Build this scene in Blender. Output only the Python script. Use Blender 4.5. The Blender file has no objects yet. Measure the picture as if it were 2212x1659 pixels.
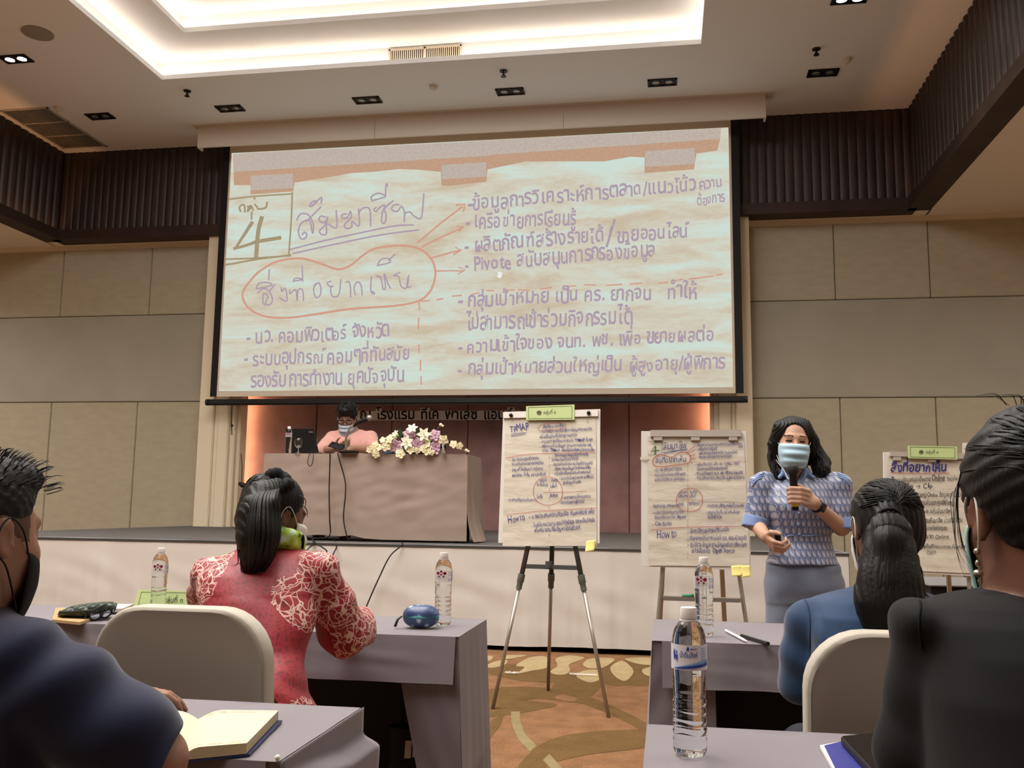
import bpy, bmesh, math, random
import numpy as np
from mathutils import Vector, Matrix, noise as mnoise
random.seed(7)
S = bpy.context.scene
COL = S.collection
# ------------------------------------------------------------------ camera
F_PX, YAW, PITCH, ROLL, EYE = 2000.0, math.radians(9.36), math.radians(7.50), math.radians(0.744), 1.2
def cam_basis():
    cy, sy, cp, sp = math.cos(YAW), math.sin(YAW), math.cos(PITCH), math.sin(PITCH)
    fwd = Vector((-sy*cp, cy*cp, sp)); right = Vector((cy, sy, 0)); up = right.cross(fwd)
    cr, sr = math.cos(ROLL), math.sin(ROLL)
    return cr*right + sr*up, -sr*right + cr*up, fwd
CR, CU, CF = cam_basis()
cam = bpy.data.cameras.new('camera'); cam.sensor_width = 36; cam.lens = 36*F_PX/2212
cam.clip_start = 0.05; cam.clip_end = 100
camo = bpy.data.objects.new('camera', cam); COL.objects.link(camo)
m = Matrix((CR, CU, -CF)).transposed().to_4x4(); m.translation = (0, 0, EYE); camo.matrix_world = m
S.camera = camo
# ------------------------------------------------------------------ view + world + lights
S.view_settings.view_transform = 'Standard'; S.view_settings.look = 'None'
S.view_settings.gamma = 1; S.view_settings.exposure = 0.68; S.view_settings.use_curve_mapping = False
w = bpy.data.worlds.new('world'); S.world = w; w.use_nodes = True
w.node_tree.nodes['Background'].inputs[0].default_value = (1.0, 0.86, 0.74, 1)
w.node_tree.nodes['Background'].inputs[1].default_value = 0.02
ZC, YW, YB, ZL = 6.458, 12.6, 12.3, 5.075        # ceiling, front wall, wood bulkhead face, low ceiling
def area(name, loc, size, power, col=(1, .84, .68), rot=(0, 0, 0), sy=None, spread=180):
    l = bpy.data.lights.new(name, 'AREA'); l.energy = power; l.color = col; l.size = size; l.spread = math.radians(spread)
    if sy: l.shape = 'RECTANGLE'; l.size_y = sy
    o = bpy.data.objects.new(name, l); COL.objects.link(o); o.location = loc; o.rotation_euler = rot
    return o
def spot(name, loc, power, angle=100, blend=.8, col=(1, .85, .7), radius=.12, tgt=None):
    l = bpy.data.lights.new(name, 'SPOT'); l.energy = power; l.color = col; l.spot_size = math.radians(angle)
    l.spot_blend = blend; l.shadow_soft_size = radius
    o = bpy.data.objects.new(name, l); COL.objects.link(o); o.location = loc
    if tgt is not None:
        o.rotation_euler = (Vector(tgt) - Vector(loc)).to_track_quat('-Z', 'Y').to_euler()
    return o
# rows of lit ceiling downlights over the seats and the aisle
for x in (-7.65, -4.6, -1.4, 1.94):
    for y in ((7.75, 6.0, 4.3, 2.6) if x in (-7.65, 1.94) else (5.2, 3.0)):
        spot('downlight_beam', (x, y, ZC-.05 if x in (-7.65, 1.94) else ZC+.5), 150 if x < -4 else 95, 130, 1, col=(1, .96, .90), radius=.15)
for x, ys in ((5.6, (2.0, 5.5, 9.0)), (-11.2, (3.0, 6.5, 10.0))):      # downlights of the low side aisles
    for y in ys: spot('aisle_downlight_beam', (x, y, ZL-.05), 340, 160, 1, col=(1, .96, .90), radius=.15)
area('coffer_fill_light', (-2.85, 3.0, ZC+.5), 4.6, 620, col=(1, .97, .93), sy=9.0)      # added soft fill, out of view in the coffer over the seats; no real lamp
# ------------------------------------------------------------------ pixel rays
def ray(x, y): return (x - 1106)/F_PX*CR - (y - 829.5)/F_PX*CU + CF
ORG = Vector((0, 0, EYE))
def P(x, y, Y): r = ray(x, y); return ORG + r*(Y/r.y)
def PZ(x, y, z): r = ray(x, y); return ORG + r*((z - EYE)/r.z)
def PX(x, y, X): r = ray(x, y); return ORG + r*(X/r.x)
def onplane(o, n):
    o = Vector(o); n = Vector(n)
    def f(x, y, off=0.0):
        r = ray(x, y); p = ORG + r*((o - ORG).dot(n)/r.dot(n)); return p + n*off
    return f
# ------------------------------------------------------------------ materials
def lin(c):
    return tuple((v/12.92 if v <= .04045 else ((v + .055)/1.055)**2.4) for v in (k/255 for k in c)) + (1,)
class NT:
    def __init__(s, name):
        s.m = bpy.data.materials.new(name); s.m.use_nodes = True; s.t = s.m.node_tree
        s.b = s.t.nodes['Principled BSDF']; s.out = s.t.nodes['Material Output']
    def n(s, kind, **kw):
        nd = s.t.nodes.new(kind)
        for k, v in kw.items():
            if k.startswith('i_'):
                key = k[2:]; key = int(key) if key.isdigit() else key.replace('_', ' ')
                nd.inputs[key].default_value = v
            else: setattr(nd, k, v)
        return nd
    def l(s, a, b): s.t.links.new(a, b)
    def coord(s, kind='Object', scale=(1, 1, 1), rot=(0, 0, 0)):
        tc = s.n('ShaderNodeTexCoord'); mp = s.n('ShaderNodeMapping')
        mp.inputs['Scale'].default_value = scale; mp.inputs['Rotation'].default_value = rot
        s.l(tc.outputs[kind], mp.inputs[0]); return mp.outputs[0]
    def noise(s, co, scale, detail=3, rough=.5, dist=0):
        nd = s.n('ShaderNodeTexNoise'); nd.inputs['Scale'].default_value = scale; nd.inputs['Detail'].default_value = detail
        nd.inputs['Roughness'].default_value = rough; nd.inputs['Distortion'].default_value = dist
        s.l(co, nd.inputs['Vector']); return nd.outputs['Fac']
    def ramp(s, fac, stops):
        r = s.n('ShaderNodeValToRGB'); e = r.color_ramp.elements
        while len(e) < len(stops): e.new(.5)
        for q, (p, c) in zip(e, stops): q.position = p; q.color = lin(c) if len(c) == 3 else c
        s.l(fac, r.inputs[0]); return r.outputs[0]
    def math(s, op, a, b=None, c=None):
        nd = s.n('ShaderNodeMath', operation=op)
        for i, v in enumerate((a, b, c)):
            if v is None: continue
            if isinstance(v, (int, float)): nd.inputs[i].default_value = v
            else: s.l(v, nd.inputs[i])
        return nd.outputs[0]
    def mix(s, fac, a, b):
        nd = s.n('ShaderNodeMix', data_type='RGBA')
        for i, v in ((0, fac), (6, a), (7, b)):
            if isinstance(v, tuple): nd.inputs[i].default_value = lin(v) if len(v) == 3 else v
            elif isinstance(v, (int, float)): nd.inputs[i].default_value = v
            else: s.l(v, nd.inputs[i])
        return nd.outputs[2]
    def bump(s, h, strength=.3, dist=.01):
        b = s.n('ShaderNodeBump'); b.inputs['Strength'].default_value = strength; b.inputs['Distance'].default_value = dist
        s.l(h, b.inputs['Height']); s.l(b.outputs[0], s.b.inputs['Normal'])
    def base(s, c):
        if isinstance(c, tuple): s.b.inputs['Base Color'].default_value = lin(c)
        else: s.l(c, s.b.inputs['Base Color'])
MATS = {}
def mat(name, c, rough=.6, spec=.3, metal=0, var=0, vs=4, vscale=(1, 1, 1), bump=0, bs=40, bdist=.004, bscale=(1, 1, 1), sheen=0, trans=0, ior=1.45, emit=0, alpha=1):
    if name in MATS: return MATS[name]
    t = NT(name); b = t.b
    b.inputs['Roughness'].default_value = rough; b.inputs['Specular IOR Level'].default_value = spec
    b.inputs['Metallic'].default_value = metal; b.inputs['IOR'].default_value = ior
    if sheen: b.inputs['Sheen Weight'].default_value = sheen; b.inputs['Sheen Roughness'].default_value = .5
    if trans: b.inputs['Transmission Weight'].default_value = trans
    if alpha < 1: b.inputs['Alpha'].default_value = alpha
    nz = t.noise(t.coord('Object', vscale), vs, 4)
    if var:
        lo = tuple(max(0, v*(1 - var)) for v in c); hi = tuple(min(255, v*(1 + var)) for v in c)
        t.base(t.ramp(nz, [(.3, lo), (.7, hi)]))
    else: t.base(c)
    if emit: b.inputs['Emission Color'].default_value = lin(c); b.inputs['Emission Strength'].default_value = emit
    if bump: t.bump(t.noise(t.coord('Object', bscale), bs, 3), bump, bdist)
    MATS[name] = t.m; return t.m
# ------------------------------------------------------------------ objects
ROOT = {}
def tag(o, label, cat, group=None):
    o['label'] = label; o['category'] = cat
    if group: o['group'] = group
    return o
def thing(name, label, cat, loc=(0, 0, 0), group=None):
    o = bpy.data.objects.new(name, None); COL.objects.link(o); o.empty_display_size = .05
    o.location = loc; ROOT[o] = Vector(loc); return tag(o, label, cat, group)
def structure(o): o['kind'] = 'structure'; return o
def link(name, me, mats, parent=None, smooth=False, origin=None):
    for k in (mats if isinstance(mats, (list, tuple)) else [mats]): me.materials.append(k)
    o = bpy.data.objects.new(name, me); COL.objects.link(o)
    if parent is not None:
        o.parent = parent; base = ROOT[parent]; ROOT[o] = base
        if base.length > 0: me.transform(Matrix.Translation(-base))
    else:
        base = Vector(origin) if origin is not None else Vector((0, 0, 0)); ROOT[o] = base
        if base.length > 0: me.transform(Matrix.Translation(-base)); o.location = base
    if smooth: me.polygons.foreach_set('use_smooth', [True]*len(me.polygons))
    me.update(); return o
def V(*a): return Vector(a)
def frame(d):
    d = d.normalized(); a = Vector((0, 0, 1)) if abs(d.z) < .9 else Vector((1, 0, 0))
    u = d.cross(a).normalized(); return u, d.cross(u).normalized()
class MB:
    def __init__(s): s.bm = bmesh.new(); s.mi = 0
    def face(s, vs):
        try: f = s.bm.faces.new(vs); f.material_index = s.mi; return f
        except ValueError: return None
    def vert(s, p): return s.bm.verts.new(p)
    def poly(s, pts): return s.face([s.vert(p) for p in pts])
    def box(s, c, d, rz=0, bev=0, M=None):
        c = Vector(c); hx, hy, hz = (k/2 for k in d); R = M or Matrix.Rotation(rz, 3, 'Z')
        t = bmesh.new(); bmesh.ops.create_cube(t, size=1)
        for v in t.verts: v.co = Vector((v.co.x*d[0], v.co.y*d[1], v.co.z*d[2]))
        if bev: bmesh.ops.bevel(t, geom=t.edges[:] + t.verts[:], offset=bev, segments=2, affect='EDGES')
        s.join(t, R, c)
    def join(s, t, R=None, c=None):
        mp = {}
        for v in t.verts: mp[v] = s.vert((R @ v.co if R else v.co) + (c or Vector()))
        for f in t.faces: s.face([mp[v] for v in f.verts])
        t.free()
    def ring(s, c, u, v, r, n, r2=None):
        r2 = r if r2 is None else r2
        return [s.vert(c + u*(r*math.cos(k*math.tau/n)) + v*(r2*math.sin(k*math.tau/n))) for k in range(n)]
    def bridge(s, A, B):
        n = len(A)
        for k in range(n): s.face((A[k], A[(k+1) % n], B[(k+1) % n], B[k]))
    def tube(s, pts, r, n=8, cap=True, flat=1.0, up=None):
        pts = [Vector(p) for p in pts]; N = len(pts)
        rs = r if isinstance(r, (list, tuple)) else [r]*N
        prev = None; pu = None
        for i, p in enumerate(pts):
            d = (pts[min(i+1, N-1)] - pts[max(i-1, 0)])
            if d.length < 1e-9: d = Vector((0, 0, 1))
            d.normalize()
            if pu is None:
                u, v = frame(d)
                if up is not None: u = (Vector(up) - d*Vector(up).dot(d)).normalized(); v = d.cross(u)
            else: u = (pu - d*pu.dot(d)).normalized(); v = d.cross(u)
            pu = u; R = s.ring(p, u, v, rs[i], n, rs[i]*flat)
            if prev: s.bridge(prev, R)
            elif cap: s.face(R[::-1])
            prev = R
        if cap: s.face(prev)
    def cyl(s, a, b, r, r2=None, n=16, cap=True): s.tube([a, b], [r, r if r2 is None else r2], n, cap)
    def lathe(s, prof, c, n=24, ax=None, cap=True):
        c = Vector(c); d = Vector(ax).normalized() if ax is not None else Vector((0, 0, 1))
        u, v = (Vector((1, 0, 0)), Vector((0, 1, 0))) if ax is None else frame(d)
        prev = None
        for r, z in prof:
            R = s.ring(c + d*z, u, v, max(r, 1e-4), n)
            if prev: s.bridge(prev, R)
            elif cap: s.face(R[::-1])
            prev = R
        if cap: s.face(prev)
    def extrude(s, pts, d, cap=True):
        A = [s.vert(p) for p in pts]; B = [s.vert(Vector(p) + Vector(d)) for p in pts]
        s.bridge(A, B)
        if cap: s.face(A[::-1]); s.face(B)
    def grid(s, fn, nu, nv):
        g = [[s.vert(fn(i/nu, j/nv)) for j in range(nv+1)] for i in range(nu+1)]
        for i in range(nu):
            for j in range(nv): s.face((g[i][j], g[i+1][j], g[i+1][j+1], g[i][j+1]))
        return g
    def sphere(s, c, r, n=16, m=10):
        c = Vector(c); r = Vector(r) if isinstance(r, (tuple, Vector)) else Vector((r, r, r))
        prev = None
        for j in range(m+1):
            a = math.pi*j/m; R = [s.vert(c + Vector((r.x*math.sin(a)*math.cos(t), r.y*math.sin(a)*math.sin(t), r.z*math.cos(a)))) for t in (k*math.tau/n for k in range(n))]
            if prev: s.bridge(prev, R)
            prev = R
    def build(s, name, mats, parent=None, smooth=False, origin=None, weld=True, norm=True, auto=None):
        if weld: bmesh.ops.remove_doubles(s.bm, verts=s.bm.verts[:], dist=1e-5)
        if norm: bmesh.ops.recalc_face_normals(s.bm, faces=s.bm.faces[:])
        me = bpy.data.meshes.new(name); s.bm.to_mesh(me); s.bm.free()
        o = link(name, me, mats, parent, smooth or auto is not None, origin)
        if auto is not None: me.set_sharp_from_angle(angle=math.radians(auto))
        return o
def boxobj(name, lo, hi, m, parent=None, bev=0, origin=None):
    b = MB(); lo = Vector(lo); hi = Vector(hi); b.box((lo+hi)/2, hi-lo, bev=bev); return b.build(name, m, parent, origin=origin)
def copy_tree(o, loc, label=None, group=None, **over):
    c = o.copy(); COL.objects.link(c); c.location = loc; ROOT[c] = Vector(loc)
    if label: c['label'] = label
    if group: c['group'] = group
    for ch in o.children:
        d = ch.copy(); COL.objects.link(d); d.parent = c; ROOT[d] = Vector(loc)
        for g in ch.children:
            e = g.copy(); COL.objects.link(e); e.parent = d
    return c
def solidify(o, t, off=-1):
    md = o.modifiers.new('s', 'SOLIDIFY'); md.thickness = t; md.offset = off
def subsurf(o, n=1):
    md = o.modifiers.new('u', 'SUBSURF'); md.levels = n; md.render_levels = n
def catmull(pts, n=8, closed=False):
    pts = [Vector(p) for p in pts]; N = len(pts); out = []
    rng = range(N if closed else N-1)
    for i in rng:
        a, b, c, d = (pts[(i+k) % N] if closed else pts[min(max(i+k, 0), N-1)] for k in (-1, 0, 1, 2))
        for k in range(n):
            t = k/n; out.append(.5*((2*b) + (c-a)*t + (2*a-5*b+4*c-d)*t*t + (3*b-a-3*c+d)*t*t*t))
    if not closed: out.append(pts[-1].copy())
    return out
# ------------------------------------------------------------------ lettering
GL = {}
UPV = 'ิีึืั็ํ'; TONE = '่้๊๋์'; LOWV = 'ฺุู'
def _tm(body, bold):
    c = bpy.data.curves.new('t', 'FONT'); c.body = body; c.size = 1; c.offset = bold; c.resolution_u = 3
    o = bpy.data.objects.new('t', c); COL.objects.link(o); bpy.context.view_layer.update()
    me = bpy.data.meshes.new_from_object(o.evaluated_get(bpy.context.evaluated_depsgraph_get()))
    vs = [(v.co.x, v.co.y) for v in me.vertices]; fs = [tuple(p.vertices) for p in me.polygons]
    bpy.data.objects.remove(o); bpy.data.curves.remove(c); bpy.data.meshes.remove(me); return vs, fs
def glyph(ch, bold=0):
    k = (ch, bold)
    if k not in GL:
        vs, fs = _tm(ch, bold)
        if ch in UPV + TONE + LOWV: adv = 0
        elif ch == ' ': adv = .3
        else:
            v2, _ = _tm(ch + ch, 0); v1, _ = _tm(ch, 0)
            adv = max(v[0] for v in v2) - max(v[0] for v in v1) if v1 else .3
        GL[k] = (vs, fs, adv)
    return GL[k]
def text(b, s, place, size=1.0, width=None, bold=0, jit=0, slant=0, mi=0, squash=1.0):
    """lay a line of writing; place(u, v) gives the point for u along the baseline and v above it, both in units of place"""
    pen = 0; last_up = False; items = []
    for ch in s:
        vs, fs, adv = glyph(ch, bold); dy = 0
        if ch in TONE and last_up: dy = .2
        last_up = ch in UPV or (last_up and ch in TONE)
        if ch == 'ำ': last_up = False
        j = (random.gauss(0, jit), random.gauss(0, jit*.6), 1 + random.gauss(0, jit*1.2)) if adv else (0, 0, 1)
        items.append((vs, fs, pen + j[1], dy + j[0]*.6, j[2], j[0])); pen += adv*(1 + (random.gauss(0, jit) if jit else 0))
    k = size; kx = (width/pen) if width and pen else size
    b.mi = mi
    for vs, fs, x0, dy, sc, ro in items:
        bv = []
        for x, y in vs:
            X = x0 + x*sc + slant*y; Y = (y*sc + dy) + ro*x*.6
            bv.append(b.vert(place(X*kx, Y*k*squash)))
        for f in fs: b.face([bv[i] for i in f])
    b.mi = 0
    return pen*kx
def px_line(fn, p0, p1, off=.002):
    """place() along a photo line, on the surface fn"""
    p0 = Vector(p0); d = (Vector(p1) - p0).normalized(); n = Vector((d.y, -d.x))
    def place(u, v): q = p0 + d*u + n*v; return fn(q.x, q.y, off)
    return place
def write(b, s, fn, p0, p1, h, off=.002, **kw):
    """writing from pixel p0 to p1, letter body about h px tall"""
    return text(b, s, px_line(fn, p0, p1, off), size=h/.56, width=(Vector(p1)-Vector(p0)).length, **kw)
def stroke(b, pts, fn, wpx, mi=0, off=.002, smooth=6, taper=False, closed=False):
    """flat pen stroke through pixel points"""
    q = [Vector((p[0], p[1], 0)) for p in pts]
    if smooth and len(q) > 2: q = catmull(q, smooth, closed)
    if closed: q = q + [q[0]]
    N = len(q); L = []
    for i in range(N):
        d = q[min(i+1, N-1)] - q[max(i-1, 0)]
        d = d.normalized() if d.length > 1e-6 else Vector((1, 0, 0)); n = Vector((-d.y, d.x, 0))*(wpx/2)
        e = d*(wpx*.35)*(-1 if i == 0 else 1 if i == N-1 else 0)
        a, c = q[i] + n + e, q[i] - n + e
        L.append((b.vert(fn(a.x, a.y, off)), b.vert(fn(c.x, c.y, off))))
    b.mi = mi
    for i in range(N-1): b.face((L[i][0], L[i+1][0], L[i+1][1], L[i][1]))
    b.mi = 0
# ------------------------------------------------------------------ sculpting fields
class Field:
    def __init__(s, lo, hi, h):
        s.lo = np.array(lo, np.float32); s.h = h
        s.n = np.ceil((np.array(hi) - s.lo)/h).astype(int) + 1
        s.f = np.full(tuple(s.n), 9.0, np.float32)
        s.ax = [s.lo[i] + np.arange(s.n[i], dtype=np.float32)*h for i in range(3)]
    def win(s, lo, hi):
        a = np.clip(np.floor((np.array(lo) - s.lo)/s.h).astype(int), 0, s.n); b = np.clip(np.ceil((np.array(hi) - s.lo)/s.h).astype(int) + 1, 0, s.n)
        sl = tuple(slice(int(x), int(y)) for x, y in zip(a, b))
        if any(q.stop <= q.start for q in sl): return None, None
        X = np.meshgrid(*[s.ax[i][sl[i]] for i in range(3)], indexing='ij', sparse=True)
        return sl, X
    def put(s, sl, d, k, sub=False):
        f = s.f[sl]
        if sub:
            h = np.clip(.5 - .5*(f + d)/k, 0, 1); s.f[sl] = f*(1-h) - d*h + k*h*(1-h)
        else:
            h = np.clip(.5 + .5*(f - d)/k, 0, 1); s.f[sl] = np.minimum(f, 9)*(1-h) + d*h - k*h*(1-h)
    def cone(s, a, b, ra, rb=None, k=.012, sub=False, sq=None):
        """tapered limb from a to b; sq=(axis vector, factor) flattens it along the axis"""
        rb = ra if rb is None else rb; a = np.array(a, np.float32); b = np.array(b, np.float32); R = max(ra, rb) + k + 3*s.h
        sl, X = s.win(np.minimum(a, b) - R, np.maximum(a, b) + R)
        if sl is None: return
        p = [X[i] - a[i] for i in range(3)]; ab = b - a; L2 = float(ab @ ab) + 1e-9
        t = np.clip(sum(p[i]*ab[i] for i in range(3))/L2, 0, 1)
        q = [p[i] - t*ab[i] for i in range(3)]; r = ra + (rb - ra)*t
        d2 = q[0]**2 + q[1]**2 + q[2]**2
        if sq is not None:
            n = np.array(Vector(sq[0]).normalized()); c = sum(q[i]*n[i] for i in range(3)); d2 = d2 + c*c*(1/sq[1]**2 - 1)
            d = (np.sqrt(np.maximum(d2, 0)) - r)*(.5 + .5*min(1, sq[1]))
        else: d = np.sqrt(d2) - r
        s.put(sl, d, k, sub)
    def chain(s, pts, rs, k=.012, **kw):
        for i in range(len(pts)-1): s.cone(pts[i], pts[i+1], rs[i], rs[i+1], k, **kw)
    def ell(s, c, r, k=.012, rot=None, sub=False):
        c = np.array(c, np.float32); r = np.array(r, np.float32); R = float(r.max()) + k + 3*s.h
        sl, X = s.win(c - R, c + R)
        if sl is None: return
        p = [X[i] - c[i] for i in range(3)]
        if rot is not None:
            M = np.array(rot.transposed() if hasattr(rot, 'transposed') else rot); p = [sum(M[j][i]*p[i] for i in range(3)) for j in range(3)]
        k0 = np.sqrt(sum((p[i]/r[i])**2 for i in range(3))); k1 = np.sqrt(sum((p[i]/r[i]**2)**2 for i in range(3))) + 1e-9
        s.put(sl, k0*(k0-1)/k1, k, sub)
    def loft(s, secs, k=.012, sub=False, pw=2.5):
        """stack of super-ellipse sections (centre, half width x, half depth y) along z"""
        secs = sorted(secs, key=lambda q: q[0][2]); zs = np.array([q[0][2] for q in secs])
        W = max(q[1] for q in secs); D = max(q[2] for q in secs); m = k + 3*s.h
        lo = [min(q[0][0]-q[1] for q in secs)-m, min(q[0][1]-q[2] for q in secs)-m, zs[0]-m]
        hi = [max(q[0][0]+q[1] for q in secs)+m, max(q[0][1]+q[2] for q in secs)+m, zs[-1]+m]
        sl, X = s.win(lo, hi)
        if sl is None: return
        z = s.ax[2][sl[2]]
        def ip(v):
            # smooth cubic interpolation
            t = np.interp(z, zs, np.arange(len(zs))); i = np.clip(t.astype(int), 0, len(zs)-2); u = t - i; v = np.array(v)
            a = v[np.maximum(i-1, 0)]; b = v[i]; c = v[i+1]; d = v[np.minimum(i+2, len(v)-1)]
            return (.5*((2*b) + (c-a)*u + (2*a-5*b+4*c-d)*u*u + (3*b-a-3*c+d)*u**3)).astype(np.float32)[None, None, :]
        cx, cy, rx, ry = ip([q[0][0] for q in secs]), ip([q[0][1] for q in secs]), ip([q[1] for q in secs]), ip([q[2] for q in secs])
        rx = np.maximum(rx, .004); ry = np.maximum(ry, .004)
        q = (np.abs((X[0]-cx)/rx)**pw + np.abs((X[1]-cy)/ry)**pw)**(1/pw)
        d = (q - 1)*np.minimum(rx, ry)
        dz = np.maximum(zs[0] - z, z - zs[-1])[None, None, :]
        s.put(sl, np.maximum(d, dz), k, sub)
    def cut(s, co, no, k=.006):
        """keep only what lies behind the plane"""
        X = np.meshgrid(*s.ax, indexing='ij', sparse=True); no = Vector(no).normalized()
        d = sum((X[i] - co[i])*no[i] for i in range(3)); h = np.clip(.5 - .5*(s.f - d)/k, 0, 1); s.f = s.f*(1-h) + d*h + k*h*(1-h)
    def wrinkle(s, fn):
        """fn(x, y, z) adds to the field (metres)"""
        X = np.meshgrid(*s.ax, indexing='ij', sparse=True); s.f = s.f + fn(*X).astype(np.float32)
    def mesh(s, name, relax=1):
        f = s.f; sg = f < 0; c = [sl for sl in (slice(0, -1), slice(1, None))]
        cnt = np.zeros(tuple(k-1 for k in f.shape), np.int8)
        for i in (0, 1):
            for j in (0, 1):
                for k in (0, 1): cnt += sg[c[i], c[j], c[k]]
        act = np.argwhere((cnt > 0) & (cnt < 8)); N = len(act)
        idx = np.full(cnt.shape, -1, np.int32); idx[tuple(act.T)] = np.arange(N)
        acc = np.zeros((N, 3)); num = np.zeros(N)
        cor = [(i, j, k) for i in (0, 1) for j in (0, 1) for k in (0, 1)]
        val = {q: f[act[:, 0]+q[0], act[:, 1]+q[1], act[:, 2]+q[2]] for q in cor}
        for a in cor:
            for ax in range(3):
                if a[ax]: continue
                b = list(a); b[ax] = 1; b = tuple(b); va, vb = val[a], val[b]
                mk = (va < 0) != (vb < 0); t = np.where(mk, va/np.where(mk, va - vb, 1), 0)
                p = np.array(a)[None, :]*np.ones((N, 1)); p[:, ax] += t
                acc[mk] += p[mk]; num[mk] += 1
        vs = (act + acc/num[:, None])*s.h + s.lo
        quads = []
        for ax in range(3):
            u, v = [(1, 2), (2, 0), (0, 1)][ax]
            lo = [slice(None)]*3; hi = [slice(None)]*3; lo[ax] = slice(0, -1); hi[ax] = slice(1, None)
            A, B = sg[tuple(lo)], sg[tuple(hi)]; e = np.argwhere(A != B)
            e = e[(e[:, u] > 0) & (e[:, v] > 0) & (e[:, u] < f.shape[u]-1) & (e[:, v] < f.shape[v]-1)]
            fl = A[tuple(e.T)]
            def g(du, dv): q = e.copy(); q[:, u] += du; q[:, v] += dv; return idx[tuple(q.T)]
            Q = np.stack([g(-1, -1), g(0, -1), g(0, 0), g(-1, 0)], 1); Q[~fl] = Q[~fl][:, ::-1]; quads.append(Q)
        Q = np.concatenate(quads); Q = Q[(Q >= 0).all(1)]
        for _ in range(relax):
            s1 = np.zeros_like(vs); n1 = np.zeros(N)
            for i in range(4):
                np.add.at(s1, Q[:, i], vs[Q[:, (i+1) % 4]] + vs[Q[:, (i+3) % 4]]); np.add.at(n1, Q[:, i], 2)
            ok = n1 > 0; vs[ok] = vs[ok]*.4 + .6*s1[ok]/n1[ok][:, None]
        me = bpy.data.meshes.new(name); me.vertices.add(N); me.vertices.foreach_set('co', vs.astype(np.float32).ravel())
        me.loops.add(len(Q)*4); me.loops.foreach_set('vertex_index', Q.astype(np.int32).ravel())
        me.polygons.add(len(Q)); me.polygons.foreach_set('loop_start', np.arange(0, len(Q)*4, 4, dtype=np.int32))
        me.update(calc_edges=True); me.validate()
        s.vs, s.Q = vs, Q
        return me
    def build(s, name, mats, parent=None, relax=1, pick=None, origin=None):
        me = s.mesh(name, relax); cen = None
        if pick is not None:
            n = len(me.polygons); cen = np.zeros(n*3, np.float32); me.polygons.foreach_get('center', cen); cen = cen.reshape(-1, 3)
            nor = np.zeros(n*3, np.float32); me.polygons.foreach_get('normal', nor)
            mi = pick(cen, nor.reshape(-1, 3)).astype(np.int32)
        o = link(name, me, mats, parent, True, origin)
        if pick is not None: me.polygons.foreach_set('material_index', mi)
        return o
# ------------------------------------------------------------------ room shell
paint = mat('ceiling_paint', (230, 232, 234), rough=.8, spec=.2, bump=.04, bs=60)
cream = mat('cream_paint', (205, 192, 172), rough=.55, spec=.3)
led = mat('led_strip', (255, 236, 214), emit=4.8)
led2 = mat('niche_led', (255, 200, 150), emit=26)
XL, XR, YBK = -9.03, 3.25, -7.0            # coffer sides, back wall
RX0, RX1 = -13.0, 7.6                      # outer walls
CX0, CX1, CY1, CY0 = -6.19, .46, 10.18, -4.0   # cove opening
def slab(b, x0, x1, y0, y1, z0, z1): b.box(((x0+x1)/2, (y0+y1)/2, (z0+z1)/2), (x1-x0, y1-y0, z1-z0))
# ceiling with two stepped light coves
b = MB(); T = .06
slab(b, XL-.3, CX0, YBK, YB+.3, ZC, ZC+T); slab(b, CX1, XR+.4, YBK, YB+.3, ZC, ZC+T)
slab(b, CX0, CX1, CY1, YB+.3, ZC, ZC+T); slab(b, CX0, CX1, YBK, CY0, ZC, ZC+T)
TR, Z1 = .16, ZC+.30
slab(b, CX0-TR-.05, CX0-TR, CY0-TR, CY1+TR, ZC+T, Z1); slab(b, CX1+TR, CX1+TR+.05, CY0-TR, CY1+TR, ZC+T, Z1)
slab(b, CX0-TR, CX1+TR, CY1+TR, CY1+TR+.05, ZC+T, Z1); slab(b, CX0-TR, CX1+TR, CY0-TR-.05, CY0-TR, ZC+T, Z1)
IX0, IX1, IY1, IY0 = -5.62, -.11, 9.64, -3.45
slab(b, CX0-TR, IX0, CY0-TR, CY1+TR, Z1, Z1+T); slab(b, IX1, CX1+TR, CY0-TR, CY1+TR, Z1, Z1+T)
slab(b, IX0, IX1, IY1, CY1+TR, Z1, Z1+T); slab(b, IX0, IX1, CY0-TR, IY0, Z1, Z1+T)
Z2 = Z1+.30
slab(b, IX0-TR-.05, IX0-TR, IY0-TR, IY1+TR, Z1+T, Z2); slab(b, IX1+TR, IX1+TR+.05, IY0-TR, IY1+TR, Z1+T, Z2)
slab(b, IX0-TR, IX1+TR, IY1+TR, IY1+TR+.05, Z1+T, Z2); slab(b, IX0-TR, IX1+TR, IY0-TR-.05, IY0-TR, Z1+T, Z2)
slab(b, IX0-TR-.05, IX1+TR+.05, IY0-TR-.05, IY1+TR+.05, Z2, Z2+T)
structure(b.build('ceiling', paint, weld=False))
# light strips lying in the cove troughs
def strip(name, x0, x1, y0, y1, z):
    o = boxobj(name, (x0, y0, z), (x1, y1, z+.012), led); structure(o)
n = 1
for (x0, x1, y0, y1, z) in ((CX0, CX1, CY0, CY1, ZC+T+.002), (IX0, IX1, IY0, IY1, Z1+T+.002)):
    b = MB()
    for q in ((x0-.11, x0-.05, y0, y1), (x1+.05, x1+.11, y0, y1), (x0-.05, x1+.05, y1+.05, y1+.11), (x0-.05, x1+.05, y0-.11, y0-.05)): slab(b, *q, z, z+.012)
    structure(b.build('trim_%d' % n, led, weld=False)); n += 1
# low side ceilings
b = MB(); slab(b, XR+.18, RX1, YBK, YW, ZL, ZL+.08); slab(b, RX0, XL-.18, YBK, YW, ZL, ZL+.08); slab(b, XL-.2, XR+.2, YB+.0, YW, ZL, ZL+.08)
structure(b.build('ceiling_low', mat('low_ceiling_paint', (226, 220, 208), rough=.8, spec=.2), weld=False))
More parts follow.
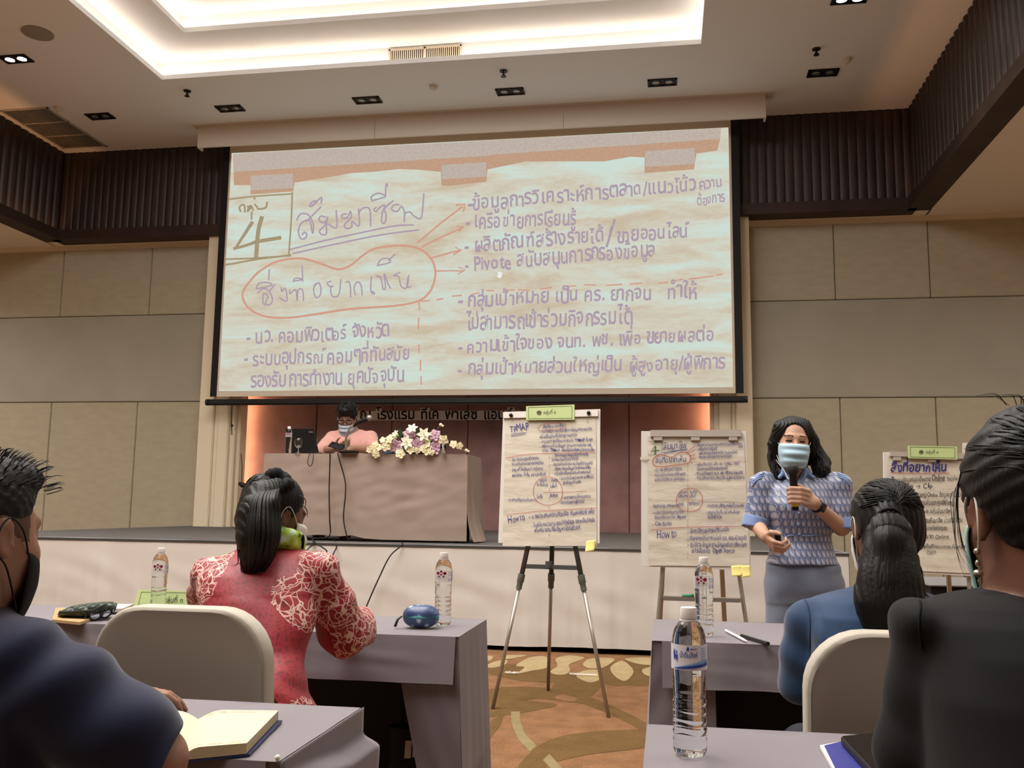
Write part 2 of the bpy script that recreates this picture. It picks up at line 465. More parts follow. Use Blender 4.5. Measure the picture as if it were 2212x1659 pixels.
# dark ribbed timber bulkheads
tw = NT('dark_timber'); co = tw.coord('Object', (9, 9, .6)); nz = tw.noise(co, 3, 4)
tw.base(tw.ramp(nz, [(.3, (34, 24, 20)), (.7, (58, 42, 35))])); tw.b.inputs['Roughness'].default_value = .5; tw.bump(nz, .15, .004)
timber = tw.m
flat_t = mat('dark_timber_board', (50, 37, 32), rough=.5, var=.15, vs=3)
def ribs(name, a, b_, z0, z1, inward, pitch, lean=0.0, bulge=.045):
    """half-round ribs from a to b_ (xy), bulging towards inward"""
    a, b_, inward = Vector(a), Vector(b_), Vector(inward); L = (b_-a).length; d = (b_-a)/L; n = max(1, int(L/pitch)); p = L/n; pts = []
    for i in range(n):
        for k in range(6):
            t = k/6; pts.append(a + d*(p*(i+t)) + inward*(bulge*math.sin(math.pi*t)**.6 if t else 0))
    pts.append(b_)
    B = MB(); lo = [B.vert((q.x, q.y, z0)) for q in pts]; hi = [B.vert((q.x + inward.x*lean, q.y + inward.y*lean, z1)) for q in pts]
    for i in range(len(pts)-1): B.face((lo[i], lo[i+1], hi[i+1], hi[i]))
    bk = [B.vert((q.x - inward.x*.12, q.y - inward.y*.12, z)) for q, z in ((a, z0), (b_, z0), (b_, z1), (a, z1))]
    B.face(bk); B.face((bk[0], bk[1], lo[-1], lo[0])); B.face((bk[3], bk[2], hi[-1], hi[0]))
    B.mi = 1
    # bottom ledge board
    q0, q1 = a + inward*.11, b_ + inward*.11; r0, r1 = a - inward*.18, b_ - inward*.18
    for (zz0, zz1) in ((z0-.03, z0+.12),):
        c = [(q0.x, q0.y), (q1.x, q1.y), (r1.x, r1.y), (r0.x, r0.y)]
        A = [B.vert((x, y, zz0)) for x, y in c]; 
        B.face(A); C = [B.vert((x, y, zz1)) for x, y in c[:2]]; B.face((A[0], A[1], C[1], C[0]))
    o = B.build(name, [timber, flat_t], weld=False); structure(o); return o
ribs('trim_3', (XL, YB), (XR, YB), ZL+.02, ZC, (0, -1), .115, bulge=.014)
ribs('trim_4', (XR, YBK), (XR, YB), ZL+.02, ZC, (-1, 0), .16)
ribs('trim_5', (XL, YB), (XL, YBK), ZL+.02, ZC, (1, 0), .16)
# warm strips behind the left and right ledges
for i, (x0, x1, y0, y1, m_) in enumerate(((XL+.055, XL+.075, 6.0, YB-.1, 2.0), (XR-.075, XR-.055, 3.0, YB-.1, .8))):
    o = boxobj('trim_%d' % (6+i), (x0, y0, ZL+.03), (x1, y1, ZL+.04), mat('ledge_led%d' % i, (255, 176, 112), emit=11*m_)); structure(o)
# front walls: fabric panels in three rows
fab = mat('wall_fabric', (168, 158, 136), rough=.72, spec=.25, var=.025, vs=5, vscale=(1, 1, 2.5), bump=.06, bs=120)
fabg = mat('wall_fabric_grey', (156, 149, 134), rough=.5, spec=.4, var=.03, vs=1.2, bump=.05, bs=120)
groove = mat('wall_groove', (112, 100, 80), rough=.8)
def wallpanels(name, x0, x1, up, low):
    b = MB(); b.mi = 2; slab(b, x0, x1, YW+.02, YW+.15, 0, ZL)
    def cells(cuts, z0, z1, mi):
        b.mi = mi; e = [x0] + [c for c in cuts if x0 < c < x1] + [x1]
        for p, q in zip(e, e[1:]): b.box(((p+q)/2, YW+.01, (z0+z1)/2), (q-p-.010, .05, z1-z0-.010), bev=.008)
    cells(up, 3.972, ZL-.0, 0); cells([], 2.66, 3.972, 1); cells(low, 0, 2.66, 0)
    b.mi = 3; b.box(((x0+x1)/2, YW-.03, ZL-.035), (x1-x0, .06, .07))
    structure(b.build(name, [fab, fabg, groove, cream], weld=False))
pxx = lambda x, y: P(x, y, YW).x
ur = [pxx(1803, 600), pxx(2008, 600)]; dR = ur[1]-ur[0]; ur += [ur[1]+dR*k for k in (1, 2, 3)]
lr = [pxx(1815, 900), pxx(2022, 900)]; dl_ = lr[1]-lr[0]; lr += [lr[1]+dl_*k for k in (1, 2, 3)]
ul = [pxx(327, 600), pxx(135, 620)]; dU = ul[0]-ul[1]; ul = sorted(ul + [ul[1]-dU*k for k in (1, 2)])
ll = [pxx(290, 1000), pxx(103, 1000)]; dW = ll[0]-ll[1]; ll = sorted(ll + [ll[1]-dW*k for k in (1, 2)])
NX0, NX1 = P(520, 1000, YW).x, P(1532, 1000, YW).x
wallpanels('wall_front_right', NX1+.05, RX1, ur, lr)
wallpanels('wall_front_left', RX0, NX0-.05, ul, ll)
# door-frame like columns either side of the stage niche
def column(name, xa, xb, ztop, side):
    b = MB(); w = abs(xb-xa); s = 1 if xb > xa else -1
    for f0, f1, d in ((0, .40, .36), (.40, .52, .33), (.52, .80, .36), (.80, .92, .30), (.92, 1.0, .22)):
        x0, x1 = sorted((xa + s*w*f0, xa + s*w*f1)); b.box(((x0+x1)/2, YW-.05-d/2+.1, ztop/2), (x1-x0, d, ztop), bev=.012)
    structure(b.build(name, mat('column_paint', (222, 208, 182), rough=.5, spec=.35), weld=False))
yc = YW-.31
column('trim_8', P(452, 500, yc).x, P(520, 1000, YW-.1).x, P(452, 500, yc).z, 1)
column('trim_9', P(1617, 457, yc).x, P(1536, 1000, YW-.1).x, P(1617, 457, yc).z, -1)
# niche backdrop in mauve fabric panels
mv = mat('mauve_fabric', (140, 108, 104), rough=.8, spec=.2, var=.08, vs=3, bump=.05, bs=150)
YN = YW+.28
b = MB(); xs = [P(x, 1000, YN).x for x in (515, 680, 844, 1009, 1184, 1359, 1534)]; xs[0] -= .25; xs[-1] += .3
for p, q in zip(xs, xs[1:]): b.box(((p+q)/2, YN+.03, 2.9), (q-p-.012, .06, 4.5), bev=.006)
b.mi = 1; slab(b, xs[0], xs[-1], YN+.04, YN+.12, 0, ZL)
structure(b.build('wall_stage', [mv, groove], weld=False))
for i, x in enumerate((NX0-.065, NX1+.065)):
    o = boxobj('trim_%d' % (10+i), (x-.012, YW+.10, .9), (x+.012, YW+.18, 4.2), led2); structure(o)
# other walls, behind and beside the camera
wp = mat('side_wall', (170, 152, 125), rough=.75, var=.04, vs=2)
for nme, lo, hi in (('wall_left', (RX0-.15, YBK-.2, 0), (RX0, YW+.2, ZL+.1)), ('wall_right', (RX1, YBK-.2, 0), (RX1+.15, YW+.2, ZL+.1)), ('wall_back', (RX0, YBK-.2, 0), (RX1, YBK, ZC+.6))):
    structure(boxobj(nme, lo, hi, wp))
# ------------------------------------------------------------------ patterned carpet
def carpet(name, c, var=.10):
    t = NT(name); co = t.coord('Object'); a = t.noise(co, 130, 3, .8); g = t.noise(co, 9, 3)
    k = t.math('ADD', t.math('MULTIPLY', a, .75), t.math('MULTIPLY', g, .25))
    t.base(t.ramp(k, [(.32, tuple(v*(1-var*2) for v in c)), (.68, tuple(min(255, v*(1+var*1.6)) for v in c))]))
    t.b.inputs['Roughness'].default_value = .95; t.b.inputs['Specular IOR Level'].default_value = .1; t.bump(a, .5, .006); return t.m
cb, cd, cl, cs = carpet('carpet_rust', (122, 89, 62), .16), carpet('carpet_olive', (100, 76, 46)), carpet('carpet_leaf', (158, 139, 104), .08), carpet('carpet_sage', (130, 116, 82), .08)
b = MB(); b.poly([(RX0, YBK, 0), (RX1, YBK, 0), (RX1, YW+.2, 0), (RX0, YW+.2, 0)])
fl = onplane((0, 0, 0), (0, 0, 1))
def zr(x, y): return 1020 + x/3.2605, 1150 + y/3.2605      # from the enlarged view to the photo
def blob(pts, mi, z=.001, sm=True):
    q = [fl(*zr(*p), z) for p in pts]; q = catmull(q, 5, True) if sm else q
    b.mi = mi; b.poly(q)
def band(pts, w, mi, z):
    stroke(b, [zr(*p) for p in pts], fl, w/3.26, mi=mi, off=z)
band([(-60, 1250), (100, 1235), (400, 1150), (640, 1135), (900, 1220), (1100, 1310), (1300, 1420)], 62, 1, .001)
band([(20, 1160), (250, 1130), (520, 1135), (800, 1170)], 80, 1, .0012)
blob([(-60, 1215), (200, 1180), (420, 1190), (600, 1215), (420, 1260), (150, 1300), (-60, 1310)], 1, .0013)
blob([(640, 1010), (900, 1050), (880, 1120), (760, 1190), (560, 1140)], 1, .0014)
blob([(1300, 1395), (900, 1400), (620, 1440), (460, 1510), (330, 1640), (250, 1800), (420, 1800), (520, 1650), (800, 1570), (1300, 1500)], 1, .0015)
blob([(220, 1285), (110, 1350), (45, 1480), (35, 1660), (130, 1680), (110, 1560), (130, 1450), (190, 1370)], 1, .0016)
blob([(20, 920), (260, 925), (560, 960), (820, 1040), (620, 1060), (300, 1040), (20, 960)], 1, .0010)
blob([(900, 930), (1300, 900), (1300, 1060), (1100, 1080), (930, 1060)], 1, .0011)
band([(305, 1285), (310, 1340), (350, 1440), (415, 1510)], 62, 3, .0017)
band([(535, 1600), (590, 1660), (660, 1740)], 62, 3, .0018)
blob([(600, 1150), (660, 1145), (740, 1175), (680, 1195), (590, 1175)], 0, .0020)
for q in ([(-40, 870), (60, 868), (140, 875), (130, 900), (50, 920), (-40, 925)], [(90, 945), (160, 912), (240, 900), (235, 930), (150, 955)],
          [(225, 868), (380, 866), (340, 880), (230, 895)], [(308, 940), (400, 885), (520, 876), (530, 950), (420, 975), (320, 995), (370, 950)],
          [(550, 980), (600, 940), (590, 890), (680, 868), (790, 885), (685, 930), (690, 970), (660, 1000), (590, 1003)],
          [(780, 930), (840, 890), (1000, 890), (930, 950), (830, 960)], [(735, 1010), (790, 975), (890, 972), (895, 1035), (830, 1058), (760, 1035)],
          [(975, 950), (1050, 905), (1110, 940), (1135, 990), (1075, 1048), (1000, 1010)], [(1080, 890), (1300, 885), (1300, 930), (1180, 930)], [(1200, 965), (1300, 950), (1300, 1020), (1220, 1005)]):
    blob(q, 2, .0022)
# the same motif repeated away from the aisle
for (ox, oy) in ((-2.6, .4), (1.9, -.3), (-5, .2), (3.6, .5), (-2.4, -3.4), (1.2, -3.2), (-4.6, -3.1)):
    for k in range(5):
        c = Vector((ox + random.uniform(-1, 1), oy + 6.6 + random.uniform(-.9, .5), .0022)); r = random.uniform(.12, .25); a = random.uniform(0, 3)
        q = [c + Vector((r*math.cos(t+a)*1.5, r*.7*math.sin(t+a), 0)) for t in (i*math.tau/7 for i in range(7))]; b.mi = 2; b.poly(catmull(q, 4, True))
b.mi = 0
structure(b.build('floor', [cb, cd, cl, cs], weld=False))
# ------------------------------------------------------------------ ceiling fittings
blk = mat('black_metal', (22, 21, 20), rough=.45); chrome = mat('chrome', (200, 198, 195), rough=.2, metal=1)
def lens(on): return mat('lamp_lit', (255, 246, 230), emit=60) if on else mat('lamp_glass', (150, 146, 138), rough=.15, metal=.6)
def downlight(x, y, on, label):
    t = thing('downlight', label, 'ceiling light', (x, y, ZC), 'twin recessed downlights in the ceiling')
    b = MB(); w, d = .36, .19
    for lo, hi in (((-w/2, -d/2), (w/2, -d/2+.022)), ((-w/2, d/2-.022), (w/2, d/2)), ((-w/2, -d/2), (-w/2+.022, d/2)), ((w/2-.022, -d/2), (w/2, d/2))):
        b.box((x+(lo[0]+hi[0])/2, y+(lo[1]+hi[1])/2, ZC-.008), (hi[0]-lo[0], hi[1]-lo[1], .016))
    b.box((x, y, ZC-.002), (w-.03, d-.03, .004)); b.build('frame', blk, t, weld=False)
    for s in (-1, 1):
        b = MB(); b.lathe([(.068, 0), (.066, -.010), (.056, -.012), (.054, -.006)], (x+s*.08, y, ZC-.004), 20); rim = b.build('lamp_ring', mat('lamp_ring', (60, 58, 56), rough=.3, metal=.7), t, auto=40)
        b = MB(); b.lathe([(.053, 0), (.04, -.006), (.02, -.009), (.001, -.010)], (x+s*.08, y, ZC-.008), 20); b.build('lamp_lens', lens(on), rim, smooth=True)
dn = ['unlit twin downlight nearest the left ceiling air grille', 'unlit twin downlight between the left sprinkler and the left end of the screen box',
      'unlit twin downlight below the left part of the cove air grille', 'unlit twin downlight below the middle sprinkler head', 'unlit twin downlight above the right end of the screen box',
      'unlit twin downlight beside the right smoke detector']
for x, l_ in zip((-7.63, -5.72, -3.8, -1.9, .02, 1.94), dn): downlight(x, 11.09, False, l_)
downlight(-7.65, 9.42, True, 'lit twin downlight below the round ceiling speaker at left'); downlight(1.94, 9.42, True, 'lit twin downlight at the top edge near the right bulkhead')
spot('downlight_beam', (-7.65, 9.42, ZC-.05), 90, 110, 1, radius=.05); spot('downlight_beam', (1.94, 9.42, ZC-.05), 140, 110, 1, radius=.05)
c = (-6.98, 8.9, ZC); b = MB(); b.lathe([(.17, 0), (.168, -.012), (.15, -.016), (.001, -.016)], c, 32)
t = thing('ceiling_speaker', 'round flush ceiling speaker above the lit left downlight', 'ceiling speaker', c); b.build('grille', mat('speaker_grille', (150, 142, 132), rough=.8, bump=.5, bs=400), t, auto=40)
for (x, y), l_ in (((-6.03, 10.52), 'left of the three sprinkler heads, near the cove corner'), ((-1.89, 10.53), 'middle sprinkler head below the lit cove edge'), ((1.77, 10.48), 'right sprinkler head between the two right downlights')):
    t = thing('sprinkler_head', l_, 'sprinkler', (x, y, ZC), 'ceiling sprinkler heads')
    b = MB(); b.lathe([(.05, 0), (.045, -.012), (.012, -.016), (.012, -.05), (.02, -.052), (.001, -.055)], (x, y, ZC), 16); b.build('body', mat('sprinkler_metal', (70, 66, 62), rough=.4, metal=.8), t, auto=40)
    b = MB(); b.lathe([(.001, -.072), (.034, -.072), (.034, -.076), (.001, -.076)], (x, y, ZC), 14)
    for s in (-1, 1): b.tube([(x+s*.012, y, ZC-.05), (x+s*.022, y, ZC-.062), (x+s*.006, y, ZC-.073)], .004, 6)
    b.build('deflector', mat('sprinkler_metal', (70, 66, 62)), t)
for (x, y), l_ in (((-2.84, 10.82), 'white smoke detector right of the cove air grille\'s middle'), ((2.16, 10.77), 'white smoke detector beside the right sprinkler head'), ((-8.03, 10.75), 'white smoke detector at the corner of the left ceiling air grille')):
    t = thing('smoke_detector', l_, 'smoke detector', (x, y, ZC), 'smoke detectors')
    b = MB(); b.lathe([(.055, 0), (.055, -.02), (.05, -.022)], (x, y, ZC), 24); b.build('base', mat('detector_plastic', (215, 208, 198), rough=.4), t, auto=40)
    b = MB(); b.lathe([(.044, -.022), (.042, -.045), (.03, -.055), (.001, -.057)], (x, y, ZC), 24); b.build('sensor_cap', mat('detector_plastic', (215, 208, 198)), t, auto=40)
# left ceiling air grille: three panes
t = thing('ceiling_air_grille', 'large grey three pane air grille in the ceiling at left', 'air vent', (-8.53, 11.4, ZC))
gm = mat('grille_grey', (128, 122, 114), rough=.6); fr = mat('grille_frame', (190, 182, 170), rough=.5)
b = MB(); x0, x1, y0, y1 = -8.9, -8.17, 10.72, 12.1
for q in ((x0, x0+.03, y0, y1), (x1-.03, x1, y0, y1), (x0, x1, y0, y0+.03), (x0, x1, y1-.03, y1), (x0, x1, y0+.455, y0+.475), (x0, x1, y0+.905, y0+.925)): slab(b, *q, ZC-.014, ZC)
b.build('frame', fr, t, weld=False)
for k in range(3):
    b = MB(); ya, yb = y0+.03+k*.45, y0+.455+k*.45
    for i in range(18): b.box((x0+.05+i*.037, (ya+yb)/2, ZC-.007), (.018, yb-ya, .012))
    b.mi = 1; slab(b, x0+.03, x1-.03, ya, yb, ZC-.003, ZC-.001); b.build('louvre_pane', [gm, mat('grille_dark', (105, 100, 94))], t, weld=False)
# grille in the cove upstand
yg = CY1+TR-.006; gx0, gx1, gz0, gz1 = P(840, 120, yg).x, P(997, 110, yg).x, ZC+.10, Z1-.03
t = thing('cove_air_grille', 'long white slotted air grille in the lit cove above the screen', 'air vent', ((gx0+gx1)/2, yg, gz0))
b = MB()
for q in ((gx0, gx1, gz0, gz0+.02), (gx0, gx1, gz1-.02, gz1), (gx0, gx0+.02, gz0, gz1), (gx1-.02, gx1, gz0, gz1), ((gx0+gx1)/2-.012, (gx0+gx1)/2+.012, gz0, gz1)): slab(b, q[0], q[1], yg-.014, yg, q[2], q[3])
b.build('frame', cream, t, weld=False)
b = MB(); nb = 34
for i in range(nb): b.box((gx0+.02+(gx1-gx0-.04)*(i+.5)/nb, yg-.006, (gz0+gz1)/2), (.012, .01, gz1-gz0-.03))
b.mi = 1; slab(b, gx0+.02, gx1-.02, yg-.002, yg-.001, gz0+.02, gz1-.02); b.build('slats', [cream, blk], t, weld=False)
# ------------------------------------------------------------------ screen housing box under the ceiling
YP = 11.6
b = MB(); px0, px1, pz = P(427, 290, YP).x, P(1655, 230, YP).x, (P(428, 317, YP).z + P(1655, 256, YP).z)/2
c1, c2 = P(809, 290, YP).x, P(1217, 265, YP).x
for p, q in ((px0, c1), (c1, c2), (c2, px1)): b.box(((p+q)/2, YP+.0125, (pz+ZC)/2), (q-p-.006, .025, ZC-pz), bev=.003)
slab(b, px0-.06, px1+.1, YP-.06, YP+.2, ZC-.008, ZC)
for x_ in (px0+.012, px1-.012): b.box((x_, YP+.08, (pz+ZC)/2), (.024, .12, ZC-pz))
structure(b.build('trim_12', mat('pelmet_paint', (210, 202, 190), rough=.6), weld=False))
# ------------------------------------------------------------------ projection screen
YS = 12.02
sc = onplane((0, YS, 0), (0, -1, 0))
scr = thing('projection_screen', 'large pull-down projection screen showing purple handwriting above the stage', 'projection screen', tuple(P(1030, 870, YS)))
L0, R0 = P(493, 420, YS).x, P(1577, 400, YS).x
L0, R0 = (P(497, 318, YS).x + P(468, 860, YS).x)/2, (P(1575, 263, YS).x + P(1587, 850, YS).x)/2
zt, zb = 6.42, P(1030, 853, YS).z
il, ir = (P(499.3, 331, YS).x + P(473.6, 846.5, YS).x)/2, (P(1574.6, 275, YS).x + P(1582.5, 835, YS).x)/2
it, ib = (P(499.3, 331, YS).z + P(1574.6, 275, YS).z)/2, (P(473.6, 846.5, YS).z + P(1582.5, 835, YS).z)/2
sheet = mat('screen_fabric', (206, 192, 174), rough=.8, spec=.1)
boxobj('sheet', (il-.03, YS+.004, zb), (ir+.03, YS+.012, zt), sheet, scr)
bm_ = mat('screen_border', (24, 23, 23), rough=.6)
for q in (il-.13, ir+.03): boxobj('black_border', (q, YS+.004, zb), (q+.10, YS+.013, zt), bm_, scr)
b = MB(); zc_ = P(1030, 866, YS).z; b.box(((il+ir)/2, YS+.0, zc_), (ir-il+.30, .06, .085), bev=.02); b.build('bottom_bar', mat('screen_bar', (38, 36, 35), rough=.4), scr)
for x in (il-.155, ir+.155): b = MB(); b.lathe([(.045, -.02), (.045, .02)], (x, YS, zc_), 14, ax=(1, 0, 0)); b.build('end_cap', mat('screen_bar', (38, 36, 35)), scr)
b = MB(); cp = P(501, 880, YS-.01); b.tube([cp+V(0, 0, .06), cp, P(500, 915, YS-.01), P(501, 940, YS-.01)], .007, 6); b.tube([P(501, 917, YS-.01), P(501, 922, YS-.01)], .018, 8); b.build('pull_cord', blk, scr)
# projected picture: a photographed paper sheet with hand lettering
EM = .61
def glow(name, cols, kind='flat'):
    t = NT(name); t.base((30, 30, 30)); t.b.inputs['Roughness'].default_value = .9; t.b.inputs['Specular IOR Level'].default_value = 0
    if kind == 'paper':
        a = t.noise(t.coord('Object', (.55, 1, 2.6)), 1.5, 5, .55, .6); f = t.noise(t.coord('Object', (1, 1, 3)), 9, 3)
        k = t.math('ADD', t.math('MULTIPLY', a, .82), t.math('MULTIPLY', f, .18)); c = t.ramp(k, [(.36, cols[0]), (.5, cols[1]), (.62, cols[2])])
    else: c = t.ramp(t.noise(t.coord('Object'), 30, 3), [(.35, cols[0]), (.65, cols[-1])])
    t.l(c, t.b.inputs['Emission Color']); t.b.inputs['Emission Strength'].default_value = EM; return t.m
g_paper = glow('projected_paper', [(202, 186, 162), (210, 208, 190), (206, 222, 212)], 'paper')
g_pur, g_red, g_grn, g_bar, g_tan = glow('projected_purple', [(170, 151, 164), (176, 160, 178)]), glow('projected_red', [(206, 154, 134), (212, 160, 142)]), glow('projected_green', [(160, 145, 115), (168, 154, 122)]), glow('projected_clip', [(186, 172, 160), (196, 182, 170)]), glow('projected_shadow', [(188, 152, 126), (196, 160, 135)])
g_wht = glow('projected_white', [(235, 240, 238), (240, 244, 242)])
b = MB()
gx, gz = 40, 16
b.grid(lambda u, v: V(il + (ir-il)*u, YS, ib + (it-ib)*v), gx, gz)
def pq(pts, mi, off, sm=False, o=(0, 0), k=1):
    b.mi = mi; b.poly([sc(o[0]+p[0]/k, o[1]+p[1]/k, off) for p in pts]); b.mi = 0
A, Bz, Cz, Dz = ((460, 240), 3.687), ((1000, 240), 3.568), ((460, 540), 3.687), ((1000, 540), 3.456)
# tan shadow under the clip bar, then the bar and its three clamps
pa = lambda x, y, R: (R[0][0] + x/R[1], R[0][1] + y/R[1])
edge = [pa(165, 480, A), pa(168, 590, A), pa(300, 590, A), pa(300, 665, A), pa(640, 640, A), pa(650, 570, A), pa(900, 530, A), pa(1100, 495, A), pa(1300, 482, A), pa(1480, 462, A), pa(1650, 468, A), pa(1815, 485, A), pa(1820, 590, A), pa(1860, 598, A),
        pa(180, 545, Bz), pa(190, 450, Bz), pa(480, 390, Bz), pa(800, 387, Bz), pa(1090, 388, Bz), pa(1180, 372, Bz), pa(1290, 352, Bz), pa(1400, 358, Bz), pa(1400, 478, Bz), pa(1780, 450, Bz), pa(1800, 328, Bz), pa(1960, 305, Bz), pa(1985, 200, Bz)]
pq(edge, 5, .002)
pq([pa(160, 342, A), pa(165, 485, A), pa(1000, 430, A), pa(2200, 355, A), pa(250, 335, Bz), pa(1980, 215, Bz), pa(1990, 133, Bz)], 4, .003)
for q in ([pa(300, 515, A), pa(302, 632, A), pa(640, 612, A), pa(636, 498, A)], [pa(1822, 430, A), pa(1822, 545, A), pa(2178, 522, A), pa(2178, 408, A)], [pa(1405, 310, Bz), pa(1405, 432, Bz), pa(1788, 408, Bz), pa(1788, 284, Bz)]): pq(q, 4, .004)
def st(pts, R, wpx, mi, **k): stroke(b, [pa(x, y, R) for x, y in pts], sc, wpx, mi=mi, off=.005, **k)
# green card with the figure
for q in ([(130, 703), (330, 680), (630, 660)], [(633, 650), (625, 860), (605, 1150)], [(105, 1180), (330, 1172), (620, 1152)]): st(q, A, 3.6, 3)
st([(100, 118), (170, 108), (345, 76), (620, 42)], Cz, 4, 3)
st([(312, 890), (180, 1095), (350, 1040), (535, 1010)], A, 8, 3, smooth=1); st([(390, 850), (362, 960), (345, 1165)], A, 9, 3)
st([(170, 1095), (250, 1075), (350, 1042)], A, 6, 3)
for q in ([(222, 800), (212, 770), (230, 748), (252, 755), (255, 805)], [(278, 760), (300, 770), (278, 800), (285, 770), (305, 755), (320, 790)], [(310, 805), (308, 860)], [(335, 745), (350, 760), (365, 780), (420, 770), (432, 728)], [(332, 680), (332, 700)]): st(q, A, 4, 3)
# purple title
for q in ([(668, 870), (700, 820), (760, 828), (800, 900), (795, 975), (775, 880), (745, 870), (700, 900), (682, 960), (700, 1015), (735, 1015), (748, 985), (730, 965), (712, 985)], [(860, 765), (800, 825), (745, 880)], [(770, 760), (790, 725), (835, 715), (780, 765), (862, 690), (862, 735)],
          [(895, 845), (860, 838), (845, 870), (880, 890), (905, 870), (915, 840), (900, 900), (850, 955), (870, 985), (905, 975), (910, 900), (985, 930), (982, 795)], [(1065, 820), (1033, 825), (1030, 850), (1070, 850), (1095, 800), (1100, 850), (1050, 905), (1062, 935), (1105, 925), (1110, 880), (1165, 915), (1160, 780)], [(1160, 820), (1185, 780), (1235, 770), (1255, 810), (1255, 915)], [(1300, 770), (1282, 785), (1300, 800), (1340, 760), (1370, 755), (1350, 810), (1345, 885), (1370, 890), (1380, 830), (1370, 775), (1435, 715)],
          [(1265, 715), (1265, 680), (1320, 655), (1375, 680), (1320, 700), (1265, 715)], [(1375, 680), (1378, 600), (1385, 580), (1392, 600)],
          [(1480, 745), (1440, 750), (1425, 785), (1470, 800), (1500, 760), (1525, 800), (1525, 885), (1530, 820), (1570, 805), (1600, 835), (1660, 848), (1680, 660)],
          [(620, 1102), (900, 1030), (1200, 965), (1450, 915), (1598, 908)], [(640, 1135), (1000, 1055), (1350, 985), (1640, 948)]): st(q, A, 3.4, 1)
# red bubble, arrows, dashes
st([(300, 245), (380, 165), (520, 90), (700, 68), (860, 110), (1000, 155), (1100, 120), (1200, 40), (1290, -10), (1440, -32), (1560, -30), (1660, 0), (1730, 60), (1765, 130), (1770, 220), (1730, 330), (1640, 405), (1450, 445), (1100, 470), (800, 515), (600, 540), (420, 530), (300, 475), (245, 400), (242, 330)], Cz, 4.6, 2, closed=True)
for q in ([(1630, 1050), (1800, 905), (1990, 760)], [(1940, 750), (2010, 742), (1995, 800)], [(1665, 1082), (1830, 1000), (1995, 925)], [(1945, 920), (2000, 920), (1960, 960)], [(1745, 1168), (1850, 1140), (1970, 1108)], [(1935, 1088), (1978, 1108), (1920, 1142)]): st(q, A, 3.6, 2, smooth=0)
for q in ([(1780, 168), (1900, 166), (2000, 168)], [(1960, 138), (2010, 158), (1955, 192)], [(1640, 410), (1648, 475)], [(1640, 545), (1636, 630)], [(1640, 755), (1643, 815)], [(1655, 880), (1652, 960)], [(1658, 1008), (1660, 1070)], [(1660, 408), (1725, 405)], [(1785, 398), (1832, 388)], [(1908, 368), (1980, 362)]): st(q, Cz, 3, 2, smooth=0)
for q in ([(60, 335), (120, 320)], [(180, 303), (230, 305)], [(305, 300), (385, 298)], [(415, 297), (492, 302)], [(580, 293), (660, 280)], [(762, 273), (845, 268)], [(908, 261), (990, 262)], [(1070, 265), (1188, 258)], [(1250, 256), (1338, 248)], [(1462, 248), (1528, 240)], [(1578, 232), (1640, 220)], [(1690, 218), (1868, 196)], [(1888, 188), (1938, 183)]): st(q, Dz, 2.8, 2, smooth=0)
# bubble words
for q in ([(450, 160), (445, 238)], [(345, 308), (370, 265), (440, 260), (470, 280), (400, 300), (345, 308)], [(355, 345), (400, 310), (440, 320), (470, 370), (470, 420), (440, 440), (420, 420), (440, 370), (405, 350), (400, 420), (420, 440)], [(495, 275), (450, 330)],
          [(545, 300), (550, 330), (575, 305), (590, 360), (585, 410), (530, 380)], [(612, 320), (615, 350), (650, 320), (665, 330), (672, 405), (680, 320), (715, 320), (722, 405)], [(640, 250), (660, 225), (715, 235), (640, 250)], [(712, 130), (716, 250)],
          [(845, 260), (810, 280), (805, 340), (825, 380), (855, 360), (860, 300), (840, 262), (810, 290)], [(940, 250), (910, 265), (930, 290), (960, 290), (940, 300), (945, 360), (975, 375), (1005, 350), (1020, 235)], [(1060, 260), (1080, 250), (1095, 290), (1098, 375)], [(1135, 360), (1125, 300), (1150, 255), (1180, 280), (1190, 360)],
          [(1262, 215), (1258, 320), (1275, 350), (1288, 345), (1270, 330)], [(1340, 215), (1300, 205), (1340, 230), (1355, 310), (1375, 300), (1365, 190), (1395, 270), (1415, 305)], [(1310, 125), (1340, 75), (1400, 70), (1410, 100), (1310, 125)], [(1400, 85), (1450, 35)], [(1490, 180), (1440, 205), (1480, 215), (1500, 290), (1545, 300), (1560, 200), (1545, 290), (1575, 295)]): st(q, Cz, 3, 1)
def wr(s, x0, y0, x1, y1, h, **k): write(b, s, sc, (x0, y0), (x1, y1), h*1.2, off=.005, bold=.017, jit=.05, slant=.08, mi=1, **k)
wr('-ข้อมูลการวิเคราะห์การตลาด/แนวโน้ว', 1010, 454, 1504, 411, 20); wr('ความ', 1510, 410, 1560, 402, 15); wr('ต้องการ', 1506, 443, 1568, 436, 14)
wr('- เครือข่ายการเรียนรู้', 1006, 494, 1245, 487, 21); wr('- ผลิตภัณฑ์สร้างรายได้', 1003, 546, 1305, 522, 21); wr('/ ขายออนไลน์', 1312, 524, 1490, 512, 20); st([(1108, 1045), (1170, 840)], Bz, 5, 1)
wr('- Pivote สนับสนุนการกรองข้อมูล', 1004, 586, 1418, 552, 21)
wr('- กลุ่มเป้าหมาย เป็น คร. ยากจน', 988, 664, 1410, 645, 20); wr('ทำให้', 1440, 646, 1506, 642, 20)
wr('ไม่สามารถเข้าร่วมกิจกรรมได้', 1008, 714, 1362, 698, 22)
wr('- ความเข้าใจของ จนท. พช. เพื่อ ขยายผลต่อ', 988, 763, 1542, 735, 19); wr('- กลุ่มเป้าหมายส่วนใหญ่เป็น', 988, 810, 1345, 803, 20); wr('ผู้สูงอายุ/ผู้พิการ', 1358, 803, 1566, 795, 19)
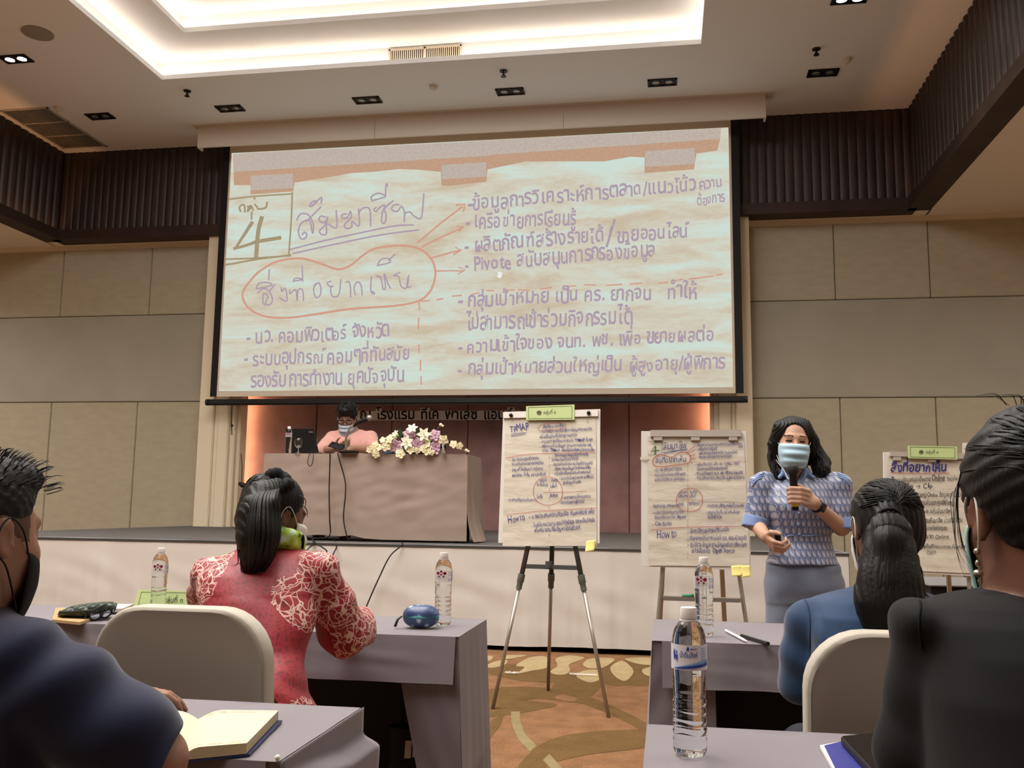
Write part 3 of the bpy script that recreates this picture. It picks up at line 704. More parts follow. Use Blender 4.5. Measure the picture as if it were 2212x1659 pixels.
wr('- นว. คอมพิวเตอร์ จังหวัด', 532, 744, 844, 727, 20); wr('- ระบบอุปกรณ์คอมๆที่ทันสมัย', 528, 790, 884, 778, 20); wr('รองรับการทำงาน ยุคปัจจุบัน', 540, 838, 872, 824, 21)
# hand pointer on the projected picture
st([(255, 190), (262, 205), (285, 205), (292, 175), (285, 168), (284, 185), (279, 165), (277, 183), (271, 163), (269, 183), (263, 168), (264, 195)], Dz, 1.2, 6); pq([(262, 185), (265, 205), (284, 205), (290, 182)], 6, .005, o=Dz[0], k=Dz[1])
b.build('projected_picture', [g_paper, g_pur, g_red, g_grn, g_bar, g_tan, g_wht], scr, weld=False, norm=False)
# ------------------------------------------------------------------ hotel name lettering on the backdrop
YL = YN-.02
sg = onplane((0, YL, 0), (0, -1, 0))
sign = thing('backdrop_lettering', 'black cut-out lettering on a pale strip across the mauve backdrop', 'sign', tuple(P(950, 905, YL)))
b = MB(); A0, A1 = sg(772, 886), sg(1130, 886); zl0, zl1 = sg(900, 907.5).z, sg(900, 887.5).z
slab(b, sg(745, 900).x, sg(1125, 900).x, YL+.004, YL+.018, zl0, zl1)
for x0, x1, y in ((812, 824, 881), (908, 928, 881), (1096, 1112, 880)): slab(b, sg(x0, y).x, sg(x1, y).x, YL+.004, YL+.018, zl1, sg(x0, y).z)
b.build('backing_strip', mat('foam_board', (228, 220, 218), rough=.7), sign, weld=False)
for s_, x0, x1 in (('ณ', 776, 803), ('โรงแรม', 813, 897), ('ทีเค', 908, 949), ('พาเลซ', 961, 1032), ('แอนด์', 1044, 1108)):
    b = MB(); write(b, s_, sg, (x0, 905.5), (x1, 905.2), 17.5, off=.0, bold=.018); b.build('word', mat('black_board', (28, 24, 26), rough=.6), sign, weld=False, norm=False)
# ------------------------------------------------------------------ stage with its white skirt
ZS, YF = .857, 7.86
XS1, XS0 = 1.449, -7.2
stg = thing('stage', 'low stage with dark grey carpet top and a white cloth skirt along its front', 'stage', (-2.5, YF, 0))
b = MB(); pts = [(XS0, YF+.02), (XS1, YF+.02), (XS1, YW-.03), (NX1-.03, YW-.03), (NX1-.03, YN-.01), (NX0+.03, YN-.01), (NX0+.03, YW-.03), (-6.7, YW-.03), (-6.75, 12.2), (-6.9, 9.6), (XS0, 8.6)]
b.extrude([V(x, y, .05) for x, y in pts], (0, 0, ZS-.05)); b.build('platform', mat('stage_carpet', (88, 84, 82), rough=.9, var=.06, vs=8, bump=.15, bs=200), stg, weld=False)
cloth_w = mat('white_cloth', (200, 193, 186), rough=.6, spec=.25, sheen=.1, bump=.03, bs=300)
def ripple(x, s=1.0):
    return mnoise.noise(V(x*1.3*s, 3.1, 0))*.6 + mnoise.noise(V(x*4.1*s, 7.7, 0))*.3
def fskirt(u, v):
    x = XS0 + (XS1-XS0)*u; k = 1 - v
    fold = max(0, ripple(x*2.2))*.075*k**.7 + max(0, ripple(x*5.1 + 3))*.022*k**.5*math.sin(min(1, k*1.6)*1.57)
    diag = mnoise.noise(V(x*3 + v*2.2, v*4.5, 1))*.010*math.sin(math.pi*min(1, v*1.05))
    hem = .012*mnoise.noise(V(x*1.1, 0, 5))
    return V(x, YF - .006 - fold - diag, .045 + hem + (ZS+.004-.045-hem + .006*mnoise.noise(V(x*1.6, 2, 2)))*v)
b = MB(); b.grid(fskirt, 420, 26)
b.grid(lambda u, v: V(XS1 + .004 + max(0, ripple(u*4+9))*.04*(1-v), YF - .006 + 3.5*u, .045 + (ZS-.041)*v), 90, 12)
sk = b.build('skirt', cloth_w, stg, smooth=True)
b = MB(); slab(b, XS0, XS1+.006, YF-.012, YF+.05, ZS-.02, ZS+.001); b.build('edge_trim', mat('stage_edge', (60, 58, 57), rough=.7), stg)
# ------------------------------------------------------------------ draped tables
grey_cloth = mat('mauve_grey_cloth', (120, 113, 117), rough=.62, spec=.3, sheen=.15, bump=.04, bs=260, var=.03, vs=3)
taupe_cloth = mat('taupe_cloth', (146, 128, 116), rough=.7, spec=.25, sheen=.1, bump=.04, bs=260, var=.03, vs=3)
dark = mat('dark_laminate', (36, 32, 32), rough=.6)
def nz(a, b_, c, s=1.0): return mnoise.noise(V(a*s, b_*s, c*s))
def table(name, x0, x1, y0, y1, z, label, z0=0.0):
    t = thing(name, label, 'table', ((x0+x1)/2, (y0+y1)/2, z0))
    boxobj('tabletop', (x0+.012, y0+.012, z-.035), (x1-.012, y1-.012, z-.006), dark, t)
    for x in (x0+.1, x1-.1):
        for y in (y0+.06, y1-.06):
            b = MB(); b.tube([(x, y, z-.036), (x, y, z0)], .014, 8); b.build('leg', mat('table_leg', (40, 38, 38), rough=.4, metal=.5), t)
    boxobj('modesty_panel', (x0+.13, y1-.05, z0+.12), (x1-.13, y1-.035, z-.04), dark, t)
    return t
def drape(name, x0, x1, y0, y1, z, label, m, front=None, wraps=(), z0=0.0, seed=1, back=True, sides=(1, 1), cuff=.02, wrinkle=1.0, group=None):
    """cloth over a table: top, back and side falls to the floor; front=(x0, x1, drop) is a short flap,
    wraps are corner pieces on the front given as (outer x, inner x at top, inner x at the floor)"""
    b = MB(); zt = z + .002; W = wrinkle; zf = z0 + cuff
    b.grid(lambda u, v: V(x0+(x1-x0)*u, y0+(y1-y0)*v, zt + .0015*nz(u*7, v*5, seed)), 40, 12)
    def fall(p, d, out, n, zlow, key, flare=.05):
        p = Vector(p); d = Vector(d); out = Vector(out)
        def f(u, v):
            k = 1 - v; r = .5*nz(u*d.length*5, key, seed) + .25*nz(u*d.length*13, key+3, seed) + .14*nz(u*d.length*3 + v*2, v*3, key+seed)*math.sin(v*3.1)
            r *= min(1, u*8, (1-u)*8)
            return p + d*u + out*((flare*k + .045*W*r*k**.6) if v < .999 else 0) + V(0, 0, 0) + V(0, 0, 1)*(zlow - zt)*k
        b.grid(f, n, 22)
    if back: fall((x0, y1, zt), (x1-x0, 0, 0), (0, 1, 0), 80, zf, 1)
    if sides[1]: fall((x1, y0, zt), (0, y1-y0, 0), (1, 0, 0), 30, zf, 2, flare=.035)
    if sides[0]: fall((x0, y0, zt), (0, y1-y0, 0), (-1, 0, 0), 30, zf, 3, flare=.035)
    if front: fall((front[0], y0-.002, zt), (front[1]-front[0], 0, 0), (0, -1, 0), 60, zt-front[2], 4, flare=.028)
    for i, (xo, xt, xb) in enumerate(wraps):
        def f(u, v, xo=xo, xt=xt, xb=xb, i=i):
            k = 1 - v; xi = xt + (xb-xt)*k**1.2; s = 1 if xo > xt else -1
            return V(xi + (xo + s*.035*k - xi)*u, y0 + .004 - .02*k*u + .02*W*nz(u*2.5, v*2.4, seed+i)*k - .006*W*nz(u*3+v*5, v*3, 9+i), zt + (zf-zt)*k)
        b.grid(f, 24, 30)
    o = b.build(name, m, None, smooth=True, origin=((x0+x1)/2, (y0+y1)/2, z0)); bpy.context.view_layer.update()
    o.data.set_sharp_from_angle(angle=math.radians(60)); return tag(o, label, 'tablecloth', group)
TZ = .75
LX, LX0 = -.70, -2.71
# front left table
table('conference_table', LX0, LX, 3.19, 3.70, TZ-.004, 'long table under grey cloth where the woman in red sits')
yf = 3.19; pf = lambda x, y: P(x, y, yf)
drape('tablecloth', LX0, LX, 3.19, 3.70, TZ, 'mauve grey cloth on the long table in front of the woman in red', grey_cloth, front=(LX0+.1, pf(984, 1400).x, TZ - pf(870, 1472).z), wraps=((LX, pf(850, 1440).x, pf(850, 1440).x + (pf(905, 1659).x - pf(850, 1440).x)/.6), (LX0, LX0+.3, LX0+.2)), seed=2)
# front right table
RX = -.045; yf = 3.27
table('conference_table', RX, RX+2.0, 3.27, 3.89, TZ-.004, 'long table under grey cloth in front of the woman in the blue blazer')
drape('tablecloth', RX, RX+2.0, 3.27, 3.89, TZ, 'grey cloth on the long table holding two pens and a water bottle', grey_cloth, front=(pf(1430, 1400).x, RX+1.85, TZ - P(1560, 1489, yf).z), wraps=((RX, P(1545, 1500, yf).x, P(1552, 1600, yf).x), (RX+2.0, RX+1.7, RX+1.8)), seed=5)
# near left and near right tables
table('conference_table', -2.65, -.668, 1.60, 2.05, TZ-.004, 'near table under grey cloth holding the open notebook')
drape('tablecloth', -2.65, -.668, 1.60, 2.05, TZ, 'grey cloth with a folded corner on the near table under the open notebook', grey_cloth, front=(-2.5, -.69, .22), wraps=((-.668, -.85, -.8),), seed=8, wrinkle=1.6)
table('conference_table', -.04, 1.95, 1.56, 2.03, TZ-.004, 'near table under grey cloth holding the large water bottle in front')
drape('tablecloth', -.04, 1.95, 1.56, 2.03, TZ, 'grey cloth on the near table under the largest water bottle', grey_cloth, front=(.0, 1.9, .22), wraps=((-.04, .15, .1),), seed=11)
# folded cloth corner pinned at the end of the near left table
b = MB(); c0 = V(-.668, 1.60, TZ+.003); c1 = V(-.668, 2.05, TZ+.003)
def ff(u, v):
    p = c0.lerp(c1, u); k = v
    sm = lambda t: (lambda q: q*q*(3-2*q))(min(1, max(0, t)))
    w_ = min(1, u*2.2 + .05); kr = .05 + .10*min(1, u*1.6)
    x = .003 + (.034*sm((k-kr)/.09) - .012*sm((k-kr-.10)/.6))*w_ + .006*nz(u*4, v*3, 2)*k
    return p + V(.002 + x, .016*sm((k-kr)/.1)*u, -.02*k - .26*k*(1 + .3*u))
b.grid(ff, 24, 60); o = b.build('pinned_fold', grey_cloth, None, smooth=True); solidify(o, .002)
pc = [q for q in bpy.data.objects if q.get('label', '').startswith('grey cloth with a folded')][0]
o.parent = pc; o.matrix_parent_inverse = Matrix.Translation(-pc.location)
b = MB(); b.sphere(V(-.672, 1.605, TZ+.008), .005, 8, 6); o = b.build('pin_head', mat('pearl', (235, 228, 215), rough=.2), None, smooth=True); o.parent = pc; o.matrix_parent_inverse = Matrix.Translation(-pc.location)
# presenter's table on the stage
ptY = 8.33; tx0, tx1 = P(571, 985, ptY).x, P(1010, 985, ptY).x; tz = P(800, 980.5, ptY).z; ty1 = ptY + .62
table('presenter_table', tx0, tx1, ptY, ty1, tz-.004, 'long table under taupe cloth on the stage with flowers and a laptop', ZS)
b = MB()
def hem(u): return ZS + .02 + .035*max(0, 1-abs(u-.30)/.3) + .02*max(0, 1-abs(u-.46)/.06)
def pf_(u, v):
    k = 1-v; zl = hem(u)
    w_ = nz(u*9, 1, 3)*.025*k + .012*nz(u*3+v*4, v*3-u*4, 8)*math.sin(v*3.1) + .007*nz(u*10-v*8, v*6+u*6, 4)*math.sin(v*3.1)
    return V(tx0+(tx1-tx0)*u + .012*k*(u-.5)*2, ptY - .03*k - w_, tz+.002 + (zl-tz-.002)*k)
b.grid(pf_, 120, 40); b.grid(lambda u, v: V(tx0+(tx1-tx0)*u, ptY+(ty1-ptY)*v, tz+.002), 40, 8)
def ps(u, v):
    k = 1-v; f = .5+.5*math.sin(u*26 + 1.5*nz(u*3, v, 3))
    return V(tx1 + .012*k + .045*f*k**.7*min(1, u*7) + (.07*k**6 if u < .6 else 0), ptY+(ty1-ptY)*u - .03*k*(1-u) - (.02*k if u < .02 else 0), tz+.002 + (ZS+.012-tz)*k)
b.grid(ps, 60, 24); b.grid(lambda u, v: V(tx0 - .02*(1-v), ptY+(ty1-ptY)*u, tz+.002+(ZS+.02-tz)*(1-v)), 20, 10)
o = b.build('tablecloth', taupe_cloth, None, smooth=True, origin=((tx0+tx1)/2, (ptY+ty1)/2, ZS)); o.data.set_sharp_from_angle(angle=math.radians(60))
tag(o, 'wrinkled taupe cloth over the presenter table on the stage', 'tablecloth')
# side table far right
table('side_table', 1.62, 3.4, 6.15, 6.9, .745, 'table with a black skirt standing behind the right flip charts')
ob = MB(); slab(ob, 1.6, 3.42, 6.13, 6.92, .745, .752); ob.mi = 1; slab(ob, 1.62, 3.4, 6.145, 6.149, .1, .745); slab(ob, 1.615, 1.619, 6.15, 6.9, .1, .745)
tag(ob.build('tablecloth', [mat('slate_cloth', (120, 116, 114), rough=.7), mat('black_cloth', (20, 19, 20), rough=.8)], None, weld=False, origin=(2.5, 6.5, .1)), 'slate top cloth with black skirt on the table behind the right flip charts', 'tablecloth')
# ------------------------------------------------------------------ covered banquet chairs
chair_cloth = mat('chair_spandex', (180, 171, 157), rough=.55, spec=.3, sheen=.1, bump=.02, bs=500)
chair_grey = mat('chair_back_panel', (160, 151, 138), rough=.6, spec=.25, bump=.02, bs=500)
def chair(x, y, label, zt=.94, w=.45):
    t = thing('banquet_chair', label, 'chair', (x, y, 0), 'covered banquet chairs')
    def outline(s, dz=0):
        pts = []; hw = w/2*s; r = .13; top = zt - (1-s)*w/2
        for k in range(9):
            a = math.pi/2*k/8; pts.append((hw - r + r*math.sin(a), top - r + r*math.cos(a)))
        pts += [(hw*1.0, .62), (hw*.95, .50), (hw*.93, .40)]
        return pts + [(-a, z_) for a, z_ in pts[::-1]]
    b = MB(); prev = None
    def lean(z_): return -.05*(z_-.42)/.5
    for yy, s, mi in ((.030, .90, 0), (.034, .97, 0), (.018, 1.0, 0), (-.018, 1.0, 0), (-.032, .985, 0), (-.037, .955, 1), (-.034, .93, 1)):
        R = [b.vert((x+a, y+yy+lean(z_), z_)) for a, z_ in outline(s)]
        if prev: b.mi = mi; b.bridge(prev, R)
        else: b.mi = 0; b.face(R)
        prev = R
    b.mi = 1; b.face(prev[::-1]); b.build('backrest', [chair_cloth, chair_grey], t, auto=50)
    b = MB(); b.box((x, y+.24, .455), (w-.01, .44, .075), bev=.03); b.build('seat', chair_cloth, t, auto=50)
    for sx in (-1, 1):
        for yy, o_ in ((.06, -.02), (.43, .02)):
            b = MB(); b.tube([(x+sx*(w/2-.03), y+yy, .43), (x+sx*(w/2-.02), y+yy+o_*.6, .2), (x+sx*(w/2-.012), y+yy+o_, 0)], [.045, .026, .022], 10); b.build('leg', chair_cloth, t, smooth=True)
    return t
cl_ = PZ(400, 1308, .94); cr_ = PZ(1838, 1360, .94)
chair(cl_.x, cl_.y+.05, 'grey covered banquet chair behind the woman in red', w=(P(586, 1420, cl_.y).x - P(214, 1420, cl_.y).x))
chair(P(1737, 1480, cr_.y).x + .225, cr_.y+.05, 'cream covered banquet chair behind the woman in the blue blazer')
# ------------------------------------------------------------------ flip charts
white_f = mat('board_frame_white', (214, 208, 200), rough=.4); alu = mat('aluminium', (168, 160, 150), rough=.35, metal=.7); dkm = mat('dark_steel', (84, 86, 84), rough=.45, metal=.15)
collar_m = mat('clamp_plastic', (96, 98, 90), rough=.5); clampg = mat('clamp_bar_grey', (172, 162, 152), rough=.5)
t = NT('flip_paper'); co = t.coord('Object', (1, 1, 3.2)); pn = t.noise(co, 9, 4, .6, .5)
t.base(t.ramp(pn, [(.3, (198, 188, 172)), (.7, (210, 200, 184))])); t.b.inputs['Roughness'].default_value = .75; t.bump(pn, .2, .012); flip_paper = t.m
ink_b, ink_r, ink_g, ink_k = mat('ink_blue', (42, 44, 118), rough=.6), mat('ink_red', (172, 84, 70), rough=.6), mat('ink_green', (52, 92, 62), rough=.6), mat('ink_black', (52, 48, 50), rough=.6)
INKS = [flip_paper, ink_b, ink_r, ink_g, ink_k]
def board_plane(p0, p1, lean):
    """plane through floor points p0, p1 leaning back"""
    d = Vector((p1[0]-p0[0], p1[1]-p0[1], 0)).normalized(); up = V(-d.y*lean, d.x*lean, 1).normalized(); return onplane(V(p0[0], p0[1], 0), d.cross(up)), d, up, d.cross(up)
def slabpx(b, fn, px, off0, off1):
    """plate with pixel outline between two distances in front of the plane"""
    A = [b.vert(fn(x, y, off0)) for x, y in px]; B = [b.vert(fn(x, y, off1)) for x, y in px]; b.bridge(A, B); b.face(A[::-1]); b.face(B)
def quadgrid(b, fn, c, nu, nv, off, wav):
    (ax, ay), (bx, by), (cx, cy), (dx, dy) = c      # TL TR BR BL
    def f(u, v):
        x = (ax*(1-u)+bx*u)*(1-v) + (dx*(1-u)+cx*u)*v; y = (ay*(1-u)+by*u)*(1-v) + (dy*(1-u)+cy*u)*v
        return fn(x, y, off + wav*(nz(u*3, v*14, 2)*.5 + .5)*min(1, v*6+.1) )
    b.grid(f, nu, nv)
def rect(x0, y0, x1, y1): return [(x0, y0), (x1, y0), (x1, y1), (x0, y1)]
def sign_card(fn, c, txt, label, cat='sign', off=.022, group='green group name cards'):
    (ax, ay), (bx, by), (cx, cy), (dx, dy) = c
    t = thing('name_card', label, cat, tuple(fn((ax+cx)/2, (dy+cy)/2, off)), group)
    b = MB(); slabpx(b, fn, c, off-.002, off)
    def q(u, v): return ((ax*(1-u)+bx*u)*(1-v)+(dx*(1-u)+cx*u)*v, (ay*(1-u)+by*u)*(1-v)+(dy*(1-u)+cy*u)*v)
    for e in ([q(.05, .1), q(.95, .1)], [q(.95, .1), q(.95, .9)], [q(.95, .9), q(.05, .9)], [q(.05, .9), q(.05, .1)]): stroke(b, e, fn, .9, mi=1, off=off+.001)
    m0 = q(.27, .5); h = (dy-ay)*.17
    b.mi = 2; b.poly([fn(m0[0]+h*1.15*math.cos(a), m0[1]+h*math.sin(a), off+.001) for a in (k*math.tau/14 for k in range(14))]); b.mi = 1
    b.poly([fn(m0[0]+h*.8*math.cos(a), m0[1]-h*.2+h*.5*math.sin(a), off+.0015) for a in (k*math.tau/12 for k in range(12))]); b.mi = 0
    write(b, txt, fn, q(.36, .62), q(.62, .58), (dy-ay)*.2, off=off+.001, mi=1, bold=.01)
    b.build('card', [mat('green_card', (186, 202, 142), rough=.6), mat('card_print', (74, 78, 56), rough=.6), mat('card_emblem', (120, 110, 84), rough=.6)], t, weld=False, norm=False)
    return t
def sticky(fn, c, label, off=.03):
    b = MB(); (ax, ay), (bx, by), (cx, cy), (dx, dy) = c
    b.grid(lambda u, v: fn((ax*(1-u)+bx*u)*(1-v)+(dx*(1-u)+cx*u)*v, (ay*(1-u)+by*u)*(1-v)+(dy*(1-u)+cy*u)*v, off+.012*v*v), 4, 6)
    o = b.build('sticky_note', mat('sticky_yellow', (232, 218, 134), rough=.6), None, smooth=True, origin=fn(ax, ay, off)); solidify(o, .0008); tag(o, label, 'sticky note', 'yellow sticky notes')
def scrawl(b, fn, lines, off, mi=1, bold=.02, jit=.05):
    for L in lines:
        s, x0, y0, x1, y1, h = L[:6]; write(b, s, fn, (x0, y0), (x1, y1), h, off=off, mi=(L[6] if len(L) > 6 else mi), bold=bold, jit=jit, slant=.1)
# --- first chart, on a tripod in the aisle
f1 = (PZ(1064, 1532, 0), PZ(1315, 1550, 0), PZ(1184, 1492, 0))
fn, d1, up1, n1 = board_plane(f1[0], f1[1], .14)
c1_ = tuple((f1[0]+f1[1])/2)
e1 = thing('flip_chart', 'flip chart on a silver tripod standing in the aisle left of the other charts', 'flip chart', c1_)
b = MB(); slabpx(b, fn, [(1088, 891), (1297, 884.5), (1295.5, 1174), (1077, 1173)], -.004, .010); b.build('board', white_f, e1)
b = MB(); slabpx(b, fn, [(1089, 892), (1293, 886), (1293, 901), (1089, 905)], .010, .026); b.build('clamp_bar', mat('clamp_bar_white', (222, 214, 206), rough=.35), e1)
for x, y in ((1106.5, 899.5), (1273.5, 894.5)):
    b = MB(); p = fn(x, y, .026); b.lathe([(.012, 0), (.012, .012), (.008, .016), (.001, .017)], p, 12, ax=n1); b.build('knob', blk, e1, auto=40)
k = lambda x, y: (1060 + x/4.608, 860 + y/4.608)
b = MB(); quadgrid(b, fn, [(1093, 905), (1288, 904), (1290, 1180), (1087, 1180)], 12, 60, .0125, .006)
O = .0205
def ln(p, m, w=1.0, **kw): stroke(b, [k(*q) for q in p], fn, w, mi=m, off=O, **kw)
def K(s, x0, y0, x1, y1, h=23): return (s,) + k(x0, y0) + k(x1, y1) + (h/4.608,)
scrawl(b, fn, [K('TPMAP', 200, 352, 385, 322, 52)], O, bold=0)
scrawl(b, fn, [K('สิ่งที่อยากเห็น', 525, 308, 735, 290), K('- จะทำให้มีระบบที่มีบริการข้อมูลของหน่วย', 495, 355, 1015, 322), K('เพื่อเป็นฐานที่ได้รับฐานทุกวัน', 490, 405, 865, 382), K('- หาแนวทางที่จะจากระบบ TPMAP ในทุก', 490, 452, 1020, 432), K('- เพื่อจะแก้ไขปัญหาตามสถานของ คร', 490, 500, 1005, 482), K('ระบบ TPMAP เพื่อให้ส่งต่อหน่วยงานอื่น', 515, 540, 1035, 530),
    K('- ต้องส่งออกข้อมูลมาวิเคราะห์เพื่อ', 622, 588, 980, 575), K('โปรแกรมเรื่องนำไปใช้', 612, 632, 880, 618), K('- ตรวจสอบรายงานโดยใช้ข้อมูลปี', 612, 678, 1018, 665), K('เรื่องการรวมข้อมูลทุกช่วยเหลือใน', 640, 722, 1000, 708), K('หรือมีเครื่องมือจะส่งเคราะห์', 640, 768, 998, 752), K('- ของ สำเร็จหน่วยงาน จะดีขึ้นได้', 690, 820, 1028, 798), K('ฐานข้อมูลร่วมกัน', 725, 862, 905, 845),
    K('- มีการประชุม/ติดตาม', 195, 635, 488, 612), K('ระบบติดตามอย่างต่อเนื่อง', 215, 675, 535, 662), K('- เมนูแก้ไขปัญหา อยู่รอบ', 195, 732, 525, 718), K('พอเพียง ที่เป็น ของสหพันธ์', 218, 788, 555, 772),
    K('เครื่องมือ', 495, 842, 572, 830, 24), K('บันทึก', 605, 840, 675, 832, 24), K('จัดเก็บข้อมูล', 465, 882, 580, 876, 24), K('ในพื้นที่', 598, 898, 665, 890, 24), K('สิ่งที่มี', 465, 1005, 525, 998, 26), K('สิ่งที่ขาด', 598, 992, 675, 986, 26), K('- รายงานที่ชุมชนต้องการ', 165, 1030, 465, 1030), K('- จะรายงานให้ครบตาม', 712, 1008, 1000, 992), K('ต้องตรงของผู้ใช้ให้ได้', 700, 1058, 940, 1045)], O, bold=.008)
scrawl(b, fn, [K('Howto', 180, 1245, 350, 1215, 58)], O, bold=-.005)
scrawl(b, fn, [K('-- การประสานความร่วมมือ กับสหพันธ์ เพื่อ', 380, 1205, 1035, 1150, 32), K('- โดยให้ทุกหน่วยสามารถเข้าถึงข้อมูล อย่างเป็นปัจจุบัน', 415, 1290, 1045, 1232, 32), K('เพื่อสามารถแก้ไขปัญหาได้ทันท่วงที', 435, 1342, 900, 1310, 32)], O, bold=.008)
ln([(480, 300), (520, 268), (640, 250), (740, 262), (755, 290), (720, 315), (600, 325), (500, 330), (478, 305)], 2); ln([(160, 600), (420, 562), (800, 552), (1045, 545)], 2); ln([(430, 935), (470, 830), (575, 788), (680, 830), (720, 930), (690, 1030), (575, 1070), (470, 1030)], 2, closed=True)
ln([(150, 1170), (500, 1130), (1050, 1098)], 2); ln([(530, 942), (740, 940), (960, 930)], 2, .8)
for y in (580, 660, 745, 810, 900, 980, 1080, 1350): ln([(588, y), (590, y+30)], 2, .8)
ln([(210, 370), (300, 355), (358, 350)], 1); ln([(212, 385), (300, 370), (355, 364)], 1); ln([(975, 222), (966, 258)], 3, .8)
b.build('paper_pad', INKS, e1, weld=False, norm=False)
apex = V(c1_[0], f1[0].y + .30, 1.80)
for i, (ft, top) in enumerate(((f1[0], fn(1142, 1160, -.03)), (f1[1], fn(1237, 1160, -.03)), (f1[2], fn(1184, 1160, -.12)))):
    dn_ = (ft - top).normalized(); L = (ft-top).length
    up_ = top - dn_*(.5 if i != 2 else .0)
    b = MB(); b.tube([up_, top + dn_*L*.27], .0155, 12); lg = b.build('leg', dkm if i != 2 else mat('dark_green_steel', (66, 68, 60), rough=.4, metal=.4), e1, smooth=True)
    b = MB(); b.tube([top + dn_*L*.25, ft + V(0, 0, .0)], .0115, 12); b.build('leg_extension', alu, lg, smooth=True)
    b = MB(); b.tube([top + dn_*L*.22, top + dn_*L*.265, top + dn_*L*.27, top + dn_*L*.31], [.022, .022, .018, .018], 12); b.build('leg_clamp', collar_m, lg, auto=40)
cb0, cb1 = fn(1131, 1224, -.03), fn(1245, 1224, -.03); b = MB(); b.box((cb0+cb1)/2, ((cb1-cb0).length, .02, .026), M=Matrix((d1, V(-d1.y, d1.x, 0), V(0, 0, 1))).transposed()); b.build('crossbar', dkm, e1)
b = MB(); p = fn(1184, 1219, -.02); b.lathe([(.022, -.02), (.022, .02)], p, 14); b.build('brace_hub', dkm, e1, auto=40)
sign_card(fn, [(1139, 880), (1243, 876.5), (1243, 909), (1139, 910)], 'กลุ่มที่ ๔', 'green card with printed group name clipped on top of the tripod flip chart', off=.032)
sticky(fn, [(1268, 1170), (1288, 1167), (1286, 1190), (1266, 1194)], 'yellow sticky note on the lower right corner of the tripod flip chart', off=.026)
# --- second chart, on a wide frame stand
fn, d2, up2, n2 = board_plane((.1, 5.30), (.8, 5.33), .12)
g0 = fn(1500, 1420, 0); e2 = thing('flip_chart', 'flip chart numbered 4 in green beside the standing speaker', 'flip chart', (g0.x, g0.y, 0))
b = MB(); slabpx(b, fn, [(1385, 932), (1610.5, 932), (1622.5, 1233), (1385, 1223)], -.006, .010); b.build('board', white_f, e2)
b = MB(); slabpx(b, fn, rect(1404.7, 931, 1600, 945), .010, .03)
b.build('clamp_bar', clampg, e2)
for x in (1411.5, 1492, 1573): b = MB(); slabpx(b, fn, rect(x, 945, x+18.5, 953), .012, .028); b.build('clamp', clampg, e2)
k = lambda x, y: (1370 + x/4.608, 910 + y/4.608); O = .0215
b = MB(); quadgrid(b, fn, [(1399, 944), (1606, 942), (1619.5, 1224), (1401, 1222)], 12, 60, .0125, .006)
for q, m_ in (([(272, 205), (272, 330)], 3), ([(140, 340), (200, 338), (272, 330)], 3), ([(145, 210), (270, 205)], 3)): ln(q, m_, .8)
ln([(205, 262), (165, 305), (248, 295)], 3, 2, smooth=0); ln([(212, 255), (205, 335)], 3, 2.2); ln([(278, 322), (420, 296), (528, 285)], 1); ln([(290, 330), (420, 302), (520, 292)], 1)
ln([(200, 370), (260, 340), (370, 362), (440, 325), (520, 320), (552, 350), (555, 390), (530, 425), (420, 440), (260, 460), (195, 440), (182, 400)], 2, 1.5, closed=True)
for q in ([(520, 315), (605, 248)], [(530, 325), (605, 290)], [(553, 348), (605, 336)], [(555, 375), (612, 375)]): ln(q, 2, 1.3)
scrawl(b, fn, [K('กลุ่ม', 170, 240, 228, 228, 24) + (3,), K('สัมมาชีพ', 285, 292, 530, 270, 55), K('สิ่งที่อยากเห็น', 205, 425, 515, 405, 42)], O, bold=-.006, jit=.05)
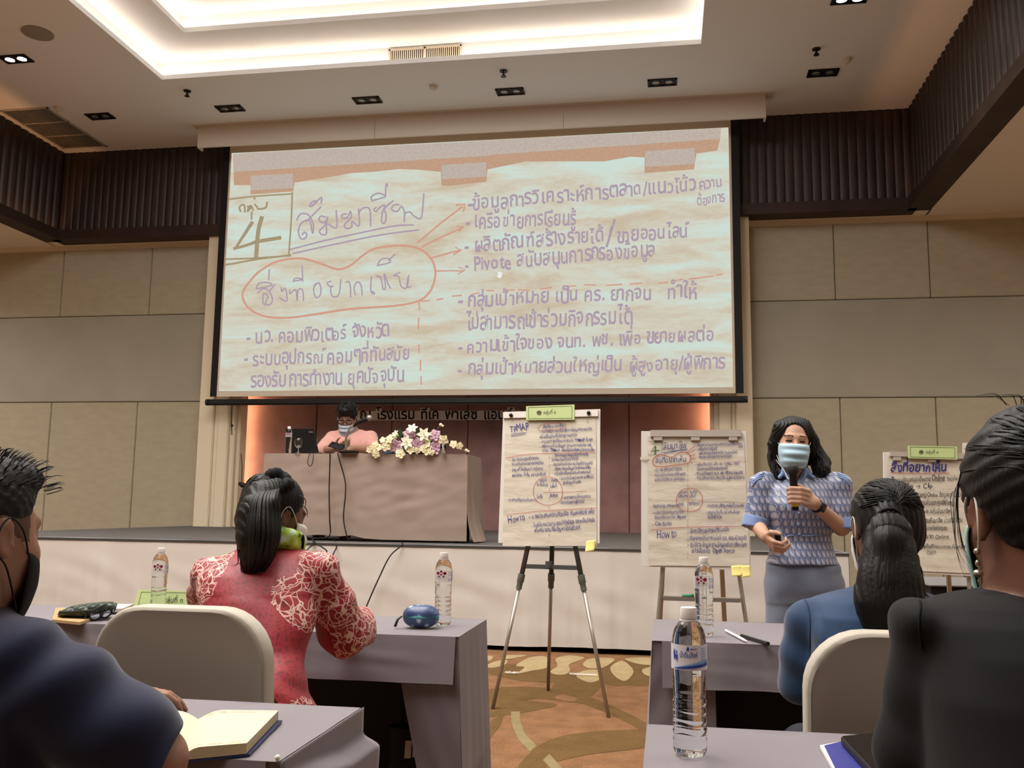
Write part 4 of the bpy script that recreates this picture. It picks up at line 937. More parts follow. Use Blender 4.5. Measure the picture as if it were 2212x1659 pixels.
scrawl(b, fn, [K('-ข้อมูลการวิเคราะห์การตลาด/แนวโน้ม ความ', 615, 258, 1070, 240, 22), K('ต้องการ', 1030, 270, 1078, 265, 16), K('- เครือข่ายการเรียนรู้', 620, 300, 820, 292, 24), K('- ผลิตภัณฑ์สร้างรายได้/ขายออนไลน์', 622, 342, 1020, 328, 24), K('- Pivote สนับสนุนการกรองข้อมูล', 625, 378, 968, 362, 22),
    K('- กลุ่มเป้าหมาย เป็น คร. ยากจน ทำให้', 600, 450, 1040, 440, 24), K('ไม่สามารถเข้าร่วมกิจกรรมได้', 618, 495, 930, 482, 24), K('- ความเข้าใจของ จนท. พช. เพื่อขยายผลต่อ', 600, 540, 1075, 528, 24), K('- กลุ่มเป้าหมายส่วนใหญ่เป็น ผู้สูงอายุ/ผู้พิการ', 600, 585, 1095, 580, 24),
    K('- นว. คอมพิวเตอร์ จังหวัด', 190, 505, 475, 492, 24), K('- ระบบอุปกรณ์คอมๆที่ทันสมัย', 188, 552, 510, 542, 24), K('รองรับการทำงาน ยุคปัจจุบัน', 200, 600, 502, 590, 24),
    K('เครื่องมือ', 448, 728, 522, 718, 22), K('จัดเก็บ', 550, 726, 622, 718, 22), K('ที่ใช้บันทึก', 435, 766, 528, 760, 22), K('ในพื้นที่', 540, 768, 610, 760, 22), K('สิ่งที่มี', 440, 848, 495, 842, 24), K('สิ่งที่ต้องการ', 540, 840, 645, 836, 24),
    K('- ข้อมูล (จปฐ. กชช./ชุมชน)', 170, 862, 442, 852, 24), K('- แผนงานต่อไปสนับสนุนการทำงาน', 170, 928, 490, 918, 24), K('ข้อมูลเชื่อมออนไลน์ (Bigdata)', 200, 975, 515, 965, 24), K('- Clik ชุมชน', 178, 1045, 370, 1036, 30), K('- การวิเคราะห์ข้อมูลเพื่อใช้วางแผน', 708, 864, 1090, 856, 26), K('- ขาดการจัดเก็บ/เพิ่มเติมข้อมูล', 705, 930, 1048, 920, 26), K('ให้เป็นปัจจุบัน', 728, 974, 868, 966, 26),
    K('- จัดหาวัสดุอุปกรณ์ที่ทันสมัย', 530, 1115, 940, 1098, 32), K('- มีบุคลากรด้านเทคโนโลยี (นว. คอมพิวเตอร์)', 530, 1185, 1112, 1180, 32), K('- ศูนย์รวมข้อมูล/ฐานข้อมูลเดียว/เชื่อมโยง', 530, 1250, 1112, 1250, 32), K('การจัดเก็บ Open Sorce', 568, 1312, 995, 1308, 36)], O, bold=.008)
scrawl(b, fn, [K('Howto', 215, 1172, 425, 1160, 70)], O, bold=-.01)
ln([(415, 790), (460, 700), (545, 670), (640, 700), (678, 790), (640, 875), (540, 905), (455, 870)], 2, 1.2, closed=True); ln([(418, 785), (545, 785), (678, 792)], 2); ln([(530, 672), (530, 905)], 2)
ln([(165, 1085), (520, 1058), (1110, 1050)], 2, 1.1)
for i in range(14): x0 = 558 + i*40; ln([(x0, 418-i*.7), (x0+24, 417-i*.7)], 2, .8)
for y in (430, 480, 530, 580, 630, 930, 980, 1030, 1110, 1170, 1230, 1300, 1350): ln([(530, y), (529, y+24)], 2, .8)
ln([(140, 778), (700, 790), (1110, 802)], 0, 1.2); ln([(70, 375), (132, 372)], 0, 6)
b.build('paper_pad', INKS, e2, weld=False, norm=False)
for (a, c_) in (((1433, 1215), (1412, 1440)), ((1595, 1222), (1627, 1440))):
    p = fn(*a, -.03); q = fn(*c_, -.02); q = p + (q-p)*((p.z)/(p.z-q.z)); b = MB(); b.tube([p, q], .017, 8, flat=.7); b.build('leg', alu, e2)
for s in (-1, 1): b = MB(); p = V(g0.x + s*.16, g0.y+.16, 1.0); b.tube([p, V(g0.x+s*.22, g0.y+.62, 0)], .014, 8); b.build('leg', alu, e2)
p, q = fn(1432, 1292, -.015), fn(1599, 1296, -.015); b = MB(); b.box((p+q)/2, ((q-p).length, .06, .022)); b.build('marker_tray', alu, e2)
sticky(fn, [(1578, 1223), (1600, 1221), (1602, 1244), (1580, 1246)], 'left of two yellow sticky notes on the chart beside the speaker', off=.026); sticky(fn, [(1598, 1222), (1619, 1222), (1620, 1246), (1600, 1249)], 'right of two yellow sticky notes on the chart beside the speaker', off=.028)
p, q = fn(1473, 1286, .0), fn(1493, 1285, .0); mk = thing('marker_pen', 'green marker pen lying on the chart stand tray behind the water bottle', 'marker pen', tuple((p+q)/2)); b = MB(); b.tube([p+V(0, 0, -.004), q+V(0, 0, -.004)], .009, 10); b.build('barrel', mat('green_plastic', (60, 128, 92), rough=.35), mk, auto=40); b = MB(); b.tube([p+(q-p)*1.01+V(0, 0, -.004), p+(q-p)*1.3+V(0, 0, -.004)], .0095, 10); b.build('cap', mat('green_cap', (44, 104, 72), rough=.35), mk, auto=40)
# --- third and fourth charts at the right
fn, d3, up3, n3 = board_plane((2.1, 5.65), (2.8, 5.72), .12)
g0 = fn(2010, 1420, 0); e3 = thing('flip_chart', 'flip chart with a large blue heading between the two dark haired women', 'flip chart', (g0.x, g0.y, 0))
b = MB(); slabpx(b, fn, [(1907.6, 977), (2116, 981), (2124, 1246), (1911, 1235)], -.006, .010); b.build('board', white_f, e3)
b = MB(); slabpx(b, fn, [(1919.5, 977), (2103, 982), (2103, 994), (1919.5, 987)], .010, .03); b.build('clamp_bar', clampg, e3)
for x, y in ((1926, 988), (2001, 991), (2077, 994)): b = MB(); slabpx(b, fn, rect(x, y, x+17, y+8), .012, .028); b.build('clamp', clampg, e3)
k = lambda x, y: (1860 + x/3.949, 900 + y/3.949)
def K(s, x0, y0, x1, y1, h=23): return (s,) + k(x0, y0) + k(x1, y1) + (h/3.949,)
b = MB(); quadgrid(b, fn, [(1917, 984), (2110, 988), (2120, 1240), (1919, 1231)], 12, 60, .0125, .006)
scrawl(b, fn, [K('สิ่งที่อยากเห็น', 242, 475, 720, 472, 62), K('2.', 248, 565, 290, 562, 42)], O, bold=.02, jit=.05)
ln([(245, 480), (480, 490), (745, 487)], 2, 1.2)
scrawl(b, fn, [K('ฐานข้อมูลกลุ่มเป้าหมาย', 295, 562, 580, 556, 30), K('Online', 588, 558, 700, 556, 44), K('จังหวัดไหน', 720, 552, 815, 548, 26), K('ลูกเอกชีพ → Clip', 240, 622, 600, 612, 32), K('ประชาสัมพันธ์ปราชญ์ Online ข้อมูลอย่างทั่วถึง', 260, 690, 880, 688, 30), K('การอบรมสัมมนา/ศูนย์เรียนรู้', 420, 755, 775, 755, 32), K('จัดทำ Style กลุ่มสัมมาชีพ', 420, 828, 750, 826, 30), K('จัดกิจกรรมสัมมาชีพ ร่วมกับ Influ', 430, 908, 850, 905, 32), K('พัฒนาต่อยอดเครือข่ายชุมชน', 440, 972, 725, 970, 28), K('เปิดตลาด Online', 450, 1045, 735, 1042, 28), K('ให้เข้าเป็นต้นแบบของสัมมาชีพ', 450, 1125, 880, 1125, 26), K('ตัวอย่าง', 545, 1175, 630, 1172, 24)], O, mi=4, bold=.008)
b.build('paper_pad', INKS, e3, weld=False, norm=False)
for (a, c_) in (((1935, 1230), (1925, 1500)), ((2097, 1240), (2113, 1500))):
    p = fn(*a, -.03); q = fn(*c_, -.02); q = p + (q-p)*((p.z)/(p.z-q.z)); b = MB(); b.tube([p, q], .017, 8, flat=.7); b.build('leg', alu, e3)
for s in (-1, 1): b = MB(); p = V(g0.x + s*.16, g0.y+.16, 1.0); b.tube([p, V(g0.x+s*.22, g0.y+.36, 0)], .014, 8); b.build('leg', alu, e3)
sign_card(fn, [(1956, 965), (2062, 967), (2063, 995), (1957, 992)], 'กลุ่มที่ ๓', 'green card with printed group name clipped on top of the chart with blue heading', off=.036)
fn, d4, up4, n4 = board_plane((2.75, 7.6), (3.4, 7.65), .05)
g0 = fn(2170, 1420, 0); e4 = thing('flip_chart', 'flip chart at the far right, mostly hidden behind the woman in black', 'flip chart', (g0.x, g0.y, 0))
b = MB(); slabpx(b, fn, [(2079, 957), (2240, 953), (2244, 1195), (2083, 1192)], -.006, .010); b.build('board', white_f, e4)
b = MB(); quadgrid(b, fn, [(2086, 972), (2234, 968), (2240, 1190), (2090, 1187)], 8, 40, .0125, .008); b.build('paper_pad', flip_paper, e4, norm=False)
b = MB(); b.grid(lambda u, v: fn(2092 + 150*u, 956 + 16*v + 3*nz(u*6, v*2, 1), .02 + .03*math.sin(v*2.5) + .01*nz(u*7, v*3, 4)), 14, 5); o = b.build('folded_sheet', flip_paper, e4, smooth=True)
b = MB(); slabpx(b, fn, rect(2081, 957, 2093, 969), .012, .016); b.build('corner_clip', white_f, e4)
for x in (2100, 2225):
    p = fn(x, 1185, -.03); b = MB(); b.tube([p, V(p.x + (.05 if x > 2200 else -.05), p.y-.12, 0)], .016, 8); b.build('leg', alu, e4)
for s in (-1, 1): b = MB(); p = V(g0.x + s*.16, g0.y+.12, 1.0); b.tube([p, V(g0.x+s*.22, g0.y+.5, 0)], .014, 8); b.build('leg', alu, e4)
# ------------------------------------------------------------------ water bottles
pet = mat('clear_bottle', (245, 248, 250), rough=.03, spec=.5, trans=1, ior=1.30); capm = mat('bottle_cap_white', (232, 226, 222), rough=.4)
def film(name, c, a): return mat(name, c, rough=.35, alpha=a)
def bottle(px, py, ptop, z, label, kind='hotel', off=0.0):
    p = PZ(px, py, z); r_ = ray(px, ptop); top = ORG + r_*(p.y/r_.y); H = top.z - p.z; R = H*.118
    t = thing('water_bottle', label, 'water bottle', tuple(p), 'clear plastic water bottles'); c = p + V(0, 0, .001)
    prof = [(.30, .02), (.62, .0), (.86, .010), (.97, .035), (1.0, .07)]
    for i in range(28):
        z_ = .09 + i*.0125; prof.append((.975 + .03*math.sin(i*1.26) - .05*math.exp(-((z_-.43)/.04)**2), z_))
    prof += [(1.0, .46), (.965, .475), (1.0, .49), (.965, .505), (1.0, .52), (.97, .535), (1.0, .55), (1.0, .58), (1.0, .76), (.975, .80), (.86, .85), (.64, .89), (.48, .915), (.44, .925), (.44, .935)]
    b = MB(); pv = None
    for r, zz in prof:
        n = 28; wv = .018 if .08 < zz < .42 else 0
        ring = [b.vert(c + V(R*r*math.cos(a), R*r*math.sin(a), H*(zz + wv*.35*math.sin(3*a + zz*8)))) for a in (q*math.tau/n for q in range(n))]
        if pv: b.bridge(pv, ring)
        else: b.face(ring[::-1])
        pv = ring
    b.face(pv); b.build('body', pet, t, smooth=True)
    b = MB(); b.lathe([(R*.50, .925*H), (R*.51, .93*H), (R*.5, .99*H), (R*.47, 1.0*H)], c, 28); cp_ = b.build('cap', capm, t, auto=40)
    b = MB(); b.lathe([(R*.53, .905*H), (R*.54, .912*H), (R*.53, .92*H)], c, 24); b.build('neck_ring', capm, t, auto=40)
    th0 = math.atan2(-c.y, -c.x)          # towards the camera
    def cyl(u, v, off=.0008): a = th0 + off*0 + u/R; return c + V((R+off+.0015)*math.cos(a), (R+off+.0015)*math.sin(a), v)
    b = MB(); mi = {}
    if kind == 'hotel':
        b.grid(lambda u, v: cyl((u-.5)*R*3.2, H*(.60+.16*v), 0), 30, 3)
        s = R/.034*1.1
        b.mi = 1
        for dx, dz, rr in ((-.011, .001, .0052), (.011, .001, .0052), (0, .008, .0036), (0, -.004, .0030), (-.007, -.010, .0030), (.007, -.010, .0030), (-.004, .002, .002), (.004, .002, .002)):
            b.poly([cyl(-R*.28+(dx+rr*math.cos(a))*s*1.15, H*.715+(dz+rr*1.2*math.sin(a))*s, .001) for a in (q*math.tau/9 for q in range(9))])
        b.mi = 0
        text(b, 'PALACE HOTEL', lambda u, v: cyl(-R*.95+u, H*.655+v, .001), size=H*.026, width=R*1.35, mi=3, bold=.01); text(b, 'CONVENTION', lambda u, v: cyl(-R*.8+u, H*.635+v, .001), size=H*.016, width=R*1.1, mi=3)
        b.mi = 2; b.poly([cyl(R*.62 + R*.04*math.cos(a), H*.725+R*.07*math.sin(a)+R*.05*max(0, math.sin(a)), .001) for a in (q*math.tau/10 for q in range(10))]); b.poly([cyl(R*.62 + R*.05*math.cos(a), H*.69+R*.05*math.sin(a), .001) for a in (q*math.tau/10 for q in range(10))])
        for q in range(7): zz = H*(.61+.007*q); b.poly([cyl(R*.5, zz, .001), cyl(R*1.1, zz, .001), cyl(R*1.1, zz+H*.003, .001), cyl(R*.5, zz+H*.003, .001)])
        for zz in (.722, .690): b.poly([cyl(R*.72, H*zz, .001), cyl(R*1.05, H*zz, .001), cyl(R*1.05, H*(zz+.006), .001), cyl(R*.72, H*(zz+.006), .001)])
        b.poly([cyl(R*1.15, H*.61, .001), cyl(R*1.25, H*.61, .001), cyl(R*1.25, H*.75, .001), cyl(R*1.15, H*.75, .001)]); b.mi = 0
        b.build('label', [film('label_film', (236, 232, 230), .42), mat('label_maroon', (132, 32, 62), rough=.4), mat('label_blue', (62, 76, 160), rough=.4), mat('label_grey', (112, 100, 100), rough=.4)], t, weld=False, norm=False)
    elif kind == 'water':
        b.grid(lambda u, v: cyl((u-.5)*R*5.2, H*(.585+.17*v), 0), 40, 3)
        def wave(a0, a1, lo, hi, mi_):
            b.mi = mi_; L = []
            for q in range(21):
                u = a0 + (a1-a0)*q/20; s_ = q/20; y = math.sin(s_*3.6-1.2)
                L.append((b.vert(cyl(R*u, H*(lo(s_)), .001+mi_*.0002)), b.vert(cyl(R*u, H*(hi(s_)), .001+mi_*.0002))))
            for A_, B_ in zip(L, L[1:]): b.face((A_[0], B_[0], B_[1], A_[1]))
            b.mi = 0
        wave(-.95, 1.2, lambda s_: .592+.03*s_*s_, lambda s_: .597+.035*math.sin(min(1, s_*1.6)*1.3)+.055*max(0, s_-.45)**1.2, 1)
        wave(-.8, 1.2, lambda s_: .595+.022*s_*s_, lambda s_: .597+.022*math.sin(min(1, s_*1.8)*1.4)+.04*max(0, s_-.5), 2)
        text(b, 'น้ำดื่มสิงห์', lambda u, v: cyl(-R*.52+u, H*.672+v, .0012), size=H*.05, width=R*1.0, mi=2, bold=.012); text(b, 'SMART', lambda u, v: cyl(R*.05+u, H*.722+v, .0012), size=H*.018, width=R*.42, mi=2, bold=.02)
        b.mi = 2; b.poly([cyl(-R*.06 + R*.075*math.cos(a), H*.727+R*.07*math.sin(a)+R*.09*max(0, math.sin(a))**3, .0012) for a in (q*math.tau/12 for q in range(12))])
        for q in ([(-.95, .66), (-.98, .70), (-.92, .73), (-.86, .715), (-.84, .69), (-.74, .685), (-.68, .70), (-.66, .675), (-.70, .655), (-.66, .645), (-.74, .645), (-.78, .665), (-.86, .665), (-.90, .645)], [(-.78, .70), (-.74, .72), (-.69, .71), (-.72, .695)]):
            b.poly([cyl(R*x, H*z_, .0012) for x, z_ in q])
        b.mi = 1
        for q in range(9):
            zz = H*(.625+.013*q)
            for w_ in range(3): b.poly([cyl(R*(.72+.14*w_), zz, .0014), cyl(R*(.82+.14*w_), zz, .0014), cyl(R*(.82+.14*w_), zz+H*.006, .0014), cyl(R*(.72+.14*w_), zz+H*.006, .0014)])
        b.mi = 0
        b.build('label', [mat('label_white', (224, 222, 228), rough=.35), mat('label_sky', (124, 164, 214), rough=.35), mat('label_deep_blue', (52, 74, 158), rough=.35)], t, weld=False, norm=False)
    return t
ZT = TZ + .0035
bottle(340, 1324, 1184, ZT, 'water bottle in front of the green tent card on the left table')
bottle(956, 1351, 1194, ZT, 'water bottle beside the blue spectacle case')
bottle(1522, 1374, 1204, ZT, 'water bottle directly behind the largest bottle, in front of the green numbered flip chart')
bottle(1491, 1632, 1313, ZT, 'largest water bottle with blue wave label on the near right table', 'water')
ztp = tz + .004
bottle(622.5, 979.5, 921.5, ztp, 'small water bottle beside the laptop on the stage table')
# ------------------------------------------------------------------ things on the stage table
clear = mat('clear_glass', (250, 250, 248), rough=.02, trans=1, ior=1.35)
def glass(px, py, ptop, label, prof, k):
    p = PZ(px, py, ztp); r_ = ray(px, ptop); H = (ORG + r_*(p.y/r_.y)).z - p.z
    t = thing('water_goblet' if k else 'water_glass', label, 'glass', tuple(p)); b = MB(); b.lathe([(r*H, z_*H) for r, z_ in prof], p, 20)
    b.build('bowl', clear, t, smooth=True)
    if k: b = MB(); b.lathe([(.22*H, 0), (.21*H, .02*H), (.04*H, .05*H), (.03*H, .30*H)], p + V(0, 0, .0005), 20); b.build('foot', clear, t, smooth=True)
glass(644, 979, 946, 'stemmed water goblet between the bottle and the laptop on stage', [(.02, .30), (.14, .36), (.25, .52), (.28, .72), (.25, 1.0), (.235, 1.0), (.26, .72), (.23, .54), (.12, .39), (.01, .34)], 1)
glass(957, 979.5, 960, 'small tumbler at the right end of the flower arrangement', [(.30, 0), (.36, 1.0), (.33, 1.0), (.28, .06), (.01, .06)], 0)
lp = PZ(652, 979, ztp); lt = thing('laptop', 'black laptop with its lid raised on the stage table', 'laptop', tuple(lp))
yl = lp.y + .19; lf = onplane((0, yl, ztp), V(0, -1, -.22))
b = MB(); slabpx(b, lf, [(617, 926), (677, 926), (688, 977), (622, 977)], -.008, 0); lid = b.build('lid', mat('laptop_black', (26, 26, 28), rough=.5), lt)
b = MB(); slabpx(b, lf, [(667, 931), (676, 931.5), (676.5, 935), (667.5, 935)], 0, .002); b.build('logo_plate', mat('logo_plate', (120, 116, 112), rough=.4, metal=.5), lid)
q0, q1 = lf(622, 979), lf(688, 979); b = MB(); b.box(((q0.x+q1.x)/2, yl+.14, ztp+.010), (q1.x-q0.x, .26, .018), bev=.003); b.build('keyboard_base', mat('laptop_black', (26, 26, 28)), lt)
mp = PZ(748, 979, ztp); mt = thing('desk_microphone', 'gooseneck desk microphone in front of the seated presenter', 'microphone', tuple(mp)); ym = mp.y
b = MB(); b.box(mp + V(.02, .02, .012), (.17, .11, .022), bev=.006); b.build('base', blk, mt, auto=40)
b = MB(); b.tube(catmull([mp + V(0, 0, .02), P(747.5, 950, ym), P(752, 932, ym), P(759, 922, ym), P(767, 918, ym)], 5), .011, 10); b.build('gooseneck', mat('chrome_tube', (190, 186, 180), rough=.25, metal=.9), mt, smooth=True)
b = MB(); b.tube([P(764, 921, ym), P(772, 913, ym), P(794, 905, ym)], [.013, .018, .024], 12); b.build('handle', blk, mt, auto=40)
b = MB(); b.sphere(P(798, 903, ym), .029, 14, 10); b.build('grille_ball', mat('mic_grille', (150, 146, 142), rough=.4, metal=.6, bump=.4, bs=500), mt, smooth=True)
# cables
def cable(px, label, r=.006, Y=None, z=None, group='black cables'):
    pts = [q if isinstance(q, Vector) else P(q[0], q[1], q[2]) for q in px]
    b = MB(); b.tube(catmull(pts, 6), r, 6); o = b.build('cable', mat('cable_black', (26, 24, 24), rough=.5), None, smooth=True, origin=pts[-1]); tag(o, label, 'cable', group)
yf = ptY - .09; ys = YF - .11
cable([(704, 978, ptY+.06), (712, 976.5, ptY-.03), (713, 985, yf), (711, 1060, yf), (712, 1120, yf-.01), (711, 1158, yf-.02), V(P(711, 1158, yf).x, YF-.04, ZS+.03), (706, 1190, ys), (690, 1200, ys), (676, 1206, ys)], 'black cable hanging straight down the front of the stage tablecloth')
cable([(729, 968, ptY+.10), (730, 977.5, ptY-.02), (731, 986, yf), (745, 1036, yf), (746, 1070, yf-.02), (742, 1120, yf-.01), (750, 1160, yf-.02), V(P(754, 1168, yf).x, yf, ZS+.01)], 'curving black cable from the presenter\'s phone down the stage tablecloth')
cable([V(P(725, 1170, yf).x, yf-.03, ZS+.008), (727, 1181, YF-.03), (719, 1200, ys), (716, 1230, ys), (714, 1262, ys), (713, 1410, ys-.02)], 'cable dropping over the stage skirt just right of the seated woman in red')
cable([V(P(880, 1172, yf).x, YF+.2, ZS+.008), (868, 1178, YF-.03), (842, 1202, ys), (818, 1250, ys), (800, 1290, ys), (784, 1330, ys), (760, 1400, ys-.05)], 'long curved black cable trailing down the stage skirt behind the left table')
cable([V(P(700, 1172, yf).x, YF+.15, ZS+.008), (677, 1176, YF-.03), (664, 1188, ys), (658, 1210, ys), (655, 1400, ys-.03)], 'short cable over the stage edge beside the mask of the woman in red')
cable([(676, 977.5, ptY-.02), (677, 984, yf), (675, 1000, yf), (670, 1007, yf), (665, 1000, yf), (667, 985, yf), (672, 977, ptY-.01)], 'thin looped cable hanging over the stage table edge under the laptop', r=.0035)
# flower arrangement
fa = PZ(890, 979, ztp); arr = thing('flower_arrangement', 'low arrangement of mauve roses, white lilies and cream orchids on the stage table', 'flowers', tuple(fa))
zz2 = lambda X, Y_: (680 + X/6.506, 850 + Y_/6.506)
rose_m, lily_m, orch_m = mat('rose_mauve', (196, 160, 176), rough=.6, var=.1, vs=60), mat('lily_white', (232, 226, 202), rough=.55), mat('orchid_cream', (230, 220, 182), rough=.55, var=.06, vs=50)
leaf_m, green_m, stem_m = mat('leaf_dark', (54, 70, 46), rough=.45), mat('leaf_bright', (128, 158, 74), rough=.5), mat('flower_stem', (108, 112, 70), rough=.6)
yb = ptY + .10
def petal(b, c, d, n, L, w, cup, curl=0.0, tip=1.0):
    """petal from c along d, facing n"""
    d = d.normalized(); n = n.normalized(); s_ = d.cross(n).normalized()
    def f(u, v):
        k = u - .5; wid = w*math.sin(math.pi*min(.98, v**.8*.9 + .06))**(.7 if tip < .5 else .5)*(1 if tip < .5 else 1)
        if tip >= 1: wid *= (1-v)**.35*1.25
        return c + d*(L*v) + s_*(wid*k*2) + n*(cup*(4*k*k) + curl*v*v)
    b.grid(f, 4, 6)
def fpos(X, Y_, fw=0.0): x, y = zz2(X, Y_); return P(x, y, yb - fw)
m6 = 1/6.506*(yb*1.02)/2000     # metres per enlarged pixel
for X, Y_, r in ((1325, 572, 66), (1130, 742, 72), (1445, 712, 70), (1690, 582, 62), (1700, 748, 76)):
    c = fpos(X, Y_, .12); R = r*m6*.74; b = MB(); ax = V(random.uniform(-.3, .3), -1, random.uniform(.05, .45)).normalized(); u, v = frame(ax)
    for ring, (k_, L, ti, n) in enumerate(((.18, .50, 1.25, 4), (.38, .72, 1.0, 5), (.62, .9, .7, 6), (.85, 1.05, .35, 6))):
        for q in range(n):
            a = q*math.tau/n + ring*.6; o_ = u*math.cos(a) + v*math.sin(a); base = c + o_*R*k_*.75 - ax*R*.55
            petal(b, base, ax*math.sin(ti) + o_*math.cos(ti)*.6, -o_ + ax*.25, R*L, R*(.42 + k_*.42), -R*.22, -R*.12*ring)
    o = b.build('rose', rose_m, arr, smooth=True); solidify(o, .0015)
for X, Y_, r, ax in ((1370, 500, 100, (0, -1, .7)), (1530, 580, 120, (.4, -1, .2)), (1300, 690, 120, (-.1, -1, .1)), (1135, 570, 70, (-.5, -1, .6)), (1560, 640, 70, (.2, -1, -.4))):
    c = fpos(X, Y_, .16); R = r*m6; ax = V(*ax).normalized(); u, v = frame(ax); b = MB()
    for q in range(6):
        a = q*math.tau/6 + X; o_ = u*math.cos(a) + v*math.sin(a); petal(b, c, o_ + ax*.45, ax, R, R*.24, R*.05, -R*.25, tip=1)
    o = b.build('lily', lily_m, arr, smooth=True); solidify(o, .0015)
    b = MB()
    for q in range(5): a = q*1.26; b.tube([c, c + ax*R*.5 + (u*math.cos(a)+v*math.sin(a))*R*.15], R*.018, 5)
    b.build('stamens', mat('stamen', (176, 178, 96), rough=.6), o)
for X, Y_, r in ((800, 785, 62), (862, 850, 55), (905, 760, 50), (1000, 740, 68), (955, 655, 45), (1055, 640, 62), (1115, 600, 40), (1200, 845, 66), (1580, 800, 66), (1530, 775, 55), (1345, 795, 58), (1810, 655, 70), (1950, 715, 52), (2035, 735, 48), (1580, 720, 50), (850, 720, 45), (1640, 830, 40), (1440, 800, 45), (760, 800, 35)):
    c = fpos(X, Y_, .15 if Y_ > 600 else .08); R = r*m6*1.15; ax = V(random.uniform(-.4, .4), -1, random.uniform(-.2, .4)).normalized(); u, v = frame(ax); b = MB()
    for q in range(5):
        a = q*math.tau/5 + X*.7; o_ = u*math.cos(a) + v*math.sin(a); petal(b, c, o_ + ax*.12, ax, R, R*.48, R*.10, -R*.10, tip=.3)
    b.sphere(c + ax*R*.1, R*.16, 8, 6); o = b.build('orchid', orch_m, arr, smooth=True); solidify(o, .0012)
for X, Y_, dx, dz, L, m_ in ((1225, 620, -.25, 1, 150, leaf_m), (1200, 600, -.6, .3, 90, green_m), (1240, 600, .5, .5, 80, green_m), (1410, 620, .1, 1, 80, green_m), (1560, 670, 1, .1, 100, green_m), (1170, 830, 1, .25, 130, leaf_m), (1430, 560, .2, 1, 100, leaf_m), (1390, 600, -.2, 1, 150, leaf_m), (1640, 560, .2, 1, 60, green_m), (1480, 640, -1, .2, 80, green_m), (920, 700, -.4, 1, 80, leaf_m), (1270, 760, -1, .0, 120, leaf_m), (1500, 790, 1, -.3, 110, leaf_m), (1620, 700, .6, .6, 100, leaf_m)):
    b = MB(); petal(b, fpos(X, Y_, .05), V(dx, -.25, dz), V(0, -1, .3), L*m6, L*m6*.2, L*m6*.05, -L*m6*.1, tip=1); o = b.build('leaf', m_, arr, smooth=True); solidify(o, .001)
for pts in ([(1690, 560), (1730, 490), (1770, 440)], [(1830, 680), (1980, 760), (2050, 790), (2130, 800)], [(900, 800), (860, 900), (850, 930)], [(1600, 830), (1640, 880), (1620, 910)]):
    b = MB(); q = [fpos(x, y, .08) for x, y in pts]; b.tube(q, .003, 5); o = b.build('stem', stem_m, arr)
    b = MB(); b.sphere(q[-1], .016, 8, 6); b.sphere(q[-1]+V(.02, 0, -.01), .012, 8, 6); b.build('bud', orch_m, o, smooth=True)
b = MB(); p0 = fpos(1080, 800, 0); p1 = fpos(1700, 800, 0); b.box(V((p0.x+p1.x)/2, yb, ztp+.035), (p1.x-p0.x, .14, .065), bev=.02); b.build('foam_tray', leaf_m, arr)
c = fpos(1050, 838, .02); b = MB(); c.z = ztp+.012; b.box(c, (.09, .05, .022), bev=.006); tag(b.build('tissue_pack', mat('blue_wrap', (78, 104, 158), rough=.4), None, origin=c), 'small blue packet tucked under the left of the flowers', 'packet')
# stand at the far left of the niche
sp = PZ(529, 1138, ZS); sp = P(529, 1120, 11.6); sp.z = ZS
ms = thing('microphone_stand', 'thin black stand against the bright niche light left of the stage table', 'stand', tuple(sp)); Yq = 11.6
for i, x in enumerate((524, 532)): b = MB(); q = P(x, 1056, Yq); b.tube([V(q.x, Yq, ZS+.01), q], .010, 6); b.build('pole', blk, ms)
b = MB(); b.tube([P(516, 1044, Yq), P(524, 1048, Yq), P(535, 1051, Yq)], [.02, .035, .03], 8); b.build('clip', blk, ms, smooth=True)
b = MB(); b.tube([P(522, 1046, Yq), P(523, 1010, Yq), P(521, 980, Yq)], .005, 6); b.build('aerial', blk, ms)
b = MB(); b.lathe([(.14, 0), (.13, .015), (.02, .025)], sp, 20); b.build('base', blk, ms)
# ------------------------------------------------------------------ left table
pz = lambda x, y, z=ZT: PZ(x, y, z)
# quilted pouch
pc0, pc1 = pz(96, 1341), pz(206, 1343); L = (pc1-pc0).length; c = (pc0+pc1)/2 + V(.01, .09, .03)
pt = thing('quilted_pouch', 'dark green quilted zip pouch on the left table', 'pouch', (c.x, c.y, ZT))
quilt = NT('quilt_green'); co = quilt.coord('Object', (1, 1, 1), (0, 0, .6)); ck = quilt.n('ShaderNodeTexWave', wave_type='BANDS', bands_direction='X'); ck.inputs['Scale'].default_value = 9; quilt.l(co, ck.inputs[0])
ck2 = quilt.n('ShaderNodeTexWave', wave_type='BANDS', bands_direction='Y'); ck2.inputs['Scale'].default_value = 9; quilt.l(co, ck2.inputs[0])
hq = quilt.math('MULTIPLY', quilt.math('POWER', ck.outputs['Fac'], .4), quilt.math('POWER', ck2.outputs['Fac'], .4)); quilt.base((52, 64, 52)); quilt.b.inputs['Roughness'].default_value = .42; quilt.bump(hq, 1.0, .012)
b = MB()
def pouch(u, v):
    a = u*math.tau; ca, sa = math.cos(a), math.sin(a); k = 1 - abs(2*v-1)**5
    return V(c.x + (v-.5)*L*1.02 + .02*sa, c.y + .085*abs(ca)**.6*(1 if ca > 0 else -1)*k, ZT + .004 + .030*(1+sa*k*.98)*(.75+.35*v))
b.grid(pouch, 32, 20); b.build('body', quilt.m, pt, smooth=True)
b = MB(); b.tube([V(c.x-L*.3, c.y-.088, ZT+.03), V(c.x+L*.40, c.y-.088, ZT+.040), V(c.x+L*.53, c.y-.05, ZT+.060)], .0045, 8); zp_ = b.build('zip', mat('zip_dark', (38, 44, 38), rough=.4), pt)
